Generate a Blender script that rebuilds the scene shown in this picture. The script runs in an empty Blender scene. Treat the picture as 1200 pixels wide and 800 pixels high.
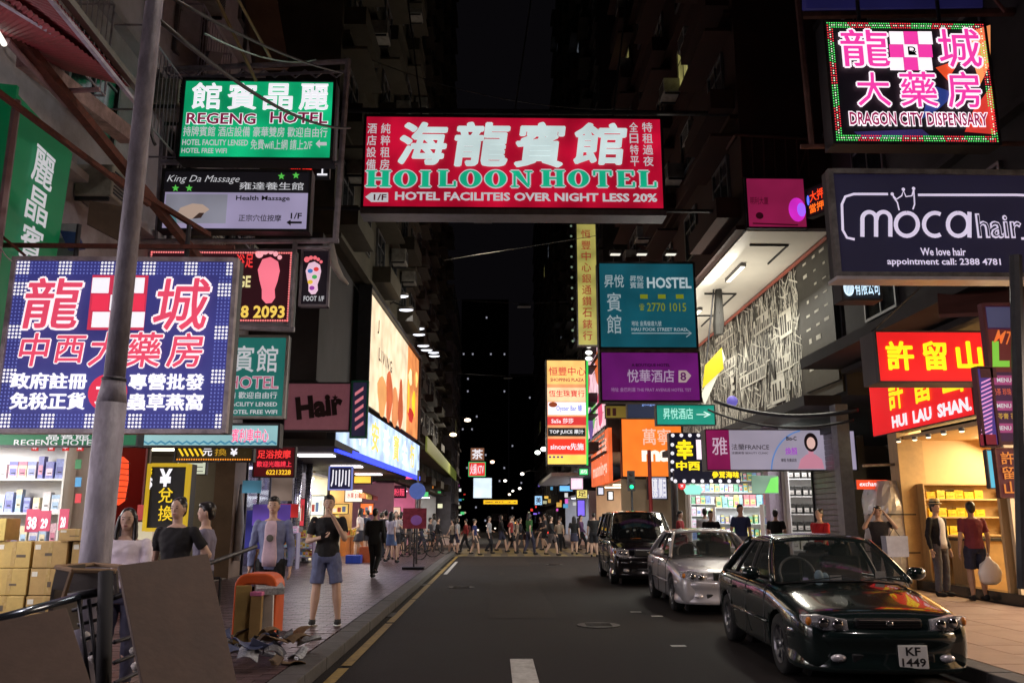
import bpy, bmesh, math, random
from mathutils import Vector, Matrix, noise
R=math.radians; PI=math.pi
SC=bpy.context.scene; COL=SC.collection
rnd=random.Random(7)
# ---------------------------------------------------------------- camera
CAM=Vector((0,0,1.5)); FPX=978.0
TH=math.atan(208/FPX); PH=math.atan(20*math.cos(TH)/FPX)
cam=bpy.data.objects.new('camera',bpy.data.cameras.new('camera')); COL.objects.link(cam)
cam.data.sensor_width=36; cam.data.lens=36*FPX/1200; cam.data.clip_end=3000; cam.data.clip_start=.05
cam.location=CAM; cam.rotation_euler=(PI/2+TH,0,-PH); SC.camera=cam
cam.data.dof.use_dof=True; cam.data.dof.focus_distance=15; cam.data.dof.aperture_fstop=5.6
RM=cam.rotation_euler.to_matrix()
def ray(px,py): return RM@Vector(((px-600)/FPX,(400-py)/FPX,-1))
def P(px,py,d): r=ray(px,py); return CAM+r*(d/r.y)
def PX(px,py,x): r=ray(px,py); return CAM+r*(x/r.x)
def PG(px,py,z=0): r=ray(px,py); return CAM+r*((z-CAM.z)/r.z)
# ---------------------------------------------------------------- world: city night sky
W=bpy.data.worlds.new('World'); SC.world=W; W.use_nodes=True
W.node_tree.nodes['Background'].inputs[0].default_value=(.30,.26,.34,1)
W.node_tree.nodes['Background'].inputs[1].default_value=.008
SC.view_settings.view_transform='Standard'; SC.view_settings.look='None'; SC.view_settings.gamma=1
SC.view_settings.exposure=0.0
SC.cycles.max_bounces=5; SC.cycles.diffuse_bounces=3; SC.cycles.glossy_bounces=3; SC.cycles.transparent_max_bounces=12
SC.cycles.sample_clamp_indirect=2.0; SC.cycles.use_denoising=True
SC.cycles.blur_glossy=1.0; SC.cycles.caustics_reflective=False; SC.cycles.caustics_refractive=False
# ---------------------------------------------------------------- helpers
XF={}
def tag(o,label=None,cat=None,group=None,kind=None):
    for k,v in (('label',label),('category',cat),('group',group),('kind',kind)):
        if v: o[k]=v
    return o
def empty(name,label,cat,loc=(0,0,0),rz=0,group=None,kind=None,parent=None):
    o=bpy.data.objects.new(name,None); COL.objects.link(o); o.location=loc; o.rotation_euler=(0,0,rz)
    o.empty_display_size=.1
    m=Matrix.Translation(Vector(loc))@Matrix.Rotation(rz,4,'Z')
    if parent: o.parent=parent; m=XF[parent.name]@m
    XF[o.name]=m
    return tag(o,label,cat,group,kind)
def link(name,me,mat,parent=None):
    o=bpy.data.objects.new(name,me); COL.objects.link(o)
    if mat and not me.materials: me.materials.append(mat)
    if parent: o.parent=parent; XF[o.name]=XF[parent.name].copy()
    else: XF[o.name]=Matrix()
    return o
def copy_tree(o,parent=None,loc=None,rz=None,label=None):
    c=o.copy(); COL.objects.link(c)
    if parent: c.parent=parent
    if loc is not None: c.location=loc
    if rz is not None: c.rotation_euler=(0,0,rz)
    if label: c['label']=label
    for ch in list(o.children): copy_tree(ch,c)
    return c
class MB:
    def __init__(s): s.v=[]; s.f=[]; s.smooth=False
    def add(s,vs,fs):
        n=len(s.v); s.v+= [tuple(v) for v in vs]; s.f+=[tuple(i+n for i in f) for f in fs]; return s
    def box(s,c,d,M=None,rz=0,rx=0,ry=0,taper=1):
        hx,hy,hz=d[0]/2,d[1]/2,d[2]/2
        T=Matrix.Translation(Vector(c))@Matrix.Rotation(rz,4,'Z')@Matrix.Rotation(ry,4,'Y')@Matrix.Rotation(rx,4,'X')
        if M: T=M@T
        vs=[T@Vector((x*hx*(taper if z>0 else 1),y*hy*(taper if z>0 else 1),z*hz)) for z in (-1,1) for y in (-1,1) for x in (-1,1)]
        return s.add(vs,[(0,2,3,1),(4,5,7,6),(0,1,5,4),(2,6,7,3),(0,4,6,2),(1,3,7,5)])
    def bb(s,x0,x1,y0,y1,z0,z1): return s.box(((x0+x1)/2,(y0+y1)/2,(z0+z1)/2),(abs(x1-x0),abs(y1-y0),abs(z1-z0)))
    def tube(s,pts,r,n=8,caps=True):
        pts=[Vector(p) for p in pts]; rs=r if isinstance(r,(list,tuple)) else [r]*len(pts)
        rings=[]
        t=(pts[1]-pts[0]).normalized(); u=t.orthogonal().normalized()
        for i,p in enumerate(pts):
            a=pts[max(0,i-1)]; b=pts[min(len(pts)-1,i+1)]; t=(b-a).normalized()
            u=(u-t*u.dot(t)).normalized(); w=t.cross(u)
            rings.append([p+(u*math.cos(2*PI*k/n)+w*math.sin(2*PI*k/n))*rs[i] for k in range(n)])
        return s.loft(rings,caps)
    def loft(s,rings,caps=True,closed=True):
        n=len(rings[0]); vs=[v for r in rings for v in r]; fs=[]
        for i in range(len(rings)-1):
            for k in range(n if closed else n-1):
                a=i*n+k; b=i*n+(k+1)%n; fs.append((a,b,b+n,a+n))
        if caps: fs.append(tuple(range(n-1,-1,-1))); fs.append(tuple((len(rings)-1)*n+k for k in range(n)))
        return s.add(vs,fs)
    def sph(s,c,r,n=10,m=7,M=None):
        r=r if isinstance(r,(tuple,list)) else (r,r,r); c=Vector(c)
        vs=[];fs=[]
        for i in range(1,m):
            a=PI*i/m
            for k in range(n):
                b=2*PI*k/n; q=Vector((r[0]*math.sin(a)*math.cos(b),r[1]*math.sin(a)*math.sin(b),r[2]*math.cos(a)))
                if M: q=M@q
                vs.append(c+q)
        top=Vector((0,0,r[2])); bot=-top
        if M: top=M@top; bot=M@bot
        vs+= [c+top,c+bot]; T=len(vs)-2; B=T+1
        for i in range(m-2):
            for k in range(n):
                a=i*n+k; b=i*n+(k+1)%n; fs.append((a,a+n,b+n,b))
        for k in range(n):
            fs.append((T,k,(k+1)%n)); fs.append((B,(m-2)*n+(k+1)%n,(m-2)*n+k))
        return s.add(vs,fs)
    def prism(s,pts,y0,y1,M=None):
        """pts in local xz plane, extruded along y"""
        n=len(pts); a=[Vector((x,y0,z)) for x,z in pts]; b=[Vector((x,y1,z)) for x,z in pts]
        vs=a+b
        if M: vs=[M@v for v in vs]
        return s.add(vs,[tuple(range(n)),tuple(range(2*n-1,n-1,-1))]+[(k,n+k,n+(k+1)%n,(k+1)%n) for k in range(n)])
    def mesh(s,name,smooth=False,fix=True):
        me=bpy.data.meshes.new(name); me.from_pydata(s.v,[],s.f)
        if fix:
            bm=bmesh.new(); bm.from_mesh(me); bmesh.ops.recalc_face_normals(bm,faces=bm.faces); bm.to_mesh(me); bm.free()
        if smooth: me.polygons.foreach_set('use_smooth',[True]*len(me.polygons))
        me.update(); return me
    def build(s,name,mat,parent=None,smooth=False,bevel=0,world=False,fix=True,seg=2,kind=None):
        if world and parent:
            I=XF[parent.name].inverted(); s.v=[tuple(I@Vector(v)) for v in s.v]
        o=link(name,s.mesh(name,smooth,fix),mat,parent)
        if bevel:
            b=o.modifiers.new('edge','BEVEL'); b.width=bevel; b.segments=seg; b.limit_method='ANGLE'; b.angle_limit=R(35)
        if kind: o['kind']=kind
        return o
# ---------------------------------------------------------------- materials
MC={}
def mat(name,col,rough=.6,metal=0,var=.15,scale=6,bump=0.,bscale=40,em=None,es=0,coat=0,alpha=1,spec=.5,dirt=0,sample=True,evar=0,escale=2,stretch=None,trans=0):
    if name in MC: return MC[name]
    m=bpy.data.materials.new(name); m.use_nodes=True; N=m.node_tree.nodes; L=m.node_tree.links; b=N['Principled BSDF']
    b.inputs['Roughness'].default_value=rough; b.inputs['Metallic'].default_value=metal
    b.inputs['Coat Weight'].default_value=coat; b.inputs['Alpha'].default_value=alpha
    b.inputs['Specular IOR Level'].default_value=spec; b.inputs['Transmission Weight'].default_value=trans
    b.inputs['Base Color'].default_value=(*col,1)
    tc=N.new('ShaderNodeTexCoord'); mp=N.new('ShaderNodeMapping'); L.new(tc.outputs['Object'],mp.inputs[0])
    if stretch: mp.inputs['Scale'].default_value=stretch
    if var or dirt:
        no=N.new('ShaderNodeTexNoise'); no.inputs['Scale'].default_value=scale; no.inputs['Detail'].default_value=6; no.inputs['Roughness'].default_value=.65
        L.new(mp.outputs[0],no.inputs[0])
        cr=N.new('ShaderNodeValToRGB'); e=cr.color_ramp.elements
        e[0].position=.32; e[1].position=.72
        lo=[c*(1-var) for c in col]; hi=[min(1,c*(1+var)) for c in col]
        e[0].color=(*lo,1); e[1].color=(*hi,1)
        L.new(no.outputs[0],cr.inputs[0])
        out=cr.outputs[0]
        if dirt:
            n2=N.new('ShaderNodeTexNoise'); n2.inputs['Scale'].default_value=scale*.35; n2.inputs['Detail'].default_value=8; n2.inputs['Roughness'].default_value=.7
            L.new(mp.outputs[0],n2.inputs[0]); c2=N.new('ShaderNodeValToRGB'); c2.color_ramp.elements[0].position=.48; c2.color_ramp.elements[1].position=.66
            L.new(n2.outputs[0],c2.inputs[0]); mx=N.new('ShaderNodeMix'); mx.data_type='RGBA'
            mu=N.new('ShaderNodeMath'); mu.operation='MULTIPLY'; mu.inputs[1].default_value=dirt; L.new(c2.outputs[0],mu.inputs[0])
            L.new(mu.outputs[0],mx.inputs[0]); L.new(out,mx.inputs[6]); mx.inputs[7].default_value=(col[0]*.3+.01,col[1]*.27+.008,col[2]*.25+.006,1); out=mx.outputs[2]
        L.new(out,b.inputs['Base Color'])
        mr=N.new('ShaderNodeMapRange'); mr.inputs[3].default_value=max(0,rough-.1); mr.inputs[4].default_value=min(1,rough+.12)
        L.new(no.outputs[0],mr.inputs[0]); L.new(mr.outputs[0],b.inputs['Roughness'])
    if bump:
        n3=N.new('ShaderNodeTexNoise'); n3.inputs['Scale'].default_value=bscale; n3.inputs['Detail'].default_value=5
        L.new(mp.outputs[0],n3.inputs[0]); bp=N.new('ShaderNodeBump'); bp.inputs['Strength'].default_value=bump; bp.inputs['Distance'].default_value=.02
        L.new(n3.outputs[0],bp.inputs['Height']); L.new(bp.outputs[0],b.inputs['Normal'])
    if em:
        b.inputs['Emission Color'].default_value=(*em,1); b.inputs['Emission Strength'].default_value=es
        if evar:
            n4=N.new('ShaderNodeTexNoise'); n4.inputs['Scale'].default_value=escale; n4.inputs['Detail'].default_value=1.5
            L.new(tc.outputs['Object'],n4.inputs[0]); m4=N.new('ShaderNodeMapRange'); m4.inputs[1].default_value=.3; m4.inputs[2].default_value=.7
            m4.inputs[3].default_value=es*(1-evar); m4.inputs[4].default_value=es*(1+evar); L.new(n4.outputs[0],m4.inputs[0]); L.new(m4.outputs[0],b.inputs['Emission Strength'])
        m.cycles.emission_sampling='FRONT' if sample else 'NONE'
    MC[name]=m; return m
def srgb(r,g,b):
    f=lambda c:(c/12.92 if c<=.04045 else ((c+.055)/1.055)**2.4)
    return (f(r/255),f(g/255),f(b/255))
def lit(r,g,b,s=1.0,evar=.12,sample=False,escale=1.3):  # also puts glow into things that have no lamp behind them
    """a self-glowing face: backlit signs, also paper and cloth with no lamp; r,g,b as they show when lit"""
    k=('lit',r,g,b,s,evar,sample)
    c=srgb(r,g,b)
    return mat('lit_%d_%d_%d_%s_%s_%s'%(r,g,b,s,evar,sample),tuple(min(.8,x*.5+.02) for x in c),rough=.6,spec=.25,var=0,em=c,es=s,evar=evar,escale=escale,sample=sample)
steel=mat('weathered_steel',(.17,.165,.17),rough=.5,metal=.6,var=.35,scale=9,dirt=.6,bump=.15)
dark_steel=mat('dark_painted_steel',(.035,.035,.042),rough=.5,metal=.3,var=.3,scale=7)
rust=mat('rusty_red_iron',(.13,.035,.022),rough=.75,var=.45,scale=12,dirt=.5,bump=.3)
black=mat('black_paint',(.012,.012,.014),rough=.5,var=.2)
chrome=mat('chrome',(.7,.7,.72),rough=.12,metal=1,var=0)
rubber=mat('black_rubber',(.012,.012,.013),rough=.85,var=.25,scale=20)
white_paint=mat('white_paint',(.62,.6,.58),rough=.5,var=.1,dirt=.3)
# ---------------------------------------------------------------- lettering
GC={}; LAY={}
def glyph(body,bold=0,res=2,ls=1.0,sp=1.0):
    k=(body,round(bold,4),res,ls,sp)
    if k in GC: return GC[k]
    cjk=any(ord(c)>0x2000 for c in body)
    if cjk and bold>0:
        vs,fs,_=glyph(body,0,res,ls,sp); V=[];F=[]; n=8 if bold>.03 else 6
        for i in range(n):
            a=2*PI*(i+.5)/n; m=len(V); V+=[(x+bold*.58*math.cos(a),y+bold*.58*math.sin(a)) for x,y in vs]; F+=[tuple(j+m for j in f) for f in fs]
        xs=[v[0] for v in V]; ys=[v[1] for v in V]
        GC[k]=(V,F,(min(xs),max(xs),min(ys),max(ys))); LAY[k]=len(vs); LAY[id(GC[k])]=len(vs); return GC[k]
    c=bpy.data.curves.new('t','FONT'); c.body=body; c.offset=bold; c.resolution_u=res; c.space_line=ls; c.space_character=sp; c.align_x='LEFT'
    o=bpy.data.objects.new('t',c); m=o.to_mesh()
    vs=[(v.co.x,v.co.y) for v in m.vertices]; fs=[tuple(p.vertices) for p in m.polygons]
    o.to_mesh_clear(); bpy.data.objects.remove(o); bpy.data.curves.remove(c)
    xs=[v[0] for v in vs]; ys=[v[1] for v in vs]
    GC[k]=(vs,fs,(min(xs),max(xs),min(ys),max(ys))); return GC[k]
SLAB={'H':[(0,1,.0,.1),(0,1,.9,1)],'I':[(0,1,0,.1),(0,1,.9,1)]}
def slab(word,wd=.8,gap=.16,st=.27,t=.09):
    """heavy roman capitals with slab serifs, as quads in a unit-high line"""
    vs=[];fs=[];x=0
    def q(a,b,c,d):
        n=len(vs); vs.extend([a,b,c,d]); fs.append((n,n+1,n+2,n+3))
    def rc(x0,x1,y0,y1): q((x0,y0),(x1,y0),(x1,y1),(x0,y1))
    for ch in word:
        w=wd
        if ch==' ': x+=.45; continue
        def stem(cx,y0=t,y1=1-t,f0=True,f1=True):
            rc(x+cx-st/2,x+cx+st/2,y0,y1)
            e=.09
            if f0: rc(x+cx-st/2-e,x+cx+st/2+e,0,t)
            if f1: rc(x+cx-st/2-e,x+cx+st/2+e,1-t,1)
        if ch=='H':
            w=.98; stem(.2); stem(w-.2); rc(x+.2+st/2,x+w-.2-st/2,.45,.56)
        elif ch=='I': w=.42; stem(.21)
        elif ch=='L':
            w=.78; stem(.22,f0=False); rc(x+.04,x+w,0,t); rc(x+w-.1,x+w,t,.34)
        elif ch=='T':
            w=.86; stem(w/2,f1=False); rc(x+.02,x+w-.02,1-t,1); rc(x+.02,x+.12,.68,1-t); rc(x+w-.12,x+w-.02,.68,1-t)
        elif ch=='E':
            w=.82; stem(.22,f0=False,f1=False); rc(x+.04,x+w,0,t); rc(x+.04,x+w-.04,1-t,1); rc(x+w-.1,x+w,t,.32); rc(x+w-.14,x+w-.04,.7,1-t); rc(x+.22+st/2,x+.56,.46,.55)
        elif ch=='N':
            w=1.0; rc(x+.14,x+.24,t,.9); rc(x+.04,x+.36,0,t); rc(x+w-.26,x+w-.16,.1,1-t); rc(x+w-.38,x+w-.04,1-t,1)
            q((x+.02,1),(x+w-.26,0),(x+w-.16,0),(x+.38,1)); q((x+.02,1),(x+.14,.9),(x+.16,.86),(x+.02,.95))
        elif ch=='O':
            w=.92; n=20; cx=x+w/2
            for k in range(n):
                a=2*PI*k/n; b=2*PI*(k+1)/n
                q((cx+w/2*math.cos(a),.5+.52*math.sin(a)),(cx+w/2*math.cos(b),.5+.52*math.sin(b)),(cx+.17*math.cos(b),.5+.42*math.sin(b)),(cx+.17*math.cos(a),.5+.42*math.sin(a)))
        x+=w+gap
    xs=[v[0] for v in vs]; ys=[v[1] for v in vs]
    return vs,fs,(min(xs),max(xs),min(ys),max(ys))
class Sign:
    def __init__(s,name,label,cat,box,at,yaw=0,thick=.25,face=None,cab=None,rim=.04,rimmat=None,group=None,facename='face',build=True,parent=None):
        s.yaw=yaw; s.ax=Vector((math.cos(yaw),math.sin(yaw),0)); s.n=Vector((math.sin(yaw),-math.cos(yaw),0))
        s.at=Vector((at[0],at[1],0)); s.c=Vector((0,0,0))
        x0,y0,x1,y1=box; xm=(x0+x1)/2; ym=(y0+y1)/2
        s.c=s.hit(xm,ym); 
        a=s.loc(x0,ym)[0]; b=s.loc(x1,ym)[0]; t=s.loc(xm,y0)[1]; u=s.loc(xm,y1)[1]
        s.c=s.c+s.ax*((a+b)/2)+Vector((0,0,(t+u)/2)); s.w=b-a; s.h=t-u
        s.root=parent or empty(name,label,cat,s.c,yaw,group)
        if parent: 
            s.root=empty(name,None,None,(0,0,0),0,parent=parent)
        s.cab=None
        if build:
            w,h=s.w,s.h
            if thick>0: s.cab=MB().bb(-w/2,w/2,.012,thick,-h/2,h/2).build('cabinet',cab or dark_steel,s.root)
            if rim:
                f=MB(); 
                f.bb(-w/2-.006,-w/2+rim,-.03,.06,-h/2,h/2); f.bb(w/2-rim,w/2+.006,-.03,.06,-h/2,h/2)
                f.bb(-w/2+rim,w/2-rim,-.03,.06,h/2-rim,h/2+.006); f.bb(-w/2+rim,w/2-rim,-.03,.06,-h/2-.006,-h/2+rim)
                f.build('frame',rimmat or dark_steel,s.root)
            if face: s.face=MB().bb(-w/2+rim*.9,w/2-rim*.9,0,.01,-h/2+rim*.9,h/2-rim*.9).build(facename,face,s.root)
    def hit(s,px,py):
        r=ray(px,py); t=(s.at-CAM).dot(s.n)/r.dot(s.n); return CAM+r*t
    def loc(s,px,py):
        p=s.hit(px,py)-s.c; return (p.dot(s.ax),p.z)
    def lb(s,box):
        x0,y0,x1,y1=box; xm=(x0+x1)/2; ym=(y0+y1)/2
        return s.loc(x0,ym)[0],s.loc(x1,ym)[0],s.loc(xm,y1)[1],s.loc(xm,y0)[1]
    def put(s,g,b,m,dep,name,shear=0,ext=0,rot=0):
        vs,fs,(gx0,gx1,gy0,gy1)=g; x0,x1,z0,z1=b
        sx=(x1-x0)/max(1e-6,gx1-gx0); sz=(z1-z0)/max(1e-6,gy1-gy0); o=[]
        cx,cz=(x0+x1)/2,(z0+z1)/2
        for x,y in vs:
            X=x0+(x-gx0)*sx; Z=z0+(y-gy0)*sz; X+=shear*(Z-cz)
            if rot: dx,dz=X-cx,Z-cz; X=cx+dx*math.cos(rot)-dz*math.sin(rot); Z=cz+dx*math.sin(rot)+dz*math.cos(rot)
            o.append((X,-dep,Z))
        ln_=LAY.get(id(g))
        if ln_: o=[(X,Y-.0003*(i//ln_),Z) for i,(X,Y,Z) in enumerate(o)]
        mb=MB(); mb.add(o,fs)
        if ext:
            n=len(o); mb.add([(x,y+ext*.98,z) for x,y,z in o],[])
            cnt={}
            for f in fs:
                for i in range(len(f)):
                    a,c=f[i],f[(i+1)%len(f)]; cnt[(a,c)]=1
            mb.f+=[(a,a+n,c+n,c) for (a,c) in cnt if (c,a) not in cnt]
        return mb.build(name,m,s.root,fix=False)
    def text(s,body,box,m,bold=.02,dep=.016,out=None,ob=.06,shear=0,ext=0,local=False,name='lettering',res=2,rot=0,sp=1.0,serif=False):
        b=box if local else s.lb(box)
        g=slab(body) if serif else glyph(body,bold,res,sp=sp)
        if out:
            og=glyph(body,bold+ob,res,sp=sp) if not serif else None
            if serif:
                e=(b[3]-b[2])*.07; gx=g
                for dx,dz in ((e,0),(-e,0),(0,e),(0,-e)): s.put(g,(b[0]+dx,b[1]+dx,b[2]+dz,b[3]+dz),out,dep-.006-abs(dx)*.02-dz*.005,'lettering_outline')
            else:
                gx=g[2]; ox=og[2]; kx=(b[1]-b[0])/(gx[1]-gx[0]); kz=(b[3]-b[2])/(gx[3]-gx[2])
                s.put(og,(b[0]-(gx[0]-ox[0])*kx,b[1]+(ox[1]-gx[1])*kx,b[2]-(gx[2]-ox[2])*kz,b[3]+(ox[3]-gx[3])*kz),out,dep-.008,'lettering_outline',shear,0,rot)
        return s.put(g,b,m,dep,name,shear,ext,rot)
    def chars(s,body,box,m,**k):
        """spread single characters evenly over the box as one line of lettering"""
        b=s.lb(box) if not k.pop('local',False) else box
        n=len(body); w=(b[1]-b[0])/n; fill=k.pop('fill',.9)
        for i,c in enumerate(body):
            if c==' ': continue
            x=b[0]+w*(i+.5); s.text(c,(x-w*fill/2,x+w*fill/2,b[2],b[3]),m,local=True,**k)
    def column(s,body,box,m,**k):
        b=s.lb(box); n=len(body); h=(b[3]-b[2])/n; fill=k.pop('fill',.86)
        for i,c in enumerate(body):
            z=b[3]-h*(i+.5); hh=h*fill/2
            if c in '一': hh*=.2
            s.text(c,(b[0],b[1],z-hh,z+hh),m,local=True,**k)
    def rect(s,box,m,dep=.012,name='panel',local=False,t=.004):
        x0,x1,z0,z1=box if local else s.lb(box)
        return MB().bb(x0,x1,-dep,-dep+t,z0,z1).build(name,m,s.root)
    def poly(s,pts,m,dep=.014,name='emblem',local=False):
        q=pts if local else [s.loc(*p) for p in pts]
        return MB().add([(x,-dep,z) for x,z in q],[tuple(range(len(q)))]).build(name,m,s.root,fix=False)
    def disc(s,cx,cy,rx,ry,m,dep=.014,name='emblem',n=24,a0=0):
        x0,x1,z0,z1=s.lb((cx-rx,cy-ry,cx+rx,cy+ry)); X=(x0+x1)/2; Z=(z0+z1)/2
        q=[(X+(x1-x0)/2*math.cos(a0+2*PI*k/n),Z+(z1-z0)/2*math.sin(a0+2*PI*k/n)) for k in range(n)]
        return s.poly(q,m,dep,name,True)
    def star(s,cx,cy,r,m,dep=.014,name='star'):
        q=[s.loc(cx+r*(1 if k%2==0 else .42)*math.sin(PI*k/5),cy-r*(1 if k%2==0 else .42)*math.cos(PI*k/5)) for k in range(10)]
        return s.poly(q,m,dep,name,True)
    def line(s,pts,m,w=1.2,dep=.016,name='line',local=False):
        """a painted or neon line through pixel points, w pixels wide"""
        q=[Vector(s.loc(*p)) for p in pts] if not local else [Vector(p) for p in pts]
        k=(Vector(s.loc(600+w,400))-Vector(s.loc(600,400))).length if not local else w
        mb=MB(); L=[];Rr=[]
        for i,p in enumerate(q):
            a=q[max(0,i-1)]; b=q[min(len(q)-1,i+1)]; t=(b-a).normalized(); nn=Vector((-t.y,t.x))*k/2
            L.append((p.x+nn.x,-dep,p.y+nn.y)); Rr.append((p.x-nn.x,-dep,p.y-nn.y))
        n=len(q); mb.add(L+Rr,[(n+i,n+i+1,i+1,i) for i in range(n-1)])
        return mb.build(name,m,s.root,fix=False)
    def dots(s,pts,r,m,dep=.02,name='bulb_lights',n=6,local=True):
        mb=MB()
        for x,z in pts: mb.add([(x+r*math.cos(2*PI*k/n),-dep,z+r*math.sin(2*PI*k/n)) for k in range(n)],[tuple(range(n))])
        return mb.build(name,m,s.root,fix=False,kind='stuff')
# ================================================================ ground, road, pavements
asphalt=mat('asphalt',(.019,.016,.0165),spec=.16,rough=.68,var=.4,scale=1.1,bump=.7,bscale=130,dirt=.55)
asphalt_new=mat('asphalt_patch',(.023,.018,.017),spec=.16,rough=.68,var=.25,scale=3,bump=.5,bscale=150)
concrete=mat('kerb_concrete',(.085,.08,.08),rough=.7,var=.3,scale=5,bump=.3,dirt=.6)
paver_m=[mat('paver_%d'%i,c,rough=.33,var=.3,scale=5,bump=.2,dirt=.55) for i,c in enumerate([(.105,.066,.070),(.088,.056,.062),(.125,.080,.085)])]
beige_tile=mat('beige_pavement',(.34,.23,.18),rough=.5,var=.18,scale=2.2,dirt=.45,bump=.15)
yellow_line=mat('worn_yellow_paint',(.30,.20,.04),rough=.6,var=.4,scale=14,dirt=.8)
white_line=mat('worn_white_paint',(.5,.49,.47),rough=.55,var=.25,scale=14,dirt=.55)
def sheet(name,x0,x1,y0,y1,z,m,kind='structure',parent=None):
    nx=1; o=MB().add([(x0,y0,z),(x1,y0,z),(x1,y1,z),(x0,y1,z)],[(0,1,2,3)]).build(name,m,parent,fix=False)
    if kind and not parent: o['kind']=kind
    return o
KL,KR=-1.95,4.75      # kerb lines: pavement edges
FL,FR=-6.3,8.4        # shop fronts
CY0,CY1=38.5,47.0     # the street that crosses
sheet('ground',-600,600,-30,1500,-.02,mat('ground_soil',(.05,.045,.045),var=.2))
road=sheet('road',-1.95,4.75,-8,400,0,asphalt)
sheet('cross_road',-120,-1.951,CY0,CY1,0,asphalt); sheet('cross_road',4.751,120,CY0,CY1,0,asphalt)
for x0,x1,y0,y1 in ((-.1,1.0,13.5,21.0),(1.6,2.5,22,27),(-1.2,1.2,28.5,34.0)):
    o=sheet('asphalt_patch',x0,x1,y0,y1,.004,asphalt_new,parent=road)
def marking(x0,x1,y0,y1,m,name,z=.008): return sheet(name,x0,x1,y0,y1,z,m,parent=road)
y=5.5
while y<33:
    marking(-1.60,-1.49,y,y+3.6,yellow_line,'yellow_line'); y+=3.75
marking(.17,.42,7.2,9.65,white_line,'lane_dash')
for k in range(3): marking(.12,.26,15.5+k*8,17.2+k*8,asphalt_new,'lane_dash')
marking(-1.42,-1.32,24,31,white_line,'edge_line')
for px,py in ((795,757),(745,717),(770,722)): 
    p=PG(px,py); marking(p.x-.09,p.x+.09,p.y-.06,p.y+.06,white_line,'parking_mark')
zebra_y=mat('trodden_yellow_paint',(.22,.165,.055),rough=.55,var=.4,scale=3,dirt=.8)
sheet('crossing_surface',-1.9,4.7,35.2,46,.004,mat('lighter_crossing_asphalt',(.07,.055,.038),rough=.6,var=.35,scale=2,dirt=.4),parent=road)  # lighter, yellower sheet over the whole crossing
for k in range(9):       # yellow zebra bars
    marking(-1.55+k*.7,-1.15+k*.7,35.6,37.6,zebra_y,'zebra_bar')
    marking(-1.55+k*.7,-1.05+k*.7,38.6,44.6,zebra_y,'zebra_bar')
marking(-1.8,4.6,43.2,43.5,white_line,'stop_line')
box=mat('yellow_box_paint',(.38,.29,.09),rough=.6,var=.35,scale=6,dirt=.7)
def pavement(name,x0,x1,y0,y1,m,kx,side):
    p=MB().bb(x0,x1,y0,y1,-.02,.118).build(name,m); p['kind']='structure'
    k=empty('kerb',None,None,(kx,y0,0),kind='structure')
    b=MB().bb(-.125,.125,.004,.992,0,.135); me=None
    n=min(60,int(y1-y0))
    for i in range(n):
        if me is None: s=b.build('kerb_stone',concrete,k,bevel=.012); me=s
        else: s=me.copy(); COL.objects.link(s)
        s.location=((-.125 if side>0 else .125)+rnd.uniform(-.004,.004),i,rnd.uniform(-.004,.003))
    return p
grout=mat('dark_grout',(.03,.022,.024),rough=.8,var=.3)
pl=pavement('pavement',FL-.3,KL-.0,-6,CY0,grout,KL+.25,1)
pr=pavement('pavement',KR,FR+.3,-6,CY0,mat('dark_joint',(.12,.09,.07),rough=.8),KR-.25,-1)
pavement('pavement',-60,KL,CY1,140,beige_tile,KL+.25,1); pavement('pavement',KR,60,CY1,140,beige_tile,KR-.25,-1)
# the herringbone-coloured pavers of the near-side pavement; the closest three hundred singly
pvm=MB().bb(-.122,.122,-.059,.059,0,.02).mesh('paver'); pvm.materials.append(paver_m[0])
pvs=[pvm]+[pvm.copy() for _ in (1,2)]
for i in (1,2): pvs[i].materials[0]=paver_m[i]
far=[MB(),MB(),MB()]; cells=[]
for j in range(int((CY0-6)/.125)):
    for i in range(18):
        x=KL-.13-i*.25-(.125 if j%2 else 0); y=6+.0625+j*.125
        if x>FL: cells.append((x,y))
near=sorted(cells,key=lambda c:(c[1]-7.2)+max(0,-3.9-c[0])*6 if c[1]>7.2 else 99)[:300]; ns=set(near)
for (x,y) in cells:
    k=rnd.choice((0,0,1,2)); z=.118+rnd.uniform(-.0025,.0025)
    if (x,y) in ns:
        o=bpy.data.objects.new('paver',pvs[k]); COL.objects.link(o); o.location=(x,y,z); o.rotation_euler=(rnd.uniform(-.01,.01),rnd.uniform(-.006,.006),0); o.parent=pl
    else: 
        z+=.018; dz=rnd.uniform(-.0012,.0012)
        far[k].add([(x-.121,y-.058,z-dz),(x+.121,y-.058,z+dz),(x+.121,y+.058,z+dz),(x-.121,y+.058,z-dz)],[(0,1,2,3)])
for j in range(1,int((CY0-6)/.125),2):
    y=6+.0625+j*.125; far[1].add([(KL-.124,y-.058,.1365),(KL-.006,y-.058,.1365),(KL-.006,y+.058,.1365),(KL-.124,y+.058,.1365)],[(0,1,2,3)])
for k in range(3): far[k].build('paver',paver_m[k],pl,fix=False,kind='stuff')
# big beige slabs on the other side, 0.6 m square
sl=MB().bb(-.296,.296,-.296,.296,0,.02).mesh('paving_slab'); sl.materials.append(beige_tile)
for j in range(54):
    for i in range(6):
        x=KR+.3+i*.6; y=6+.3+j*.6
        if x<FR+.2:
            o=bpy.data.objects.new('paving_slab',sl); COL.objects.link(o); o.location=(x,y,.118+rnd.uniform(-.002,.002)); o.rotation_euler=(0,0,rnd.choice((0,PI/2,PI))); o.parent=pr
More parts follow.
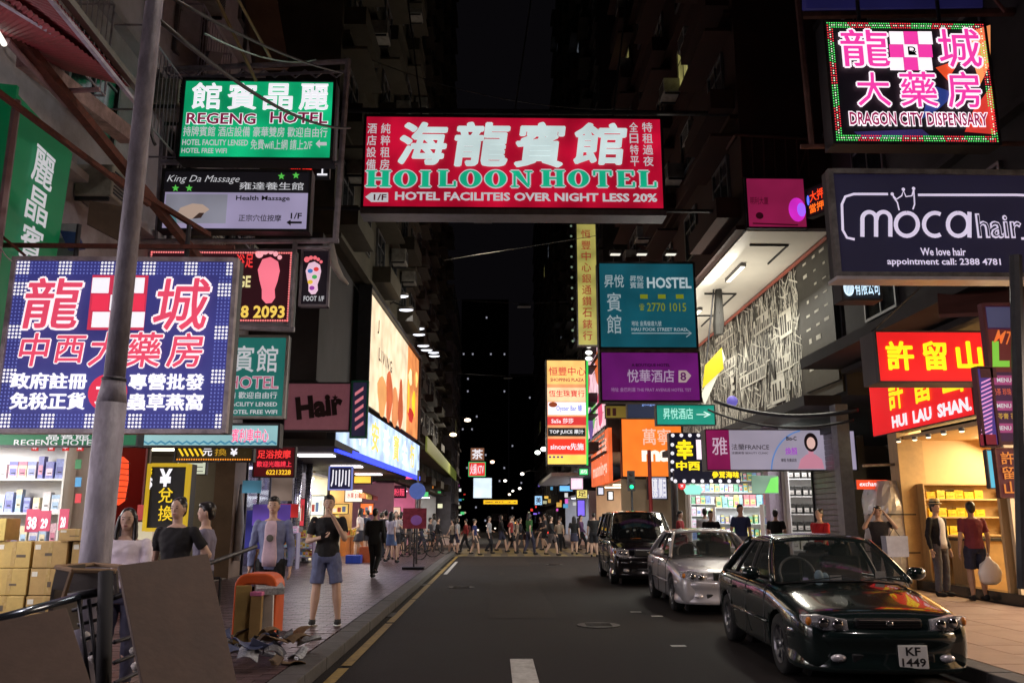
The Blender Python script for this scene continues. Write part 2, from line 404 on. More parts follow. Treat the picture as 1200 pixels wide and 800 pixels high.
# drain covers and dark stains on the carriageway
iron_c=mat('cast_iron_cover',(.03,.028,.028),rough=.5,metal=.4,var=.3,scale=30,bump=.6,bscale=60)
for i,(x,y,r_) in enumerate(((1.5,12.6,.31),(-.75,19.5,.3),(2.0,29,.31))):
    t=empty('drain_cover','round cast iron drain cover set in the road, %s'%('closest to the parked green car','near the kerb with yellow lines','before the crossing')[i],'drain cover',(x,y,0))
    MB().tube([(0,0,.001),(0,0,.012)],r_,28).build('cover',iron_c,t)
    for k in range(5): MB().bb(-r_*.6,r_*.6,-.012,.012,.012,.018).build('rib',iron_c,t).location=(0,-r_*.5+k*r_*.25,0)
for i in range(5):
    t=MB().bb(KL+.02+.0,KL+.36,7.5+i*6.2,8.1+i*6.2,.003,.01).build('gully_grate',iron_c,road)
# ================================================================ buildings
wall_grey=mat('stained_grey_render',(.23,.22,.24),rough=.85,var=.25,scale=.8,dirt=.75,bump=.2)
wall_lilac=mat('pale_painted_render',(.55,.52,.60),rough=.8,var=.15,scale=1.2,dirt=.6,bump=.15)
wall_brown=mat('brown_mosaic_wall',(.17,.115,.09),rough=.75,var=.3,scale=1,dirt=.6,bump=.2)
wall_red=mat('dark_red_render',(.045,.014,.011),rough=.8,var=.25,scale=1,dirt=.5,bump=.15)
wall_olive=mat('aged_olive_render',(.085,.075,.055),rough=.85,var=.3,scale=.7,dirt=.8,bump=.2)
wall_dark=mat('soot_dark_wall',(.05,.046,.05),rough=.8,var=.3,scale=1,dirt=.5)
glass_dark=mat('dark_window_glass',(.015,.018,.022),rough=.08,var=.2,spec=.8)
glass_lit=mat('lit_window_glass',(.3,.28,.2),rough=.3,var=0,em=srgb(210,200,120),es=.35,evar=.5,escale=1.5,sample=False)
glass_cool=mat('cool_lit_window_glass',(.3,.3,.3),rough=.3,var=0,em=srgb(190,200,215),es=.2,evar=.5,escale=1.5,sample=False)
alum=mat('aluminium_frame',(.22,.22,.23),rough=.4,metal=.6,var=.15)
ac_body=mat('ac_casing',(.38,.37,.34),rough=.6,var=.2,dirt=.6)
WM={}
def window_mesh(w,h):
    if (w,h) in WM: return WM[(w,h)]
    f=MB(); t=.06; d=.07
    f.bb(0,d,-w/2,-w/2+t,0,h).bb(0,d,w/2-t,w/2,0,h).bb(0,d,-w/2+t,w/2-t,0,t).bb(0,d,-w/2+t,w/2-t,h-t,h)
    f.bb(.01,d-.015,-.02,.02,t,h-t).bb(.01,d-.02,-w/2+t,-.02,h*.66,h*.66+.035).bb(.01,d-.02,.02,w/2-t,h*.66,h*.66+.035)
    a=f.mesh('window'); a.materials.append(alum)
    p=MB().bb(.012,.03,-w/2+t,w/2-t,t,h-t); b=p.mesh('pane'); b.materials.append(glass_dark)
    WM[(w,h)]=(a,b); return WM[(w,h)]
def window(parent,u,z,w=1.5,h=1.4,x=.004,m=None):
    a,b=window_mesh(w,h)
    o=bpy.data.objects.new('window',a); COL.objects.link(o); o.parent=parent; o.location=(x,u,z)
    p=bpy.data.objects.new('pane',b); COL.objects.link(p); p.parent=o
    if m: p.material_slots[0].link='OBJECT'; p.material_slots[0].material=m
    return o
acg=None
def ac_unit(x,y,z,out,label):
    global acg
    if acg is None:
        acg=empty('air_conditioner',label,'air conditioner',(x,y,z),0,'air conditioners on the house walls')
        MB().bb(0,.55,-.4,.4,0,.5).build('casing',ac_body,acg,bevel=.02)
        g=MB()
        for k in range(7): g.bb(.55,.562,-.34,.34,.06+k*.055,.08+k*.055)
        g.build('grille',dark_steel,acg)
        MB().bb(0,.5,-.36,-.32,-.06,0).bb(0,.5,.32,.36,-.06,0).build('bracket',dark_steel,acg)
        o=acg
    else: o=copy_tree(acg)
    o.location=(x,y,z); o.rotation_euler=(0,0,0 if out>0 else PI); o['label']=label
    return o
def house(name,label,x,side,y0,y1,z0,z1,wallm,depth=10,rot=0,floor=3.0,bay=3.0,ww=1.5,wh=1.5,lit_p=.05,ledge=True,bays=True,ac=0,aclabel='',zw=None,umin=0,skip=None):
    org=(x,y0,0) if side>0 else (x,y1,0)
    b=empty(name,label,'building',org,(0 if side>0 else PI)-rot); L=y1-y0
    MB().bb(-depth,0,0,L,z0,z1).build('wall',wallm,b)
    nf=int((z1-z0)/floor); nb=max(1,int(L/bay)); bw=L/nb
    me=None; lm=None
    for f in range(nf):
        z=z0+f*floor+.9
        if zw and z<zw: continue
        if ledge:
            if lm is None:
                o=MB().bb(.002,.22,.05,L-.05,0,.12).build('floor_band',wallm,b); lm=o
            else: o=lm.copy(); COL.objects.link(o)
            o.location=(0,0,z-.95)
        for k in range(nb):
            u=(k+.5)*bw
            if skip and skip(u,z): continue
            protr=bays and (k%2==0)
            xx=.004
            if protr:
                if me is None:
                    o=MB().bb(.002,.62,-bw*.42,bw*.42,-.55,.0).build('balcony',wallm,b); me=o
                    cn=MB().bb(.002,.7,-bw*.45,bw*.45,wh+.12,wh+.2).build('sun_hood',wallm,o)
                else: o=copy_tree(me,b)
                o.location=(0,u,z); 
            r=rnd.random()
            window(b,u,z+.02,ww,wh,xx+(0 if not protr else 0),glass_lit if r<lit_p else (glass_cool if r<lit_p*2 else None))
    return b
# ---- main street blocks (left side rotated a touch where the street bends)
H=house
nearL=H('old_tenement','grimy pale tenement above the open chemist shop and money changer',FL,1,-4,20.9,3.45,24,wall_lilac,bay=3.4,lit_p=.0,ww=1.6,wh=1.5,zw=5,bays=False)
midL=H('tall_tenement','tall olive tenement with jutting bays above the long lit billboard',-4.35,1,21.2,38,8.9,48,wall_olive,depth=12,bay=2.8,lit_p=.006,rot=.035)
farL=H('far_tenement','tall dark tenement across the side street behind the pedestrians',-5.6,1,47.2,78,3.6,60,wall_olive,bay=3.1,lit_p=.008,rot=.03)
farL2=H('grey_tower_block','plain grey block lit by street lamps at the end of the canopy',-4.1,1,79,96,0,24,wall_grey,bay=4,lit_p=.03,bays=False,rot=0)
nearR=H('dark_tenement','soot dark tenement above the dessert shop',FR,-1,-4,19.35,4.9,26,wall_dark,bay=3.6,lit_p=.0,bays=False)
midR=H('red_tenement','dark red tenement overhanging the white lit soffit',6.2,-1,19.6,37.5,8.6,52,wall_red,bay=3.0,depth=14,lit_p=.01,ledge=True)
farR=H('corner_block','dark corner block beyond the crossing with bright adverts on its flank',6.35,-1,47.2,80,5.2,56,wall_dark,bay=3.2,lit_p=.05)
farR2=H('far_dark_block','far dark block past the vertical advert tower',6.1,-1,82,130,0,48,wall_dark,bay=4,lit_p=.03,bays=False)
# towers closing the street far away
for i,(x,y,w,h,p,lb) in enumerate(((-2.5,190,11,52,.16,'slim distant tower with scattered lit windows'),(7.5,200,8,36,.08,'distant residential tower, lower and broader'),(-22,165,16,55,.06,'distant dark slab block behind the tenements'))):
    t=empty('distant_tower',lb,'tower',(x,y,0)); MB().bb(-w/2,w/2,0,12,0,h).build('wall',wall_dark,t)
    a,b=None,None
    for f in range(int(h/2.9)):
        for k in range(int(w/1.05)):
            if rnd.random()<p:
                if a is None:
                    a=MB().bb(-.17,.17,-.06,-.01,0,.4).mesh('window'); a.materials.append(lit(215,215,235,.45,.8))
                o=bpy.data.objects.new('window',a); COL.objects.link(o); o.parent=t; o.location=(-w/2+.6+k*1.05,0,f*2.9+1)
# ---- the podiums under the upper floors
def slab_thing(name,label,cat,boxes,m,parts='slab'):
    t=empty(name,label,cat,(boxes[0][0],boxes[0][2],0))
    for b in boxes: MB().bb(*b).build(parts,m,t,world=True)
    return t
pm=empty('podium','dark podium wall with shops under the tall tenement','building',(FL,21,0))
MB().bb(FL-4,-4.55,21.0,38,4.95,8.88).build('upper_wall',wall_dark,pm,world=True)
MB().bb(FL-4,-4.0,20.95,38.05,3.28,3.45).build('canopy_slab',wall_dark,pm,world=True)
MB().bb(FL-.6,FL,28.3,29.2,.12,3.28).build('pillar',concrete,pm,world=True)
MB().bb(FL-.5,FL,32.1,32.5,.12,3.28).build('pillar',concrete,pm,world=True)
pr_=empty('podium','dark podium under the red tenement','building',(FR,20,0))
MB().bb(FR+.02,FR+8,19.6,37.4,4.4,8.5).build('upper_wall',wall_dark,pr_,world=True)
MB().bb(FR-.9,FR+.015,20,37.6,4.2,4.45).build('canopy_slab',wall_dark,pr_,world=True)
MB().bb(FR-.35,FR+.05,24.75,25.15,.12,4.2).build('pillar',mat('lilac_pillar_tile',(.45,.38,.5),rough=.3),pr_,world=True)
MB().bb(FR-.25,FR+.05,19.75,20.1,.12,4.2).build('pillar',mat('pale_pillar',(.3,.3,.32),rough=.5,dirt=.4),pr_,world=True)
soffit=mat('white_lit_soffit',(.72,.68,.60),rough=.6,var=.06,scale=1)
MB().bb(6.22,FR+.1,19.62,37.45,8.5,8.59).build('soffit',soffit,pr_,world=True)
cond=mat('rusty_red_pipe',(.35,.08,.05),rough=.5)
MB().tube([(FR-.12,19.7,8.4),(FR-.12,37,8.4)],.05).build('pipe',cond,pr_,world=True)
for yy in (20.6,25.4,28.3,31.5):
    MB().tube([(6.6,yy,8.47),(7.6,yy,8.47),(7.6,yy+1.6,8.47)],.03,6).build('conduit',black,pr_,world=True)
# ---- shops
def shop(label,side,xf,y0,y1,h=3.0,dep=3.5,wallc=(.6,.58,.55),floorc=(.25,.22,.2),power=120,tubes=2,lightc=(1,.96,.9),party=None,name='shop'):
    t=empty(name,label,'shop',(xf,y0,.12)); s=-1 if side<0 else 1      # s: direction into the building
    s=-side
    wm=mat('shop_wall_%d_%d'%(int(xf*10),int(y0*10)),wallc,rough=.5,var=.08,scale=2)
    x1=xf+s*dep; a,b=sorted((xf+s*.02,x1))
    MB().bb(x1,x1+s*.1,y0,y1,.12,h+.1).build('back_wall',wm,t,world=True)
    MB().bb(a,b,y1-.08,y1,.12,h).build('side_wall',wm,t,world=True)
    MB().bb(a,b,y0,y0+.08,.12,h).build('side_wall',wm,t,world=True)
    MB().bb(a,b,y0+.081,y1-.081,.123,.15).build('floor',mat('shop_floor_%d'%int(y0*10),floorc,rough=.3,var=.1),t,world=True)
    MB().bb(a,b,y0+.081,y1-.081,h,h+.08).build('ceiling',wm,t,world=True)
    n=tubes
    for k in range(n):
        yy=y0+(y1-y0)*(k+.5)/n
        MB().bb(xf+s*.4,xf+s*(dep-.4),yy-.07,yy+.07,h-.07,h-.01).build('ceiling_light',mat('tube_light_%s'%str(lightc),(.8,.8,.8),var=0,em=lightc,es=5,sample=False),t,world=True)
    if power:
        l=bpy.data.lights.new('shop_lamp','AREA'); l.shape='RECTANGLE'; l.size=dep*.8; l.size_y=(y1-y0)*.8; l.energy=power; l.color=lightc
        o=bpy.data.objects.new('shop_lamp',l); COL.objects.link(o); o.parent=t; XF[o.name]=XF[t.name]
        # tilted a little out to the street, as open shop fronts light the pavement
        o.location=(s*dep*.45,(y1-y0)/2,h-.25); o.rotation_euler=(0,R(25)*(s),0)
    return t,x1
S1,_=shop('open fronted chemist shop with white shelves of boxes',1,FL,9.0,13.35,h=3.2,wallc=(.72,.70,.68),power=420,tubes=3)
S2,_=shop('dark red fronted shop with a glowing lantern',1,FL,13.5,15.4,h=3.1,wallc=(.28,.02,.02),power=6,tubes=1,lightc=(1,.35,.2))
S3,_=shop('money changer booth with yellow trim',1,FL,15.5,20.6,h=3.0,wallc=(.22,.20,.17),power=24,tubes=1,lightc=(1,.85,.6))
S4,_=shop('glass fronted shop with blue and purple displays',1,FL,21.4,26.0,h=3.0,wallc=(.2,.18,.3),power=40,tubes=2,lightc=(.75,.7,1))
S5,_=shop('bright white jewellery shop beside the steel columns',1,FL,29.2,32.1,h=3.0,wallc=(.75,.72,.6),power=380,tubes=2,lightc=(1,.93,.75))
S6,_=shop('fruit and snack shop glowing orange near the corner',1,FL,32.5,37.9,h=3.1,wallc=(.7,.5,.25),power=480,tubes=2,lightc=(1,.8,.5))
S7,_=shop('dessert shop with wooden walls and yellow packets',-1,FR,14.0,17.3,h=3.1,dep=3.6,wallc=(.60,.40,.19),floorc=(.3,.2,.12),power=400,tubes=0,lightc=(1,.76,.42))
S8,_=shop('bright cosmetics shop crowded with shelves of goods',-1,FR,25.2,37.4,h=3.6,dep=3.5,wallc=(.62,.62,.58),power=900,tubes=5,lightc=(.95,1,.97))
S9,_=shop('narrow white shop with black labelled shelves',-1,FR,22.2,24.7,h=3.6,dep=1.35,wallc=(.78,.76,.72),power=90,tubes=2,lightc=(1,.97,.95))
S14,_=shop('unseen lit shop added before the dessert shop to light the near pavement',-1,FR,5.5,13.8,h=3.1,dep=3,wallc=(.65,.5,.3),power=800,tubes=3,lightc=(1,.80,.62))  # unseen shop added so its lamp lights the near pavement and car
S15,_=shop('unseen lit shop added before the chemist to light the post and boards',1,FL,-1.5,8.8,h=3.1,dep=3,wallc=(.7,.68,.7),power=430,tubes=3,lightc=(1,.88,.95))  # added out of view so the near post and boards catch light
S10,_=shop('open snack bar below the orange corner advert',-1,6.9,46.4,58,h=3.6,dep=5,wallc=(.7,.55,.4),power=500,tubes=3,lightc=(1,.8,.6))
S11,_=shop('pink lit clothes shop across the side street',1,-5.6,47.3,60,h=3.4,dep=5,wallc=(.8,.35,.5),power=500,tubes=3,lightc=(1,.55,.75))
S12,_=shop('white lit shop row beyond the crossing by the kerb',1,-5.4,62,78,h=3.4,dep=4,wallc=(.7,.7,.7),power=300,tubes=3,lightc=(1,.95,.9))
S13,_=shop('cool white lit shop row past the snack bar',-1,6.6,60,80,h=3.4,dep=4,wallc=(.7,.7,.75),power=500,tubes=4,lightc=(.85,.9,1))
# steel columns and shutters on the left
shut=mat('grey_roller_shutter',(.2,.195,.21),rough=.4,metal=.5,var=.15,dirt=.4)
def shutter(label,x,y0,y1,z1,side,m=shut,n=26,group=None):
    t=empty('roller_shutter',label,'shutter',(x,y0,.12),0)
    h=z1-.12; me=None
    for k in range(n):
        if me is None: o=MB().bb(-.02,.02,0,y1-y0,0,h/n*.95).build('slat',m,t,bevel=.01,seg=1); me=o
        else: o=me.copy(); COL.objects.link(o)
        o.location=(0,0,k*h/n+.01)
    MB().bb(-.06,.06,-.06,0,0,h).build('guide_rail',dark_steel,t); MB().bb(-.06,.06,y1-y0,y1-y0+.06,0,h).build('guide_rail',dark_steel,t)
    MB().bb(-.1,.1,-.06,y1-y0+.06,h,h+.25).build('housing',dark_steel,t)
    return t
shutter('closed dark grey roller shutter between the pale pillar and white shop',FR,20.15,22.1,3.6,-1)
shutter('closed steel shutter beside the glass fronted shop',FL+.02,26.2,28.2,3.0,1)
for yy in (26.1,27.6):
    t=empty('steel_column','brushed steel column by the closed shutter, '+('nearer the glass shop' if yy<27 else 'nearer the bright white shop'),'column',(FL+.25,yy,.12))
    MB().tube([(0,0,0),(0,0,3.15)],.11,14).build('shaft',mat('brushed_steel',(.5,.5,.52),rough=.25,metal=.9,var=.1,stretch=(1,1,20)),t,smooth=True)
    MB().bb(-.16,.16,-.16,.16,0,.08).build('base',steel,t)
# ------------------------------------------------ shelves and goods
GM={}
def goods(name,label,group,n,fn,cols,cat='goods',sizes=((.07,.11,.16),)):
    for k in range(n):
        p=fn(k)
        if p is None: continue
        c=rnd.choice(cols); s=rnd.choice(sizes); key=(name,c,s)
        if key not in GM:
            m=mat('pack_%02d_%02d_%02d'%tuple(int(x*99) for x in c),c,rough=.35,var=.25,scale=22)
            mb=MB(); w,d,h=s; c2=rnd.choice(cols)
            mb.bb(-w/2,w/2,-d/2,d/2,0,h*.97).bb(-w/2-.002,w/2+.002,-d/2-.002,d/2+.002,h*.78,h)
            mb.add([(-w*.38,-d/2-.004,h*.2),(w*.38,-d/2-.004,h*.2),(w*.38,-d/2-.004,h*.6),(-w*.38,-d/2-.004,h*.6)],[(0,1,2,3)])
            mb.add([(-w*.2,-d/2-.006,h*.3),(w*.3,-d/2-.006,h*.3),(w*.3,-d/2-.006,h*.36),(-w*.2,-d/2-.006,h*.36)],[(0,1,2,3)])
            me=mb.mesh(name); me.materials.append(m); me.materials.append(mat('pack_%02d_%02d_%02d'%tuple(int(x*99) for x in c2),c2,rough=.35,var=.25,scale=22) if name!='sample_case' else white_paint); me.materials.append(black)
            for p_ in me.polygons[6:12]: p_.material_index=1 if rnd.random()<.5 else 0
            me.polygons[12].material_index=1; me.polygons[13].material_index=2; GM[key]=me
        o=bpy.data.objects.new(name,GM[key]); COL.objects.link(o); o.location=p; o.rotation_euler=(0,0,rnd.uniform(-.15,.15)); tag(o,label,cat,group)
def shelf_unit(label,loc,w,d,h,levels,rz,m,back=None,top=True):
    t=empty('shelf_unit',label,'shelves',loc,rz)
    MB().bb(-w/2,-w/2+.03,-d,0,0,h).build('side_panel',m,t); MB().bb(w/2-.03,w/2,-d,0,0,h).build('side_panel',m,t)
    for z in levels: MB().bb(-w/2+.03,w/2-.03,-d,0,z-.03,z).build('shelf',m,t)
    if back: MB().bb(-w/2+.03,w/2-.03,0,.015,0,h).build('back_panel',back,t)
    return t
wsh=mat('white_shelf',(.75,.75,.76),rough=.4,var=.05)
woodsh=mat('blond_wood',(.5,.33,.15),rough=.5,var=.2,scale=3,stretch=(1,8,1))
pastel=[(.7,.72,.78),(.75,.5,.6),(.3,.35,.65),(.8,.8,.82),(.55,.2,.3),(.35,.5,.7),(.7,.62,.45),(.15,.16,.4),(.75,.7,.75)]
# chemist: shelves on the far side wall (seen face on)
lv=[.95,1.45,1.95,2.45]
shelf_unit('white wall shelving full of medicine boxes in the chemist',(-8.05,13.22,.15),3.1,.34,2.9,lv,0,wsh,wsh)
for z in lv:
    goods('medicine_box','small medicine box on the chemist shelves','boxes on the chemist shelves',21,lambda k:(-9.45+k*.14,13.05,.15+z),pastel,'medicine box',((.11,.12,.3),(.10,.12,.22),(.12,.12,.26),(.08,.1,.34)))
# cosmetics shop: shelves along the back and along the far wall
xb=FR+3.3
bright=[(.75,.75,.7),(.3,.6,.65),(.8,.6,.15),(.2,.5,.3),(.75,.25,.3),(.7,.7,.8),(.85,.75,.3),(.25,.35,.7),(.7,.45,.6)]
for q,(yy,xx) in enumerate(((27.5,FR+1.0),(30.5,FR+1.2),(33.5,FR+1.0))):
    shelf_unit('free standing display rack in the cosmetics shop, '+('closest to the lilac pillar','in the middle','deepest down the shop')[q],(xx,yy,.15),1.6,.4,1.82,[.3,.75,1.2,1.8],0,wsh,wsh)
    for z in (.3,.75,1.2):
        goods('cosmetics_box','bright packet on a display rack','packets on the display racks',8,lambda k:(xx-.66+k*.18,yy-.2,.15+z),bright,'packet',((.13,.17,.24),(.12,.17,.3)))
    goods('cosmetics_box','tall bright packet along the top of a display rack','packets along the rack tops',6,lambda k:(xx-.6+k*.23,yy-.2,1.95),bright,'packet',((.2,.15,.4),))
# narrow white shop: rows of black framed samples
shelf_unit('tall white shelves with rows of black framed samples',(FR+.68,24.6,.15),1.2,.3,3.3,[.5,1.0,1.5,2.0,2.5,3.0],0,wsh,wsh)
for z in [1.0,1.5,2.0,2.5]:
    goods('sample_case','black framed sample case in the narrow white shop','sample cases on tall white shelves',6,lambda k:(FR+.18+k*.2,24.4,.15+z),[(.02,.02,.02)],'sample case',((.17,.1,.28),))
for z in [.5,3.0]:
    goods('sample_case','pale carton in the narrow white shop','cartons on tall white shelves',5,lambda k:(FR+.2+k*.24,24.4,.15+z),[(.75,.6,.65),(.7,.7,.6)],'carton',((.2,.12,.28),))
# cosmetics shop: full height shelving on its far side wall
shelf_unit('full height white shelving on the far wall of the cosmetics shop',(FR+1.75,37.2,.15),3.3,.4,3.3,[.5,1.0,1.5,2.0,2.5,3.0],0,wsh,wsh)
for z in [.5,1.0,1.5,2.0,2.5,3.0]:
    goods('cosmetics_box','bright packet on the far wall of the cosmetics shop','packets on the far wall shelving',15,lambda k:(FR+.25+k*.21,36.95,.15+z),bright,'packet',((.18,.16,.38),(.15,.15,.3),(.19,.16,.34)))
# dessert shop: wooden shelving on the far side wall with yellow packets
shelf_unit('blond wood wall shelving with yellow packets',(10.05,17.2,.15),2.9,.35,2.05,[.75,1.05,1.4,1.75,2.05],0,woodsh,woodsh)
for z in [1.05,1.4,1.75]:
    goods('yellow_packet','bright yellow packet on the blond wood shelving','yellow packets in the dessert shop',14,lambda k:None if k in (6,7) else (8.78+k*.195,17.02,.15+z),[(.85,.55,.02),(.85,.6,.05),(.8,.48,.02)],'packet',((.17,.2,.17),(.18,.2,.14)))
t=empty('shop_counter','dark counter across the dessert shop below the packets','counter',(10.1,16.3,.15))
MB().bb(-1.2,1.2,-.3,.3,0,.95).build('body',woodsh,t,bevel=.01); MB().bb(-1.25,1.25,-.34,.34,.95,1.0).build('top',black,t)
# chemist cartons stacked out front
kraft=[mat('kraft_carton_%d'%i,c,rough=.75,var=.18,scale=4,dirt=.25) for i,c in enumerate([(.42,.29,.10),(.36,.23,.09),(.5,.38,.12)])]
ctm={}
def carton(x,y,z,w,d,h,k,label,rz=0,group='cartons stacked outside the chemist'):
    t=empty('carton',label,'carton',(x,y,z),rz,group)
    MB().bb(-w/2,w/2,-d/2,d/2,0,h).build('box',kraft[k],t,bevel=.008)
    MB().bb(-w*.46,-w*.30,-d/2-.0025,-d/2+.01,h*.70,h*.88).build('shipping_label',white_paint,t)
    MB().bb(-.03,.03,-d/2-.002,d/2+.002,.02,h+.002).build('tape',mat('brown_tape',(.33,.22,.08),rough=.25),t)
    u_=rnd.uniform(-.32,.12); v_=rnd.uniform(.2,.5); MB().bb(w*(u_+.05),w*(u_+.05+rnd.uniform(.1,.3)),-d/2-.003,-d/2+.01,h*v_,h*(v_+rnd.uniform(.06,.26))).build('print',mat('carton_print',(.06,.04,.03),rough=.6),t)
    return t
words_=['bottom','second','third','top']
for ci,(x,kinds) in enumerate(((-7.15,(0,2,0)),(-6.62,(0,0,0)),(-6.1,(1,1,1)),(-5.6,(1,1,1)))):
    for k in range(3):
        carton(x+rnd.uniform(-.02,.02),12.1+rnd.uniform(-.05,.05),.13+k*.36,.5,.4,.35,kinds[k],'brown carton, %s of the %s stack outside the chemist'%(('bottom','middle','top')[k],('innermost','second','third','outermost')[ci]),rnd.uniform(-.05,.05)).scale=(rnd.uniform(.9,1.02),rnd.uniform(.85,1),1)
carton(-6.95,12.1,1.21,.42,.36,.3,2,'yellow carton set on the innermost stack outside the chemist')
carton(-7.45,12.15,1.21,.34,.3,.38,2,'open yellow crate of goods behind the carton stacks')
carton(-5.75,12.1,1.21,.5,.38,.16,1,'flat open carton on the outermost stack outside the chemist')
# fruit stall in front of S6
orange=[(.8,.35,.03),(.85,.55,.05),(.6,.1,.04),(.75,.6,.1)]
for q in range(4):
    yy=33.2+q*1.15
    t=empty('fruit_stand','sloping fruit stand at the corner shop, number '+('one from the white shop','two from the white shop','three from the white shop','four from the white shop')[q],'stand',(FL+.15,yy,.12))
    MB().bb(-.5,.5,-.5,.5,.0,.7).build('body',mat('orange_stand',(.6,.18,.03),rough=.5),t)
    MB().bb(-.55,.55,-.52,.52,.7,.76).build('tray',woodsh,t)
    goods('fruit_box','box of orange and yellow fruit on a sloping stand','boxes of fruit at the corner shop',9,lambda k:(FL-.2+(k%3)*.34,yy-.32+(k//3)*.32,.89),orange,'fruit box',((.28,.28,.16),(.28,.28,.22)))
    goods('fruit_box','box of orange and yellow fruit on the upper shelf','boxes of fruit on the shelf',5,lambda k:(FL-1.2,yy-.4+k*.2,1.6+.0*k),orange,'fruit box',((.18,.18,.3),))
shelf_unit('shelf of snacks behind the fruit stands',(FL-1.45,35.2,.15),4.8,.5,2.3,[.6,1.45,2.0],PI/2,woodsh,woodsh)

# lit panels under the canopy of the long billboard
for i,yy in enumerate((23.5,28.5,33.5)):
    t=empty('canopy_light','flat white lit panel under the canopy below the long billboard, %s'%('nearest the hair salon board','middle one','nearest the crossing')[i],'ceiling light',(-5.0,yy,3.25)); MB().bb(-.5,.5,-.3,.3,-.04,.0).build('panel',mat('canopy_panel_light',(.8,.8,.8),var=0,em=(1,.93,.95),es=3,sample=False),t)
    l=bpy.data.lights.new('canopy_lamp','AREA'); l.shape='RECTANGLE'; l.size=1; l.size_y=.6; l.energy=65; l.color=(1,.9,.95)
    o=bpy.data.objects.new('canopy_lamp',l); COL.objects.link(o); o.parent=t; o.location=(0,0,-.06)
# ================================================================ signs
Wt=lit(240,238,245,1.0,0); Wd=lit(200,200,205,.8,0); Yl=lit(250,215,30,1.0,0)
def hangers(s,up=1.2,m=dark_steel,n=2,back=.12):
    for k in range(n):
        x=-s.w/2+s.w*(k+.5)/n
        MB().tube([(x,back,s.h/2-.02),(x,back,s.h/2+up)],.03,6).build('hanger',m,s.root)
# --- L1 LED pharmacy sign
pink=lit(222,70,100,1.0,.08); pinkw=lit(248,236,240,1.05,0)
s=Sign('led_signboard','large navy LED board with pink characters and a red cross hung behind the lamp post','sign',(3,302,272,507),(0,9.5),thick=.22,face=lit(58,60,132,.72,.2,True),rim=.045,rimmat=mat('frayed_pale_frame',(.42,.38,.42),rough=.6,var=.4,dirt=.4))
for ch,b in (('龍',(31,327,96,386)),('城',(184,327,246,388))): s.text(ch,b,pink,bold=.02,out=pinkw,ob=.07,shear=.08,ext=.02,dep=.05)
for ch,b in (('中',(26,391,59,430)),('西',(67,394,101,426)),('大',(108,390,145,430)),('藥',(151,390,191,431)),('房',(199,391,239,431))): s.text(ch,b,pink,bold=.018,out=pinkw,ob=.065,shear=.08,ext=.02,dep=.05)
for tx,b in (('政府註冊',(14,437,103,456)),('免稅正貨',(13,460,101,480)),('專營批發',(152,438,240,457)),('蟲草燕窩',(150,461,239,481))): s.text(tx,b,Wt,bold=.045,ext=.012,dep=.03)
s.rect((106,323,172,387),lit(200,50,80,.9,0),dep=.02,name='cross_panel')
for a,b in ((109,326),(150,326),(109,366),(150,366)): s.rect((a,b,a+20,b+18),Wt,dep=.026,name='cross_corner')
s.rect((109,346,128,364),lit(228,50,80,1,0),dep=.026,name='cross_arm'); s.rect((150,346,170,364),lit(228,50,80,1,0),dep=.026,name='cross_arm')
s.rect((130,346,148,364),Wt,dep=.026,name='cross_centre'); s.text('℞',(133,348,146,363),black,dep=.031)
s.disc(127,460,23,22,lit(215,45,75,.95,0),dep=.02,name='round_badge'); s.text('女',(113,446,142,474),pinkw,bold=.02,dep=.027)
w,h=s.w/2,s.h/2; D=[];D2=[]
nx=62; nz=46
for i in range(nx):
    for j in range(nz):
        if min(i,j,nx-1-i,nz-1-j)<4:
            x=-w+.07+(2*w-.14)*i/(nx-1); z=-h+.07+(2*h-.14)*j/(nz-1)
            blk=((i//4)%3==0 if (j<4 or j>=nz-4) else (j//4)%3==0)
            (D2 if blk else D).append((x,z))
s.dots(D,.011,lit(120,130,215,.7,0),n=5); s.dots(D2,.017,Wt,n=5)
hangers(s,.45)
# --- L2 green hotel lightbox
s=Sign('hotel_lightbox','bright green lightbox with white characters in the upper lattice frame','sign',(211,93,392,188),(0,14),thick=.35,face=lit(10,160,105,.95,.5,True,escale=1.2),rim=.05)
out=Wt
s.chars('館賓晶麗',(221,98,389,129),Wt,bold=.035,ext=.01,fill=.82)
dred=lit(125,20,60,.9,0)
s.text('REGENG',(219,133,300,146),dred,bold=.02,out=Wt,ob=.04); s.text('HOTEL',(317,132,384,145),dred,bold=.02,out=Wt,ob=.04)
s.text('持牌賓館 酒店設備 豪華雙房 歡迎自由行',(215,149,384,161),Wd,bold=.02)
s.text('HOTEL FACILITY LENSED',(214,164,291,171),Wd); s.text('HOTEL FREE WIFI',(213,174,266,180),Wd); s.text('免費wifi上網 請上2/F',(294,164,366,176),Wd,bold=.015)
s.poly([(370,169),(375,164),(375,167),(383,167),(383,171),(375,171),(375,174)],Wd,name='arrow')
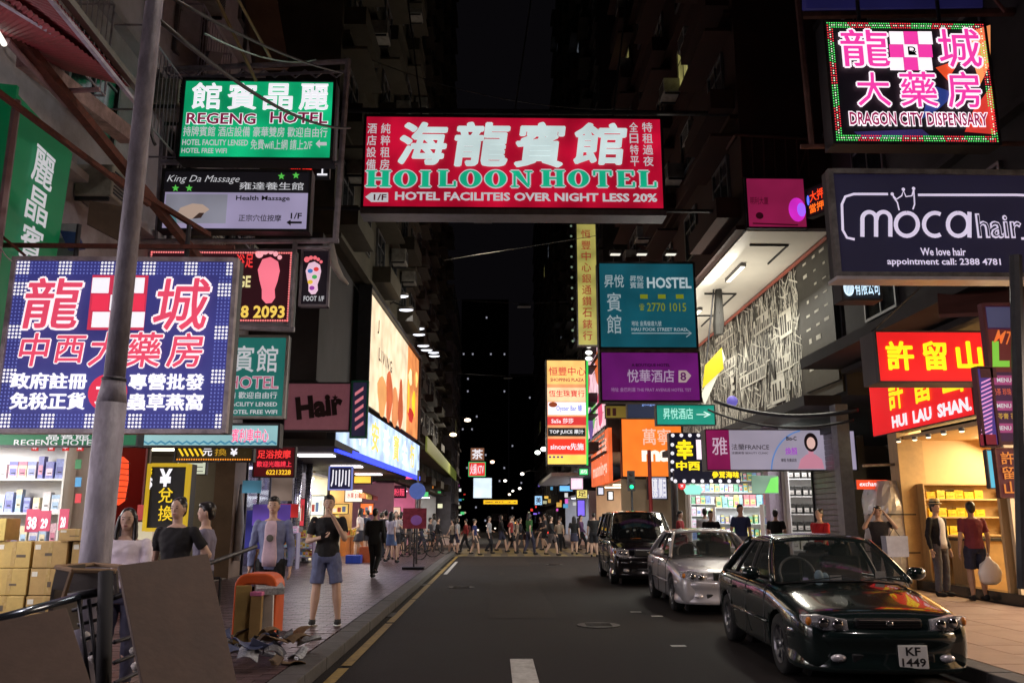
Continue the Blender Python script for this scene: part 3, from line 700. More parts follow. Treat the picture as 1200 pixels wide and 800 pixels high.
# --- L3 massage board
s=Sign('massage_board','dim black and white massage board with a picture, under the green lightbox','sign',(188,199,364,271),(0,13.9),thick=.25,face=lit(22,20,26,.6,.1,True),rim=.04)
s.text('King Da Massage',(197,206,281,216),Wd,bold=-.005,shear=.35)
s.text('雍達養生館',(281,214,356,223),Wd,bold=.01)
for x,y in ((206,221),(222,221),(330,207),(347,206)): s.star(x,y,4.5,lit(90,200,80,.8,0))
s.rect((192,226,360,268),lit(165,155,190,.72,.15,True),dep=.012,name='white_panel')
s.rect((194,228,266,262),lit(150,150,165,.62,.25),dep=.018,name='picture')
s.poly([(205,256),(212,244),(226,239),(238,240),(246,246),(238,252),(226,257)],lit(190,165,150,.75,0),dep=.022,name='face_in_picture'); s.poly([(226,257),(234,250),(240,250),(236,256)],lit(70,50,45,.6,0),dep=.025,name='hair_in_picture')
s.poly([(194,246),(194,262),(208,262),(206,252)],lit(90,140,150,.6,0),dep=.024,name='flower_in_picture')
s.text('Health Massage',(277,230,340,237),black,bold=.02,dep=.022); s.text('正宗穴位按摩',(280,252,330,260),mat('grey_print',(.08,.07,.09),rough=.5),dep=.022); s.text('1/F',(341,250,354,257),black,bold=.02,dep=.022)
s.poly([(336,261),(341,258),(341,260),(354,260),(354,262.5),(341,262.5),(341,265)],black,dep=.022,name='arrow')
# --- L4 foot massage
s=Sign('foot_massage_sign','dark LED sign with a big pink foot and yellow phone number','sign',(170,292,344,380),(0,14.6),thick=.25,face=lit(45,14,22,.8,.1,True),rim=.04,rimmat=mat('lilac_frame',(.35,.33,.42),rough=.5))
fp=lit(245,120,140,1,.05)
def foot(s,cx,cy,k,m,toe,dep=.02):
    pts=[(-12,-38),(2,-42),(15,-34),(18,-18),(14,0),(9,14),(10,28),(4,37),(-6,38),(-13,30),(-13,14),(-17,-2),(-20,-20)]
    s.poly([(cx+x*k,cy+y*k) for x,y in pts],m,dep,'sole')
    for i,(x,y,r) in enumerate(((-17,-47,7),(-7,-51,5.2),(3,-51,4.8),(11,-47,4.4),(18,-41,4))): s.disc(cx+x*k,cy+y*k,r*k,r*k,toe,dep+.002*i,'toe',12)
foot(s,316,330,.68,fp,lit(250,170,180,1,0))
s.text('足',(288,298,297,314),lit(240,60,60,1,0),bold=.03); s.text('浴',(277,298,287,314),lit(240,60,60,1,0),bold=.03)
s.text('MASSAGE',(240,323,294,337),lit(225,210,150,1,0),bold=.03); s.text('2388 2093',(254,358,334,373),lit(240,200,90,1,0),bold=.03)
w,h=s.w/2,s.h/2
D=[(-w+.07+i*(2*w-.14)/58,z) for i in range(59) for z in (h-.07,-h+.07)]+[(x,-h+.07+i*(2*h-.14)/28) for i in range(29) for x in (-w+.07,w-.07)]
s.dots(D,.02,lit(250,130,130,1,0))
# --- L5 small foot
s=Sign('foot_reflexology_sign','small black framed sign with a multicoloured foot beside the big pink foot','sign',(352,292,386,359),(0,14.6),thick=.15,face=lit(24,18,26,.7,.1),rim=.035,rimmat=mat('lilac_frame',(.35,.33,.42)))
foot(s,368,327,.48,lit(235,195,215,.9,.05),lit(240,110,120,1,0))
for i,(x,y,c) in enumerate(((364,318,(60,120,190)),(371,316,(220,60,60)),(369,325,(70,170,90)),(364,331,(230,190,60)),(366,338,(150,60,160)))): s.disc(x,y,3.2,2.6,lit(*c,.9,0),dep=.03+.001*i,name='zone_mark',n=8)
s.text('FOOT 1/F',(356,347,380,353),Wd)
# --- L6 teal hotel sign
s=Sign('hotel_sign','small teal hotel sign in a white frame behind the navy LED board','sign',(262,393,336,490),(0,16),thick=.2,face=lit(38,120,112,.6,.1,True),rim=.045,rimmat=mat('pale_frame',(.5,.5,.52)))
s.chars('賓館',(272,405,327,436),Wd,bold=.02); s.text('HOTEL',(268,441,326,455),lit(190,90,120,.8,0),bold=.0,out=Wd,ob=.04)
s.text('備 歡迎自由行',(268,459,325,467),Wd); s.text('FACILITY LENSED',(268,471,325,476),Wd); s.text('HOTEL FREE WIFI',(268,480,325,485),Wd)
# --- L7 hair
s=Sign('hair_salon_board','unlit dusty pink board, faint glow painted in, with slanting dark lettering','sign',(333,448,411,505),(0,20),thick=.25,face=mat('faint_glow_pink_board',(.42,.22,.26),rough=.5,var=.1,em=srgb(140,80,95),es=.28),rim=.03)  # faint emission put into the colour of this unlit board
s.text('Hair',(347,462,402,489),mat('maroon_print',(.03,.01,.012),rough=.5,var=0),bold=.05,dep=.03,rot=.13,ext=.015)
s.star(393,466,4,mat('maroon_print',(.03,.01,.012)),dep=.03)
s=Sign('barber_panel','narrow green framed panel with blurred red and white barber stripes','sign',(411,446,431,513),(0,20),thick=.12,face=lit(40,36,60,.7,.1),rim=.04,rimmat=mat('green_frame',(.02,.2,.12),rough=.4))
for i in range(5): s.poly([(416,460+i*10),(426,453+i*10),(426,457+i*10),(416,464+i*10)],lit(210,120,130,.9,0),name='stripe')
# --- green shop board over the chemist and teal one next to it
s=Sign('hotel_fascia','long green hotel fascia board over the chemist shop','sign',(-40,506,162,523),(0,12),thick=.2,face=lit(12,95,62,.8,.1,True),rim=.02)
s.text('晶賓館',(55,508,105,515),Wd,bold=.02); s.text('REGENG HOTEL',(17,515,115,522),Wd,bold=.01)
s=Sign('striped_fascia','pale teal fascia with pink characters and wavy stripes over the money changer','sign',(161,496,328,524),(0,13),thick=.2,face=lit(140,185,190,.85,.15,True),rim=.03)
s.text('賓利車中心',(272,502,315,518),lit(235,90,140,1,0),bold=.03,out=Wt,ob=.04); s.text('OPEN 24HRS',(190,501,262,508),lit(230,90,130,1,0),bold=.02)
for i in range(8): s.line([(164+i*20,520),(169+i*20,517),(174+i*20,520),(179+i*20,517),(184+i*20,520)],lit(60,130,160,.9,0),w=2.2,dep=.014)
s=Sign('exchange_led_sign','long black and gold currency LED sign below the striped fascia','sign',(205,523,297,541),(0,14),thick=.15,face=lit(40,30,6,.8,.1),rim=.02)
for i in range(5): s.line([(210+i*6,525),(215+i*6,534)],lit(240,200,40,1,0),w=2.2)
s.text('元',(238,525,249,534),Wt,bold=.03); s.text('換',(252,525,266,534),lit(170,130,30,.9,0),bold=.02); s.text('¥',(270,525,279,534),Wt,bold=.03)
w,h=s.w/2,s.h/2; s.dots([(-w+.05+i*(2*w-.1)/30,-h+.04) for i in range(31)],.015,lit(255,150,40,1,0))
s=Sign('red_led_sign','small red and yellow LED phone number sign above the young man in a cardigan','sign',(297,523,346,559),(0,17),thick=.15,face=lit(70,6,14,.8,.1,True),rim=.02)
s.text('足浴按摩',(302,527,341,537),lit(255,60,60,1,0),bold=.03); s.text('歡迎光臨請上',(301,540,342,547),lit(255,60,80,1,0),bold=.03); s.text('62213228',(312,550,341,556),lit(255,200,50,1,0),bold=.03)
s=Sign('currency_sign','upright black money changer sign with a big white yen mark and yellow border','sign',(171,543,220,622),(0,11.9),thick=.28,face=lit(10,9,12,.6,0),rim=.045,rimmat=lit(200,165,20,.7,.1))
s.text('¥',(187,549,202,570),Wt,bold=.04); s.text('兌',(186,571,203,589),lit(225,190,30,1,0),bold=.02); s.text('$',(173.5,559,179,573),Wt,bold=.03); s.text('¥',(174,549,179,557),Yl,bold=.02); s.text('換',(186,592,203,610),lit(225,190,30,1,0),bold=.02)
s=Sign('white_notice_panel','lit pale notice panel above the money changer window','sign',(207,538,242,556),(0,17.5),thick=.1,face=lit(215,220,195,.9,.1,True),rim=.015)
for i in range(3): s.line([(210,542+i*5),(238,542+i*5)],mat('grey_print',(.08,.07,.09)),w=.8)
s=Sign('striped_light_sign','small black sign with white upright characters by the bright jewellery shop','sign',(385,546,413,574),(0,27),thick=.2,face=lit(20,18,50,.8,.1),rim=.04,rimmat=lit(120,130,200,.8,0))
s.text('川川',(388,550,410,570),Wt,bold=.05)
# --- billboard along the left pavement
yb=PI/2-.042
s=Sign('long_billboard','long glowing billboard running along the tall tenement above the blue fascia','billboard',(421,372,479,470),(-4.05,26),yaw=yb,build=False)
s.c=Vector((-4.05+.042*6,32,6.85)); s.root.location=s.c; XF[s.root.name]=Matrix.Translation(s.c)@Matrix.Rotation(yb,4,'Z'); s.w=12.2; s.h=3.7
w,h=s.w/2,s.h/2
MB().bb(-w,w,.02,.3,-h,h).build('cabinet',dark_steel,s.root)
MB().bb(-w+.05,w*.42,0,.015,-h*.98,h*.98).build('face',lit(234,212,178,1.1,.3,True,),s.root)
MB().bb(w*.42+.01,w-.05,0,.015,-h*.98,h*.98).build('face',lit(222,138,78,1.1,.4,True),s.root)
for i,(x,z,ww,hh,c) in enumerate(((-3.2,-1.2,.9,1.2,(214,150,90)),(-1.8,-1.0,.7,1.6,(190,90,50)),(-.4,-1.2,.8,1.3,(205,130,80)),(.9,-.9,.6,1.7,(176,80,44)),(3.4,.6,.5,.6,(250,235,180)),(4.6,-.4,.5,1.0,(245,200,40)),(3.7,-1.0,.9,.5,(185,40,30)),(5.3,.8,.35,.6,(245,220,120)),(2.9,-.3,.3,1.2,(240,190,60)))):
    q=[(x+ww*math.cos(a)*(1+.25*math.sin(3*a+i)),z+hh*.6*math.sin(a)) for a in [2*PI*k/14 for k in range(14)]]
    s.poly(q,lit(*c,1.1,.2),dep=.004+.002*i,name='advert_shape',local=True)
s.text('LIVING',(-4.2,-1.5,-.1,.35),mat('brown_print',(.15,.1,.07)),local=True,dep=.03,sp=1.3); s.text('J',(-4.6,-4.3,.75,1.25),mat('brown_print',(.15,.1,.07)),local=True,dep=.03)
MB().bb(-w-.1,w+.1,-.12,.3,h,h+.12).bb(-w-.12,-w,-.1,.3,-h,h).bb(w,w+.12,-.1,.3,-h,h).build('frame',dark_steel,s.root)
s=Sign('blue_light_fascia','blue and white glowing fascia with yellow characters under the long billboard','sign',(421,500,479,530),(-3.85,26),yaw=yb,build=False)
s.c=Vector((-3.95+.042*4,30,4.05)); s.root.location=s.c; XF[s.root.name]=Matrix.Translation(s.c)@Matrix.Rotation(yb,4,'Z'); s.w=16.5; s.h=1.45; w,h=s.w/2,s.h/2
MB().bb(-w,w,.02,.25,-h,h).build('cabinet',dark_steel,s.root)
MB().bb(-w+.05,w-.05,0,.015,-h+.08,h-.02).build('face',lit(185,210,245,1.1,.5,True),s.root)
MB().bb(-w,w,-.05,.03,-h-.12,-h+.06).build('blue_edge_tube',lit(50,70,240,1.6,.1,True),s.root)
for i,ch in enumerate('利安珠寶金行'):
    x=-w+3.2+i*2.15; s.text(ch,(x-.6,x+.6,-h+.3,h-.2),lit(235,205,110,1.1,0) if i%2 else Wt,bold=.02,local=True,dep=.04,ext=.02)
# red neon blade sign under the lattice frame
s=Sign('red_neon_blade','narrow red neon sign running along the tall tenement beside the lattice frame','sign',(405,185,430,270),(-4.45,24),yaw=yb,build=False)
s.c=Vector((-4.42,24.6,10.6)); s.root.location=s.c; XF[s.root.name]=Matrix.Translation(s.c)@Matrix.Rotation(yb,4,'Z'); s.w=4.4; s.h=1.7; w,h=s.w/2,s.h/2
MB().bb(-w,w,.0,.3,-h,h).build('cabinet',black,s.root)
rd=lit(255,40,30,1.3,.0,True)
for i,ch in enumerate('大酒樓食'): s.text(ch,(-w+.15+i*1.05,-w+1.05+i*1.05,-.2,h-.15),rd,bold=.03,local=True,dep=.03)
s.text('HOTEL 1/F',(-w+.3,w-.3,-h+.1,-.35),Wt,bold=.03,local=True,dep=.03)
MB().tube([(-w,-.04,-h),(w,-.04,-h),(w,-.04,h),(-w,-.04,h),(-w,-.04,-h)],.02,6).build('neon_tube',rd,s.root)
s=Sign('red_letter_board','short red lit lettering peeking out under the green lightbox','sign',(338,190,386,208),(0,17),thick=.15,face=None,rim=0)
s.text('酒樓',(340,193,366,206),rd,bold=.03); s.text('工',(372,193,384,206),Wt,bold=.05)
# --- centre: big red hanging sign
red_face=lit(168,10,42,1.0,.42,True,escale=.9)  # floodlight hot spots put into the face as uneven emission
s=Sign('hanging_hotel_sign','huge red sign hanging over the road with white characters above green roman capitals','sign',(425,136,778,246),(0,20),thick=.45,face=red_face,rim=.06)
sil=lit(196,214,214,1,.12); grn=lit(20,165,125,1,.15)
for ch,b in (('海',(468,144,524,194)),('龍',(532,144,597,196)),('賓',(604,144,662,197)),('館',(672,145,733,194))): s.text(ch,b,sil,bold=.055,shear=.12,ext=.02,dep=.05)
s.text('HOI',(429,200,505,220),grn,serif=True,out=Wd,dep=.03); s.text('LOON',(513,200,624,220),grn,serif=True,out=Wd,dep=.03); s.text('HOTEL',(634,200,769,220),grn,serif=True,out=Wd,dep=.03)
s.text('HOTEL FACILITEIS OVER NIGHT LESS 20%',(463,226,770,236),Wd,bold=.035)
s.column('酒店設備',(430,144,441,200),Wd,bold=.02); s.column('純粹租房',(446,144,457,200),Wd,bold=.02)
s.column('全日特平',(738,143,748,196),Wd,bold=.02); s.column('特租過夜',(753,143,765,196),Wd,bold=.02)
s.poly([(428,231),(435,226),(455,226),(455,237),(435,237)],Wd,dep=.014,name='arrow'); s.text('1/F',(438,228,453,235),lit(80,10,30,.8,0),bold=.02,dep=.02)
MB().bb(-s.w/2,s.w/2,-.1,.5,-s.h/2-.16,-s.h/2-.01).build('lower_beam',mat('grey_sign_beam',(.2,.2,.22),rough=.5,metal=.4,dirt=.3),s.root)
for x in (-2.4,0,2.6): MB().tube([(x,.25,s.h/2),(x-1.2 if x<0 else x+1.2,.25,s.h/2+9)],.022,6).build('stay_cable',dark_steel,s.root)
MB().tube([(-s.w/2-4.2,.25,s.h/2+.25),(s.w/2+2.4,.25,s.h/2+.25)],.07,8).build('carrier_beam',dark_steel,s.root)
MB().tube([(-s.w/2-4.2,.25,-s.h/2+.1),(-s.w/2,.25,-s.h/2+.1)],.05,8).build('carrier_beam',dark_steel,s.root)
MB().tube([(s.w/2,.25,-s.h/2+.1),(s.w/2+2.3,.25,-s.h/2+.1)],.05,8).build('carrier_beam',dark_steel,s.root)
# --- right: LED dispensary
s=Sign('dispensary_led_sign','brightly outlined LED sign with magenta characters and a chequered cross high over the road','sign',(970,26,1163,170),(0,11.5),thick=.3,face=lit(12,10,18,.7,.1),rim=.03)
mg=lit(238,60,165,1.05,.0); mw=lit(255,242,250,1.1,0)
for ch,b in (('龍',(984,37,1040,80)),('城',(1098,36,1147,81)),('大',(1003,87,1041,126)),('藥',(1053,86,1096,127)),('房',(1108,86,1147,128))): s.text(ch,b,mg,bold=.012,out=mw,ob=.08,ext=.02,dep=.05)
s.text('DRAGON CITY DISPENSARY',(995,133,1156,148),lit(150,20,80,1,0),bold=.02,out=mw,ob=.07,dep=.03)
x0,y0=1042,38
for i in range(3):
    for j in range(3):
        s.rect((x0+i*16.7,y0+j*15.2,x0+(i+1)*16.7-.4,y0+(j+1)*15.2-.4),(mg if (i+j)%2 else mw),dep=.02,name='cross_square')
s.text('℞',(1063,56,1073,66),black,bold=.02,dep=.03)
for pts,c in (([(1130,40),(1160,30),(1160,75),(1148,100)],(245,150,90)),([(1096,80),(1125,70),(1110,95)],(235,80,40)),([(1090,100),(1120,110),(1100,128),(1080,140)],(40,60,130)),([(1140,130),(1162,100),(1166,158),(1130,155)],(220,60,50)),([(1000,155),(1080,152),(1090,160),(1010,163)],(50,40,90))): s.poly(pts,lit(*c,.9,.2),dep=.013,name='painted_pattern')
w,h=s.w/2,s.h/2; A=[];B=[];C3=[]
for r_ in (0,1,2):
    o=.055+r_*.035
    nxx=66; nzz=46
    pts=[(-w+o+(2*w-2*o)*i/nxx,z,i) for i in range(nxx+1) for z in (h-o,-h+o)]+[(x,-h+o+(2*h-2*o)*i/nzz,i+5) for i in range(nzz) for x in (-w+o,w-o)]
    for x,z,i in pts:
        (C3 if r_==1 and i%3 else (A if (i//9)%2==0 else B)).append((x,z))
s.dots(A,.012,lit(90,235,110,1.2,0),n=5,dep=.035); s.dots(B,.012,lit(255,60,70,1.2,0),n=5,dep=.035); s.dots(C3,.012,lit(235,255,220,1.2,0),n=5,dep=.035)
hangers(s,.5)
# --- right: hair salon lightbox
s=Sign('hair_salon_lightbox','big midnight blue hair salon lightbox with a crown over round white lettering','sign',(975,200,1290,325),(0,10),thick=.2,face=lit(20,19,42,.8,.15,True),rim=.06,rimmat=steel)
ivory=lit(205,195,220,.95,.05)
s.line([(1001,281),(992,279),(987,270),(986,240),(990,231),(1000,228),(1040,228)],ivory,w=3.2); s.line([(1075,229),(1190,229),(1215,230)],ivory,w=3.2)
def arc(cx,cy,rx,ry,a0,a1,n=14): return [(cx+rx*math.cos(R(a0+(a1-a0)*k/n)),cy-ry*math.sin(R(a0+(a1-a0)*k/n))) for k in range(n+1)]
s.line([(1010,278),(1010,258)]+arc(1018,257,8,8,180,0)+[(1026,278)],ivory,w=5.2,name='letter')
s.line([(1026,258)]+arc(1034.5,257,8,8,180,0)+[(1042.5,278)],ivory,w=5.2,name='letter',dep=.02)
s.line(arc(1062,263.5,13,13.5,90,450,22),ivory,w=5.2,name='letter')
s.line(arc(1095,263.5,13,13.5,60,300,16),ivory,w=5.2,name='letter')
s.line(arc(1122,263.5,12,13.5,90,450,22),ivory,w=5.2,name='letter'); s.line([(1135,249),(1135,279)],ivory,w=5.2,name='letter',dep=.021)
s.line([(1053,247),(1051,238),(1046,231)],ivory,w=1.8,name='crown'); s.line([(1045,229),(1050,234),(1056,230),(1058,224),(1061,231),(1068,230),(1070,223)],ivory,w=1.8,name='crown'); s.line([(1070,223),(1071,240),(1069,246)],ivory,w=1.8,name='crown',dep=.018)
s.disc(1045,228,2,2,ivory,name='crown_ball'); s.disc(1058,222.5,2,2,ivory,name='crown_ball'); s.disc(1070,221.5,2,2,ivory,name='crown_ball')
s.text('hair',(1143,251,1196,280),ivory,bold=.03,dep=.02); s.text('hair',(1145,253,1194,278),lit(24,22,46,.8,0),bold=-.012,dep=.028)
s.line([(1196,280),(1212,280)],ivory,w=3.2,dep=.015)
s.text('We love hair',(1078,291,1131,300),ivory,bold=.02); s.text('appointment call: 2388 4781',(1039,303,1172,313),ivory,bold=.02)
MB().bb(-s.w/2-.02,s.w/2,-.06,.22,-s.h/2-.05,-s.h/2-.007).build('lower_ledge',mat('pale_ledge',(.5,.47,.52),rough=.35,metal=.3),s.root)
s=Sign('white_neon_box','small cold white lightbox half hidden under the hair salon lightbox','sign',(985,323,1032,352),(0,12.5),thick=.3,face=lit(20,26,34,.8,.1),rim=.03)
s.text('◍',(988,328,1000,347),lit(210,235,250,1.2,0)); s.text('有限公司',(1001,327,1030,346),lit(200,230,250,1.2,0),bold=.03)
# --- dessert shop signs
rf=lit(225,25,30,1.0,.1,True); yl=lit(250,230,30,1.05,0)
s=Sign('dessert_lightbox','bright red lightbox with three yellow characters projecting over the pavement','sign',(1027,388,1157,448),(0,13.2),thick=.55,face=rf,rim=.02,cab=mat('dark_side',(.08,.07,.07)))
for ch,b in (('許',(1038,400,1070,434)),('留',(1081,400,1109,434)),('山',(1120,400,1150,434))): s.text(ch,b,yl,bold=.05,dep=.03,ext=.015)
MB().tube([(-s.w/2,.1,s.h/2),(-s.w/2+1.2,.3,s.h/2+1.0)],.02,6).build('stay_cable',steel,s.root)
s=Sign('dessert_fascia','long red fascia with yellow characters and white capitals over the dessert shop','sign',(1031,450,1150,513),(FR-.12,15),yaw=-PI/2,build=False)
s.c=Vector((FR-.14,16.15,3.86)); s.root.location=s.c; XF[s.root.name]=Matrix.Translation(s.c)@Matrix.Rotation(-PI/2,4,'Z'); s.w=3.95; s.h=1.2
MB().bb(-1.98,1.98,.015,.3,-.61,.61).build('cabinet',dark_steel,s.root); MB().bb(-1.95,1.95,0,.012,-.59,.59).build('face',rf,s.root)
for ch,(a,b) in (('許',(1045,1063)),('留',(1075,1096)),('山',(1110,1135))): s.text(ch,(s.loc(a,480)[0],s.loc(b,480)[0],-.16,.54),yl,bold=.04,dep=.03,local=True)
s.text('HUI  LAU  SHAN.',(s.loc(1048,500)[0],s.loc(1143,490)[0],-.52,-.27),Wt,bold=.05,dep=.02,local=True)
s=Sign('hanging_banner','narrow dark red hanging banner with three gold characters by the dessert shop','banner',(1168,525,1196,583),(0,11.5),thick=.06,face=lit(78,10,24,.6,.1),rim=.012,rimmat=rust)
s.column('許留山',(1174,528,1190,580),lit(205,120,40,.8,0),bold=.02)
s=Sign('teal_strip_light','slim cyan lit panel behind the dark red hanging banner','sign',(1157,527,1169,572),(0,12),thick=.06,face=lit(70,170,200,.9,.2),rim=.01)
# menu lightbox and barber tube at the right edge
s=Sign('menu_lightbox','tall dim purple menu lightbox with a green letter and pink price strips','sign',(1159,356,1215,520),(0,9.6),thick=.06,face=lit(58,22,58,.7,.3,True),rim=.03,rimmat=mat('maroon_frame',(.1,.02,.03)))
s.rect((1156,360,1200,384),lit(70,72,105,.6,.3),name='photo_panel'); s.rect((1156,386,1200,436),lit(96,30,30,.7,.3),name='photo_panel',dep=.011)
s.text('MTS',(1166,388,1192,404),lit(220,110,50,.9,0),shear=.3,bold=.01,rot=-.15); s.text('L',(1162,400,1182,430),lit(120,190,60,.9,0),bold=.05,shear=.1)
for y in (440,470,496): s.rect((1163,y,1197,y+11),lit(150,60,110,.75,.2),name='price_strip',dep=.014); s.text('MENU 38',(1167,y+3,1192,y+8),Wd,dep=.022)
s.text('奶茶 珍珠 椰汁',(1162,455,1196,463),lit(200,90,60,.8,0)); s.text('龜苓膏 芒果',(1162,484,1196,491),lit(190,150,60,.8,0))
s=Sign('striped_lamp_box','small maroon box lamp with slanting pink and blue stripes','lamp',(1147,430,1166,523),(0,9.2),thick=.05,face=lit(80,60,130,.8,.2,True),rim=.02,rimmat=mat('maroon_frame',(.1,.02,.03)))
for i in range(14): s.poly([(1149,448+i*5),(1162,442+i*5),(1162,444+i*5),(1149,450+i*5)],lit(225,150,200,1,0),name='stripe')
s.rect((1147,431,1166,443),mat('maroon_frame',(.1,.02,.03)),name='cap',dep=.03); s.rect((1147,509,1166,522),mat('crimson_cap',(.4,.01,.06)),name='cap',dep=.03)
s=Sign('orange_arrow_sign','small orange red arrow sign above the foil wrapped cart','sign',(1004,562,1040,573),(0,17.5),thick=.08,face=lit(225,70,35,.95,.1),rim=.0)
s.text('exchange',(1007,564,1033,571),Wt,shear=.2); s.poly([(1040,562),(1049,567),(1040,573)],lit(225,70,35,.95,.1),dep=.0,name='arrow_tip')
# pink screen under the balcony
s=Sign('pink_screen','dim magenta screen with a purple glow at one corner below the balcony rails','sign',(874,208,945,268),(0,19.5),thick=.2,face=lit(140,28,72,.75,.15,True),rim=.04)
s.text('明利大廈',(879,231,900,240),lit(90,16,40,.5,0)); s.disc(890,253,4.5,4,lit(60,8,26,.5,0)); s.line([(882,262),(935,264)],lit(90,16,40,.5,0),w=2)
s.disc(934,246,10,14,lit(205,40,190,1,.3,False),dep=.012,name='purple_glow'); s.disc(939,246,5,8,lit(150,90,250,1.3,.1,False),dep=.016,name='purple_glow')
s=Sign('orange_neon_sign','tiny orange and blue neon sign beside the hair salon lightbox','sign',(945,218,969,252),(7.6,14.8),yaw=-PI/2+.5,thick=.15,face=lit(30,8,20,.7,0),rim=.02)
s.text('大押',(949,222,966,235),lit(255,70,30,1.2,0),bold=.03); s.text('當押',(949,237,966,248),lit(255,110,30,1.2,0),bold=.03); s.disc(947.5,235,1.5,6,lit(90,110,255,1.3,0),name='neon_dot')
# hostel group
s=Sign('hostel_lightbox','dim teal hostel lightbox with an arrow above the magenta one','sign',(701,307,816,409),(0,21.8),thick=.4,face=lit(16,78,92,.85,.2,True),rim=.05)
gy=lit(150,165,170,.8,0); og_=lit(120,130,30,.8,0)
s.text('昇悅',(708,322,731,337),gy); s.text('賓',(711,343,728,365),gy,bold=.01); s.text('館',(711,369,728,391),gy,bold=.01)
s.text('昇悅\n賓館',(738,323,754,338),gy); s.text('HOSTEL',(758,325,810,338),lit(170,185,190,.9,0),bold=.03)
s.text('☎',(749,356,755,364),og_); s.text('2770 1015',(758,355,804,365),og_,bold=.01); 
for x in (750,771,792): s.rect((x,345,x+9,350),og_,name='icon')
s.text('地址 金馬倫道九號',(740,376,775,382),gy); s.text('HAU FOOK STREET ROAD',(740,384,805,388),gy); s.line([(740,390.5),(809,390.5)],gy,w=1); s.line([(804,386),(810,390.5),(804,395)],gy,w=1,dep=.02)
MB().bb(-s.w/2,s.w/2,-.05,.4,-s.h/2-.1,-s.h/2-.006).build('lower_beam',steel,s.root)
s2=s
for x in (721,752,786):
    p=P(x,296,21.5); l=empty('sign_floodlight','small floodlight on an arm above the teal hostel lightbox, '+{721:'nearest the yellow blade',752:'middle one',786:'nearest the lit soffit'}[x],'floodlight',p)
    MB().bb(-.16,.16,-.1,.1,-.05,.05).build('housing',steel,l); MB().bb(-.13,.13,-.08,.08,-.062,-.051).build('lens',lit(230,225,210,1.2,0),l); MB().tube([(0,.0,.05),(0,.3,.25),(0,.5,-.25)],.015,6).build('arm',dark_steel,l)
s=Sign('magenta_lightbox','purple magenta lightbox with thin pale characters under the teal hostel one','sign',(703,411,821,471),(0,21.8),thick=.4,face=lit(96,22,100,.9,.2,True),rim=.05)
s.text('悅華酒店',(735,433,790,448),lit(170,150,175,.8,0)); s.text('A BOUTIQUE HOTEL',(740,426,785,430),black); s.text('地址 金巴利道 THE PRAT AVENUE HOTEL TST',(716,454,810,459),lit(160,120,165,.7,0))
s.poly([(795,434),(804,434),(810,440),(804,448),(795,448)],lit(170,150,150,.9,0),name='arrow'); s.text('8',(797,436,804,446),lit(90,20,90,.8,0),dep=.02)
s=Sign('blue_hotel_board','dark blue board peeking out below the magenta lightbox','sign',(735,472,800,490),(0,27.5),thick=.3,face=lit(16,28,58,.8,.1),rim=.02)
s.text('google  悅 酒店',(752,472,790,476),lit(120,150,220,1,0))
s=Sign('teal_oval_sign','rounded bright teal sign with pale characters beside the graffiti hoarding','sign',(769,474,838,498),(0,24),thick=.3,face=lit(20,140,120,.95,.2,True),rim=.02)
s.text('昇悅酒店',(777,478,812,491),lit(170,230,215,1,0),bold=.01); s.text('→',(816,482,833,489),lit(200,235,225,1,0),bold=.02)
s=Sign('yellow_blade_sign','tall narrow yellow green blade sign with red characters, spot lit from its top','sign',(676,262,700,405),(0,31),thick=.3,face=lit(190,180,95,.62,.45,True),rim=.03,rimmat=steel)
s.column('恒豐中心銀通鑽石錶行',(682,268,693,400),lit(150,50,40,.8,0),bold=.01,fill=.8)
MB().bb(-.2,.2,-.15,.15,s.h/2+.15,s.h/2+.3).build('lamp',lit(250,250,240,1.5,0),s.root)
w,h=s.w/2,s.h/2; s.dots([(-w-.18,-h+.2+i*.42) for i in range(12)],.05,lit(120,140,120,.7,0),dep=-.1,name='side_bulbs')
# shopping centre advert tower
t=Sign('advert_tower','tall stack of glowing pink, yellow and red adverts hung at the far corner','sign',(640,421,688,545),(0,42),thick=.6,face=lit(225,150,100,1.2,.2,True),rim=.06)
s=t
s.rect((641,422,687,450),lit(240,190,110,1.2,.2),name='advert_panel'); s.text('恒豐中心',(643,430,686,440),lit(200,40,60,1,0),bold=.01,dep=.03); s.text('SHOPPING PLAZA',(645,443,684,447),lit(150,40,60,1,0),dep=.03)
s.rect((641,454,687,470),lit(245,205,160,1.2,.2),name='advert_panel'); s.text('恆生珠寶行',(643,457,685,465),lit(210,60,60,1,0),dep=.03)
s.rect((642,471,687,486),lit(245,240,245,1.2,.1),name='advert_panel'); s.text('Oyster Bar 蠔',(652,474,682,483),lit(90,110,210,1,0),dep=.03); s.disc(648,474,5,3,lit(140,60,30,1,0),dep=.03)
s.rect((641,488,687,498),lit(205,50,50,1.1,.1),name='advert_panel'); s.text('SaSa 莎莎',(646,490,672,496),Wt,dep=.03,bold=.03)
s.rect((642,501,686,511),black,name='advert_panel'); s.text('TOP JUICE 果汁',(644,503,684,509),Wt,dep=.03,bold=.03)
s.rect((642,514,686,532),lit(228,50,32,1.2,.1),name='advert_panel'); s.text('sincere先施',(645,519,684,527),Wt,dep=.03,bold=.04)
s.rect((641,533,687,544),lit(250,205,90,1.2,.2),name='advert_panel'); s.text('● ● ● ●',(643,534,660,536.5),lit(80,60,120,1,0),dep=.03)
s.line([(688,421),(688,545)],lit(60,200,80,1.2,0),w=2.2,dep=.06)
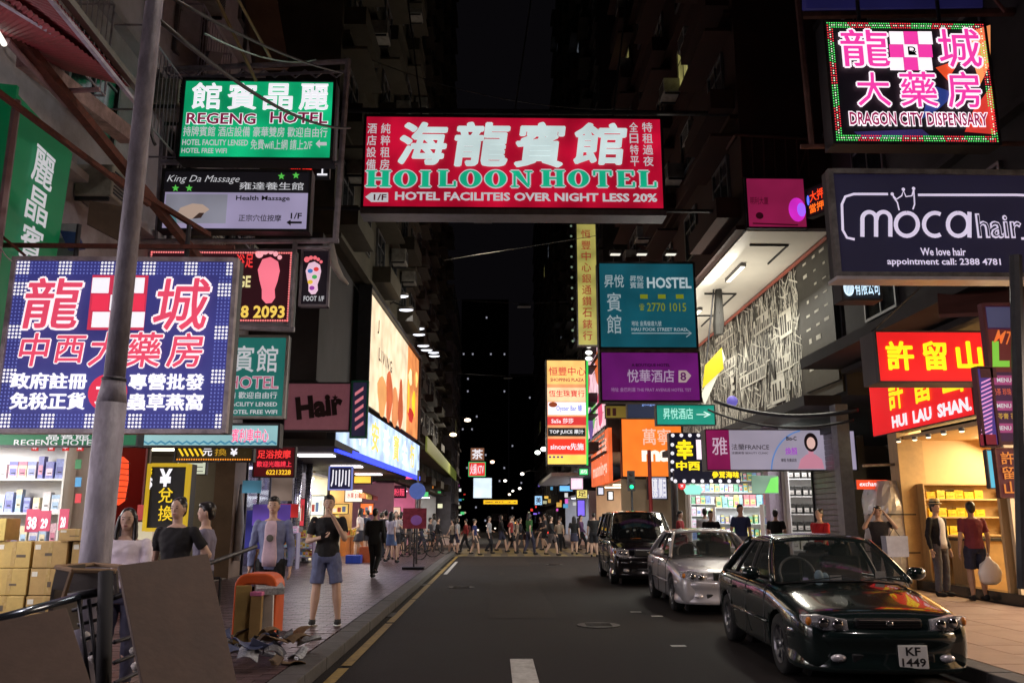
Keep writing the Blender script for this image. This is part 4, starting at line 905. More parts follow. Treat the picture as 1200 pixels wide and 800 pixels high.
# corner adverts on the far block
s=Sign('orange_corner_advert','big orange drugstore advert on the near face of the corner block','billboard',(728,490,800,559),(0,46.2),thick=.4,face=lit(238,120,40,1.2,.1,True),rim=.05)
s.chars('萬寧',(752,502,787,521),lit(230,190,170,1.1,0),bold=.01); s.text('mannings',(752,523,858,546),lit(255,240,225,1.2,0),bold=.05)
s=Sign('orange_side_advert','orange advert panel on the flank of the corner block','billboard',(701,501,727,561),(6.32,47),yaw=-PI/2,build=False)
s.c=Vector((6.30,50.8,5.0)); s.root.location=s.c; XF[s.root.name]=Matrix.Translation(s.c)@Matrix.Rotation(-PI/2,4,'Z')
MB().bb(-4.3,4.3,.0,.2,-1.45,1.5).build('face',lit(225,98,48,1.1,.25,True),s.root)
s.text('萬寧',(-1.2,3.6,.1,1.1),lit(250,190,170,1.1,0),local=True,dep=.02,bold=.02); s.text('mannings',(-3.2,3.6,-1.2,-.2),lit(250,190,170,1.1,0),local=True,dep=.02,bold=.03)
s=Sign('pink_side_advert','tall pink and white glowing advert on the flank of the corner block','billboard',(690,410,714,500),(6.3,50),yaw=-PI/2,build=False)
s.c=Vector((6.28,53.2,9.2)); s.root.location=s.c; XF[s.root.name]=Matrix.Translation(s.c)@Matrix.Rotation(-PI/2,4,'Z')
MB().bb(-5.4,5.4,.0,.2,-2.4,3.4).build('face',lit(236,190,200,1.2,.3,True),s.root)
for i,(x,z,c) in enumerate(((-3,1,(210,60,100)),(0,-1,(120,190,110)),(3,1.4,(225,110,60)),(-1.5,-1.6,(90,60,140)),(3.6,-1.2,(230,80,120)))):
    s.poly([(x+1.3*math.cos(a)*(1+.3*math.sin(2*a+i)),z+1.1*math.sin(a)) for a in [2*PI*k/12 for k in range(12)]],lit(*c,1,.2),dep=.01+.003*i,name='advert_shape',local=True)
for k in range(4): MB().bb(-5.4,5.4,-.02,.0,-2.75-k*.3,-2.6-k*.3).build('louvre',white_paint,s.root)
s=Sign('yellow_square_board','small dull yellow board above the orange corner advert','sign',(709,475,736,490),(0,44),thick=.2,face=lit(120,100,40,.8,.2),rim=.03); s.text('■ ■',(711,478,722,487),lit(60,20,20,.6,0))
# characters sign with bulbs at the cosmetics shop
s=Sign('bulb_lined_sign','black sign lined with white bulbs and big yellow characters beside the white fascia','sign',(785,507,828,565),(0,24.5),thick=.3,face=lit(14,14,34,.8,.1),rim=.02)
ye=lit(252,225,30,1.15,0)
s.text('幸',(792,515,812,538),ye,bold=.07,dep=.03); s.text('中西',(792,540,820,551),ye,bold=.07,dep=.03); s.text('藥房參茸',(792,553,825,561),ye,bold=.05,dep=.03); s.rect((816,515,825,538),lit(245,225,240,1.2,0),name='white_bar')
D=[]
for i in range(5): D+= [s.loc(788+i*10,510)]
for i in range(5): D+= [s.loc(787.5,521+i*10)]
s.dots(D,.055,Wt,n=10,dep=.05)
s=Sign('bulb_lined_strip','low black strip of yellow characters lined with white bulbs under the white fascia','sign',(790,551,868,566),(0,24.2),thick=.2,face=lit(14,14,34,.8,.1),rim=.0)
s.text('參茸海味',(834,552,866,560),ye,bold=.05,dep=.03); s.dots([s.loc(791+i*10.5,563.5) for i in range(8)],.055,Wt,n=10,dep=.05)
s=Sign('clinic_fascia','long grey white fascia with a smiling woman in pink and round blue line','sign',(827,503,975,551),(0,21.2),thick=.45,face=lit(160,152,170,.82,.1,True),rim=.02)
s.rect((827,503,855,551),lit(128,20,78,.85,.2),dep=.014,name='magenta_panel'); s.text('雅',(834,512,852,533),lit(195,170,190,.9,0),bold=.01,dep=.022)
gp=mat('grey_print',(.08,.07,.09)); s.text('法蘭FRANCE',(857,520,901,527),gp,dep=.02,bold=.01); s.text('法國美容 BEAUTY CLINIC',(857,529,900,532),gp,dep=.02)
s.line(arc(944,550,40,46,180,100),lit(90,130,190,.9,0),w=1.6); s.text('Bio-C',(921,511,933,516),gp,dep=.02,bold=.03); s.text('煥顏',(920,524,934,533),lit(160,60,190,.9,0),bold=.02); s.text('療程 免費試用',(915,537,933,541),gp,dep=.02)
s.poly([(935,549),(938,538),(945,532),(955,532),(963,538),(966,549)],lit(196,130,150,.9,.05),dep=.014,name='pink_blouse'); s.rect((947,524,953,533),lit(196,130,150,.9,.05),dep=.0165,name='pink_blouse')
s.disc(950,518,8,11,lit(30,18,22,.6,0),dep=.018,name='printed_hair'); s.disc(950,519,5,7,lit(220,180,170,.9,.05),dep=.022,name='printed_face')
s=Sign('white_end_panel','plain pinkish white end panel next to the long fascia','sign',(976,504,1003,551),(0,21.2),thick=.45,face=lit(170,160,185,.8,.1,True),rim=.02); s.rect((991,538,996,546),lit(40,60,150,.8,0),name='blue_mark')
s=Sign('green_banner','slanting pale green and grey banner hanging in front of the cosmetics shop','banner',(881,557,912,578),(0,24),thick=.02,face=lit(120,150,130,.8,.4),rim=.0)
s.poly([(896,577),(903,560),(912,558),(912,577)],lit(110,205,90,1,.1),name='green_print')
s=Sign('cyan_cross_sign','small pale cyan lit sign shaped like a cross by the bulb lined sign','sign',(804,568,820,579),(0,25),thick=.1,face=lit(150,235,215,1.2,.0),rim=.0); s.poly([(801,573.5),(804,568),(804,579)],lit(150,235,215,1.2,0),dep=0,name='tip'); s.poly([(820,568),(824,573.5),(820,579)],lit(150,235,215,1.2,0),dep=0,name='tip')
s=Sign('red_round_sign','tiny round red sign below the bulb lined sign','sign',(795,565,803,573),(0,25),thick=.0,face=None,rim=0); s.disc(799,569,4.5,4.5,lit(230,60,60,1.1,0),name='disc'); s.text('x',(797,567.5,801,570.5),Wt,bold=.04,dep=.02)
# far signs
far=[('red_white_far_sign','small red and white sign with green rim far down the street',(549,541,569,558),62,(215,45,45),'火鍋 KTV'),
('white_far_sign','plain bright white lightbox far down the street',(554,559,577,584),60,(215,235,250),None),
('tan_far_sign','dim tan round topped sign above the red and white one',(551,524,568,540),63,(120,80,60),'茶'),
('yellow_far_sign','long yellow and red strip sign low down at the end of the street',(566,585,607,591),75,(250,190,30),'麥記 24'),
('white_blue_far_sign','white blue sign low by the far shops',(626,580,636,592),60,(150,200,240),'美'),
('blue_far_sign','bright blue round lit sign below the advert tower',(655,568,672,576),52,(110,190,250),None),
('pale_far_sign','pale pinkish square sign hanging below the advert tower',(668,559,684,574),50,(225,190,210),'按摩'),
('lime_far_sign','lime and pink sign beside the pale square sign',(675,573,689,584),50,(230,215,120),'足'),
('violet_far_sign','violet lit panel low below the advert tower',(676,585,686,605),50,(120,100,230),None),
('green_far_sign','small green neon sign just under the advert tower',(678,548,690,557),49,(60,210,120),'葯'),
('grey_far_board','pale grey notice board on the snack bar pole',(759,558,782,585),45,(150,150,170),'優惠 價目'),
('white_lit_panel','bright white small panel at the snack bar',(712,575,719,586),44.8,(250,250,250),None),
('white_lit_panel','white tilted small panel beside the snack bar',(700,570,708,580),44.8,(210,210,225),None)]
for n,lb,bx,d,c,tx in far:
    s=Sign(n,lb,'sign',bx,(0,d),thick=.3,face=lit(*c,1.15,.15),rim=.05,rimmat=(lit(60,190,110,1,0) if 'green rim' in lb else dark_steel))
    if tx: s.text(tx,(bx[0]+2,bx[1]+2.2,bx[2]-2,bx[3]-2.2),Wt if max(c)<230 or c[1]<100 else lit(60,40,50,.6,0),bold=.03,dep=.08)
s=Sign('pink_neon_panel','pink glowing shop panel behind the round blue road sign','sign',(474,541,490,562),(0,48.2),thick=.3,face=lit(240,90,130,1.2,.2,True),rim=.05); s.text('女',(478,545,487,557),Wt,bold=.02,dep=.08)
s=Sign('red_shop_fascia','red lit fascia strip of the corner fruit shop','sign',(436,569,476,583),(0,47.9),thick=.2,face=lit(40,14,30,1,.1),rim=.05); s.text('KKUMA',(438,573,452,579),lit(240,90,90,1.1,0),bold=.03,dep=.08); s.text('粉麵',(462,572,474,581),lit(245,80,110,1.1,0),bold=.02,dep=.08)
s=Sign('yellow_shop_fascia','yellow lit fascia over the fruit shop','sign',(414,547,436,567),(0,36),thick=.2,face=lit(245,190,70,1.2,.2,True),rim=.05)
s=Sign('white_price_panel','white lit price panel hanging at the fruit shop','sign',(404,573,425,588),(0,34),thick=.1,face=lit(240,235,220,1.2,.05),rim=.02); s.text('水果 $10',(407,577,422,584),lit(180,40,40,1,0),dep=.03)
# price cards in the chemist
for i,(bx,tx) in enumerate((((30,596,46,623),'38'),((46,598,59,622),'29'),((69,596,80,621),'20'))):
    s=Sign('price_card','pinkish red hanging price card in the chemist reading '+{'38':'thirty eight','29':'twenty nine','20':'twenty'}[tx],'card',bx,(0,12.3),thick=.01,face=lit(200,80,110,.75,.1),rim=0); s.text(tx,(bx[0]+2.5,bx[1]+9,bx[2]-2.5,bx[3]-3),Wt,bold=.04)  # card faces glow by their own emission, no lamp behind
for i,(x,c) in enumerate(((37,'特'),(56,'價'),(73,'平'),(90,'貨'))):
    s=Sign('hanging_flag','little red paper flag hanging under the chemist fascia, '+('first','second','third','fourth')[i]+' from the shop corner','flag',(x,521,x+8,528),(0,12.2),thick=.004,face=lit(205,50,50,.8,.1),rim=0); s.text(c,(x+1.5,522.5,x+6.5,526.5),Wt,dep=.012)  # glow put into the paper of the flags
for i,(y,c) in enumerate(((538,(70,130,90)),(559,(80,150,200)),(578,(200,60,70)))):
    s=Sign('payment_sticker',('green','blue','red')[i]+' payment sticker on the chemist door post','sticker',(88,y,95,y+11),(0,12.6),thick=.004,face=lit(*c,.8,.1),rim=0)  # sticker colour carries its own glow
# ================================================================ people
skin=mat('skin',(.56,.36,.27),rough=.5,var=.08); skin_d=mat('tanned_skin',(.40,.24,.17),rough=.5,var=.08)
hair_m=mat('black_hair',(.012,.010,.010),rough=.35,var=.3,scale=60,stretch=(1,1,.1)); eye_m=mat('eye_dark',(.01,.008,.008),rough=.1,var=0); lip_m=mat('lip',(.30,.09,.08),rough=.4,var=0)
def cloth(r,g,b): return mat('cloth_%d_%d_%d'%(r,g,b),srgb(r,g,b),rough=.85,var=.14,scale=9,bump=.3,bscale=12)
BASE=dict(hL=(.052,0,.52),kL=(.06,-.012,.285),aL=(.062,.008,.045),hR=(-.052,0,.52),kR=(-.06,-.012,.285),aR=(-.062,.008,.045),
 sL=(.108,.004,.80),eL=(.140,.02,.63),wL=(.145,-.02,.485),sR=(-.108,.004,.80),eR=(-.140,.02,.63),wR=(-.145,-.02,.485),tilt=0)
POSES={
'stand':{},
'relaxed':dict(kL=(.075,-.02,.285),aL=(.09,-.01,.045),wL=(.15,-.04,.485)),
'walk':dict(kL=(.05,-.11,.30),aL=(.05,-.15,.05),kR=(-.05,.03,.29),aR=(-.05,.15,.075),eL=(.135,.07,.64),wL=(.13,.06,.50),eR=(-.135,-.06,.65),wR=(-.12,-.15,.53)),
'walk2':dict(kL=(.05,.02,.29),aL=(.05,.12,.07),kR=(-.05,-.09,.30),aR=(-.05,-.12,.045),eL=(.135,-.05,.65),wL=(.12,-.13,.53),eR=(-.135,.07,.64),wR=(-.13,.05,.50)),
'walk3':dict(kL=(.05,-.06,.29),aL=(.05,-.06,.045),kR=(-.05,-.05,.30),aR=(-.05,.08,.11),eL=(.13,.03,.63),wL=(.10,-.08,.60)),
'smoke':dict(kL=(.085,-.02,.285),aL=(.105,-.005,.045),kR=(-.07,-.01,.285),aR=(-.09,.008,.045),eL=(.135,-.06,.66),wL=(.035,-.115,.835),eR=(-.15,-.02,.64),wR=(-.03,-.125,.675)),
'phone':dict(eL=(.135,-.02,.64),wL=(.06,-.14,.70),eR=(-.135,-.02,.64),wR=(-.06,-.14,.69)),
'heads':dict(eL=(.17,-.05,.76),wL=(.075,-.05,.90),eR=(-.17,-.05,.76),wR=(-.075,-.05,.90),kL=(.07,-.02,.285)),
'crossed':dict(eL=(.135,-.04,.65),wL=(.0,-.12,.68),eR=(-.135,-.04,.65),wR=(.03,-.13,.655)),
'akimbo':dict(eL=(.19,.05,.66),wL=(.10,-.01,.56)),
'bag':dict(wL=(.15,-.03,.49),kR=(-.065,-.03,.285),aR=(-.07,-.03,.045),eR=(-.14,.0,.64),wR=(-.125,-.10,.60)),
}
PM={}
def hand(mb,w,e,s,k):
    w=Vector(w);e=Vector(e); d=(w-e).normalized(); side=d.cross(Vector((s,0,.3))).normalized(); nn=d.cross(side).normalized()
    p=w+d*.026; 
    M=Matrix((side,nn,d)).transposed()
    mb.sph(p,(.019,.010,.026),8,6,M)
    for i,(o,l) in enumerate(((-.0145,.036),(-.005,.042),(.005,.039),(.014,.031))):
        a=p+side*o+d*.020; b=a+d*l*.55+nn*s*.004; c=b+d*l*.38+nn*s*.012
        mb.tube([a,b,c],[.0052,.0048,.0042],6)
    a=p+side*(-.015)-d*.012; mb.tube([a,a-side*.014+d*.016,a-side*.016+d*.034+nn*s*.006],[.0065,.006,.005],6)
def body_parts(pose,H,top,bot,hair,detail,sk,skirt=False):
    J=dict(BASE); J.update(POSES[pose]); V=lambda k:Vector(J[k])
    B=MB()
    def torso(mb,z0,z1,inf,add=.004):
        prof=[(.475,.07,.055),(.52,.088,.062),(.56,.086,.062),(.62,.074,.054),(.70,.084,.060),(.76,.096,.060),(.80,.096,.050),(.825,.066,.042),(.842,.034,.036)]
        prof=[p for p in prof if z0-.001<=p[0]<=z1+.001]
        mb.loft([[Vector(((a*inf+add)*math.cos(t),(b*inf+add)*math.sin(t)+.004,z)) for t in [2*PI*k/14 for k in range(14)]] for z,a,b in prof])
    def limb(mb,a,b,r0,r1,f=1):
        b2=a+(b-a)*f; r=r0+(r1-r0)*f; mb.tube([a,b2],[r0,r],10); mb.sph(a,r0*.99,8,6); 
        if f==1: mb.sph(b2,r*.99,8,6)
    torso(B,.47,.85,1,0)
    B.tube([(0,.006,.82),(0,.002,.90)],.029,10)
    B.sph((0,0,.938),(.041,.050,.060),14,10).sph((0,-.014,.905),(.030,.034,.034),10,8)
    B.sph((0,-.0485,.928),(.006,.007,.011),6,5).sph((.042,.004,.93),(.006,.012,.017),6,5).sph((-.042,.004,.93),(.006,.012,.017),6,5)
    for s,q in (('L',1),('R',-1)):
        h,k,a=V('h'+s),V('k'+s),V('a'+s); sh,e,w=V('s'+s),V('e'+s),V('w'+s)
        limb(B,h,k,.050,.034); limb(B,k,k+(a-k)*.35,.034,.036); limb(B,k+(a-k)*.35,a,.036,.019)
        B.sph(a+Vector((0,-.045,-.022)),(.024,.062,.018),8,6)
        limb(B,sh,e,.029,.022); limb(B,e,w,.023,.0145)
        hand(B,w,e,q,H)
    S=MB()
    slv,slen=top[1],top[2] if len(top)>2 else .53
    torso(S,slen,.83,1.07,.007)
    for s in 'LR':
        sh,e,w=V('s'+s),V('e'+s),V('w'+s)
        S.sph(sh+Vector((0,0,-.006)),.034,8,6)
        if slv=='short': limb(S,sh,e,.033,.033,.66)
        elif slv=='long': limb(S,sh,e,.034,.029); limb(S,e,w,.029,.022,.93)
    T=MB(); typ=bot[1]
    torso(T,.475,.56,1.05,.006)
    for s in 'LR':
        h,k,a=V('h'+s),V('k'+s),V('a'+s)
        if typ=='shorts': limb(T,h,k,.060,.052,.86)
        elif typ=='long': limb(T,h,k,.059,.042); limb(T,k,a,.042,.032,.96)
    if typ=='skirt':
        kk=(V('kL')+V('kR'))/2
        T.loft([[Vector((a*math.cos(t),b*math.sin(t)+y,z)) for t in [2*PI*k/16 for k in range(16)]] for z,a,b,y in ((.55,.09,.066,0),(.47,.105,.08,0),(.34,.115,.105,kk.y*.6))])
    F=MB()
    for s in 'LR':
        a=V('a'+s); F.sph(a+Vector((0,-.04,-.020)),(.029,.072,.026),8,6); F.sph(a+Vector((0,.01,-.012)),(.027,.030,.034),8,6)
    Hh=MB()
    if hair!='none':
        Hh.sph((0,.012,.952),(.0465,.053,.056),14,9).sph((0,.03,.925),(.041,.032,.045),10,7)
        if hair=='short': Hh.sph((0,-.018,.978),(.034,.032,.024),9,6)
        if hair=='long':
            Hh.loft([[Vector((a*math.cos(t),b*math.sin(t)+y,z)) for t in [2*PI*k/12 for k in range(12)]] for z,a,b,y in ((.96,.05,.036,.02),(.90,.054,.032,.028),(.84,.058,.026,.034),(.78,.046,.018,.045))])
            for q in (1,-1): Hh.tube([(q*.04,-.01,.955),(q*.047,-.014,.90),(q*.05,-.02,.84),(q*.046,-.03,.80)],[.012,.016,.015,.008],7)
        if hair=='bun': Hh.sph((0,.05,.985),.026,8,6)
    return B,S,T,F,Hh
nP=0
def person(label,loc,rz,H,pose='stand',top=((30,30,34),'short'),bot=((30,30,40),'long'),shoes=(25,25,28),hair='short',detail=False,sk=None,group=None,extra=None):
    global nP; nP+=1
    root=empty('person',label,'person',loc,rz,group)
    sk=sk or skin; key=(pose,round(H,2),top[1:],bot[1],hair,detail)
    vx=(.0095 if detail else .017)
    if key not in PM:
        out=[]
        for i,mb in enumerate(body_parts(pose,H,top,bot,hair,detail,sk)):
            if not mb.v: out.append(None); continue
            mb.v=[(x*H,y*H,z*H) for x,y,z in mb.v]
            me=mb.mesh(('body','shirt','trousers','shoes','hair')[i],True)
            out.append(me)
        PM[key]=out
    ms=PM[key]; names=('body','shirt',{'long':'trousers','shorts':'shorts','skirt':'skirt'}[bot[1]],'shoes','hair')
    mm=(sk,cloth(*top[0]),cloth(*bot[0]),cloth(*shoes),hair_m); P_={}
    for i,me in enumerate(ms):
        if me is None: continue
        if len(me.materials)==0: me.materials.append(None)
        o=bpy.data.objects.new(names[i],me); COL.objects.link(o); o.parent=root; XF[o.name]=XF[root.name]; P_[names[i]]=o
        o.material_slots[0].link='OBJECT'; o.material_slots[0].material=mm[i]
        r=o.modifiers.new('skin','REMESH'); r.mode='VOXEL'; r.voxel_size=(.0062 if detail and i==0 else vx)*H/1.7; r.use_smooth_shade=True
        if detail and i in (1,2):
            d=o.modifiers.new('folds','DISPLACE'); tx=bpy.data.textures.get('folds') or bpy.data.textures.new('folds','CLOUDS'); tx.noise_scale=.09; d.texture=tx; d.strength=.028; d.texture_coords='LOCAL'; d.mid_level=.5
        else:
            pass
        sm=o.modifiers.new('smooth','SMOOTH'); sm.iterations=3 if i==0 else 4; sm.factor=.5
    if detail:
        for q in (1,-1):
            MB().sph((q*.0165*H,-.0475*H,.938*H),(.0058*H,.003*H,.0026*H),8,6).build('eye',eye_m,P_['body'],True)
            MB().sph((q*.0165*H,-.0480*H,.951*H),(.009*H,.003*H,.0014*H),8,6).build('eyebrow',hair_m,P_['body'],True)
        MB().sph((0,-.0475*H,.902*H),(.012*H,.004*H,.0034*H),8,6).build('mouth',lip_m,P_['body'],True)
    if extra: extra(root,H)
    return root
def at_px(px,d,z=.138): p=P(px,608,d); return (p.x,d,z)
print_m=mat('shirt_print',(.12,.12,.1),rough=.8)
def sole(root,H):
    for q in (1,-1):
        J=POSES['smoke']; a=Vector(J['aL' if q>0 else 'aR']); MB().sph(((a.x)*H,(a.y-.035)*H,.012*H),(.031*H,.078*H,.010*H),12,6).build('sole',mat('white_sole',(.7,.7,.7)),root,True)
    t=MB().bb(-.045*H,.03*H,-.155*H,-.15*H,.66*H,.70*H).build('phone',black,root)
person('woman with long black hair in a white top by the lamp post',at_px(150,7.2),R(12),1.45,'crossed',((238,228,240),'long'),((60,60,80),'long'),hair='long',detail=True)
person('woman in a black polo shirt with tied hair in front of the money changer',at_px(208,8.2),R(-8),1.56,'akimbo',((22,22,26),'short'),((30,30,40),'long'),hair='bun',detail=True)
person('man in a grey T-shirt seen from the side facing the money changer',at_px(241,8.7),R(-75),1.53,'relaxed',((120,115,135),'short'),((50,50,60),'shorts'),hair='short',detail=True)
def cardi(root,H,c=(215,190,205),pr=True):
    n=12; vs=[]; fs=[]
    prof=[(.50,.076,.066),(.56,.088,.071),(.62,.078,.062),(.70,.086,.068),(.76,.09,.066),(.80,.082,.056),(.825,.06,.047)]
    for z,a_,b_ in prof:
        hw=.55 if z<.7 else .42
        for k in range(n+1):
            t_=-PI/2+(k/n-.5)*2*hw; vs.append(((a_*1.07+.012)*math.cos(t_)*H,((b_+.0)*1.0+.0105)*math.sin(t_)*H+.004*H,z*H))
    for j in range(len(prof)-1):
        for k in range(n): q=j*(n+1)+k; fs.append((q,q+1,q+n+2,q+n+1))
    o=MB().add(vs,fs).build('inner_shirt',cloth(*c),root,True); m=o.modifiers.new('t','SOLIDIFY'); m.thickness=.012
    if pr: MB().sph((0,-.0835*H,.70*H),(.026*H,.004*H,.026*H),12,7).build('shirt_print',print_m,root,True)
person('young man in an open pale blue cardigan by the orange bin',at_px(320,10.4),R(4),1.63,'stand',((120,128,165),'long',.47),((18,18,22),'long'),detail=True,extra=cardi)
person('man in black T-shirt and grey blue shorts smoking and looking at a phone',at_px(385,11.5),R(8),1.68,'smoke',((24,23,28),'short',.50),((98,105,140),'shorts'),shoes=(20,20,24),detail=True,extra=sole)
person('person all in black walking off along the paved side with a dim reflection',at_px(440,20.6),R(165),1.62,'walk3',((20,22,26),'long',.47),((16,16,20),'long'),hair='short')
person('woman in white top and grey blue skirt at the fruit shop carrying a black bag',at_px(459,27.5),R(150),1.60,'walk2',((215,210,220),'short'),((90,110,150),'skirt'),hair='long')
person('man in black beside the woman in white at the fruit shop',at_px(452,28.6),R(200),1.66,'walk',((35,30,34),'short'),((40,40,50),'long'))
# road side of the parked cars and the far pavement
person('man in a navy T-shirt standing behind the parked cars',at_px(868,20.5),R(10),1.72,'stand',((38,52,98),'short'),((120,130,150),'shorts'))
person('dark dressed person in front of the lilac pillar',at_px(909,21.5),R(150),1.6,'phone',((18,18,22),'short'),((20,20,26),'long'))
person('woman in a red T-shirt with black headband near the roller shutter',at_px(960,16.6),R(-60),1.56,'walk2',((190,28,38),'short'),((30,30,40),'long'),hair='bun',detail=True)
person('person in a red top half hidden behind the dark van',at_px(797,24.5),R(60),1.60,'walk',((150,40,45),'short'),((40,40,50),'long'))
person('person in black with bowed head behind the silver car',at_px(833,21.5),R(0),1.58,'phone',((22,20,22),'short'),((30,30,36),'long'))
person('person in a white top at the cosmetics shop racks',at_px(826,24),R(170),1.66,'phone',((190,190,200),'short'),((50,50,60),'long'))
person('man in a dark shirt lifting both hands to his head by the foil wrapped cart',at_px(1029,15.4),R(-12),1.60,'heads',((30,26,30),'short'),((40,38,44),'long'),detail=True,sk=skin_d)
def strawhat(root,H):
    cardi(root,H,(200,200,215),False)
    MB().tube([(0,0,.975*H),(0,0,.985*H)],.072*H,20).build('hat_brim',mat('straw',(.62,.52,.33),rough=.8,bump=.4,bscale=80),root,True)
    MB().loft([[Vector((r*H*math.cos(t),r*H*math.sin(t),z*H)) for t in [2*PI*k/18 for k in range(18)]] for z,r in ((.98,.052),(1.02,.050),(1.035,.04))]).build('hat_crown',mat('straw',(.6,.5,.3)),root,True)
    MB().loft([[Vector((r*H*math.cos(t),r*H*math.sin(t),z*H)) for t in [2*PI*k/18 for k in range(18)]] for z,r in ((.985,.0535),(1.0,.0525))],caps=False).build('hat_band',black,root,True)
person('man in a straw hat, black open jacket and wide grey trousers',at_px(1097,15.5),R(25),1.68,'stand',((26,26,34),'long',.50),((84,84,96),'long'),hair='short',detail=True,extra=strawhat)
person('man in a maroon T-shirt and navy shorts seen from behind with a white carrier bag',at_px(1138,14.7),R(175),1.66,'stand',((112,44,58),'short',.50),((32,34,58),'shorts'),shoes=(22,22,26),hair='short',detail=True,sk=skin_d)
p=at_px(1152,14.5)
t=empty('carrier_bag','white plastic carrier bag hanging from the hand of the man in maroon','bag',(p[0],p[1]-.02,.42))
bm=MB(); rings=[]
for z,a,b in ((0,.10,.05),(.06,.17,.09),(.2,.19,.10),(.33,.15,.07),(.40,.06,.04),(.46,.03,.02)):
    rings.append([Vector((a*math.cos(u)*(1+.1*math.sin(5*u+z*20)),b*math.sin(u)*(1+.12*math.cos(4*u+z*13)),z)) for u in [2*PI*k/18 for k in range(18)]])
bm.loft(rings).build('bag',mat('white_plastic',(.72,.70,.72),rough=.35,var=.05),t,True); MB().tube([(-.04,0,.44),(0,0,.52),(.04,0,.44)],.006,6).build('handle',mat('white_plastic',(.7,.7,.7)),t)
p=at_px(1043,15.2); t=empty('shopping_bag','grey blue paper bag held against the man with raised hands','bag',(p[0],p[1]-.1,.85)); MB().box((0,0,.18),(.42,.14,.36),rz=.2,taper=1.05).build('bag',mat('grey_blue_bag',(.3,.32,.42),rough=.5),t); MB().tube([(-.1,0,.35),(0,0,.5),(.1,0,.35)],.008,6).build('handle',black,t)
person('person in a brown jacket leaning at the edge of the dessert shop',at_px(1196,14.4),R(70),1.66,'phone',((50,30,26),'long',.48),((70,50,50),'long'))
# ---- pedestrians on the crossing and waiting by it
G='pedestrians on the yellow crossing'
tops=[(205,205,210),(50,60,130),(30,30,36),(210,210,220),(25,25,30),(140,130,120),(60,120,60),(40,40,60),(180,60,60),(90,90,100),(190,170,150),(120,80,130)]
nm=['white','blue','black','pale','dark','beige brown','green','navy','red','grey','cream','violet']
desc=[(484,34.5,0,100),(497,36.5,2,90),(507,38,9,80),(516,37.2,2,95),(527,36,10,250),(537,36.4,0,95),(547,40,8,270),(556,36.6,1,100),(574,36.8,3,80),(588,40.8,4,85),(597,37.4,8,100),(604,40,10,260),(611,41,4,90),(617,37.6,6,120),(636,42,9,265),(648,34.2,2,75),(657,38.2,10,0),(672,36.5,4,160),(681,37.2,11,70),(689,38.4,0,300),(697,33.2,4,170),(702,39,9,90),(470,31.5,9,180),(476,33.2,2,20),(490,39.8,4,90),(511,41.2,3,270),(602,43.8,0,90),(630,44.2,2,270),(660,45,3,100),(682,43,2,90),(713,41,4,250),(722,43,0,80)]
poses=['walk','walk2','walk3','walk','walk2','stand']
for i,(px,d,c,a) in enumerate(desc):
    sk_=[('shorts','long','skirt','long','shorts')[i%5]][0]; hr=('short','long','short','bun')[i%4]
    bc=[(26,26,34),(44,44,66),(20,20,26),(70,60,60)][i%4]
    ps=poses[i%6] if px not in (648,697) else ('walk' if px==648 else 'stand')
    z=.138 if (px<500 and d<38.5) else .008
    lb='pedestrian in %s top and %s %s, %s hair, walking'%(nm[c],('black','navy','black','brown')[i%4],{'shorts':'shorts','long':'trousers','skirt':'skirt'}[sk_],{'short':'short','long':'long','bun':'tied'}[hr])
    if ps=='stand': lb=lb.replace('walking','standing')
    d+=rnd.uniform(-.8,1.6) if i>3 else 0; px+=rnd.uniform(-4,4)
    bag=(lambda root,H: MB().sph((0,.10*H,.70*H),(.075*H,.055*H,.11*H),10,8).build('backpack',cloth(*rnd.choice(((40,40,50),(90,40,40),(50,60,90)))),root,True)) if i%5==1 else ((lambda root,H: MB().box((.16*H,0,.42*H),(.05*H,.14*H,.13*H)).build('hand_bag',cloth(*rnd.choice(((190,180,170),(60,30,30),(200,60,80)))),root,bevel=.01)) if i%5==3 else None)
    person(lb+(' near side of crossing' if d<37 else ' far side of crossing' if d>40 else ' mid crossing'),(P(px,608,d).x,d,z),R(a),rnd.choice((1.5,1.56,1.62,1.68,1.76)),ps,(tuple(int(v*.78) for v in tops[c]),('short','long')[i%3==0]),(bc,sk_),hair=hr,group=G,extra=bag)

for i,(px,d,c,a) in enumerate(((447,31.5,(60,50,60),170),(464,30,(170,160,165),20),(470,34,(40,40,50),200),(450,35,(110,60,60),90),(430,33.5,(50,60,80),250),(422,30.5,(200,190,190),260))):
    person('shopper in a %s top standing by the fruit shop front'%('plum black','pale grey','black','dull red','slate blue','off white')[i],(P(px,608,d).x,d,.138),R(a),1.6+.03*i,('stand','phone','walk3')[i%3],(c,'short'),((40,40,50),('long','shorts','skirt')[i%3]),hair=('short','long')[i%2],group='shoppers by the fruit shop')
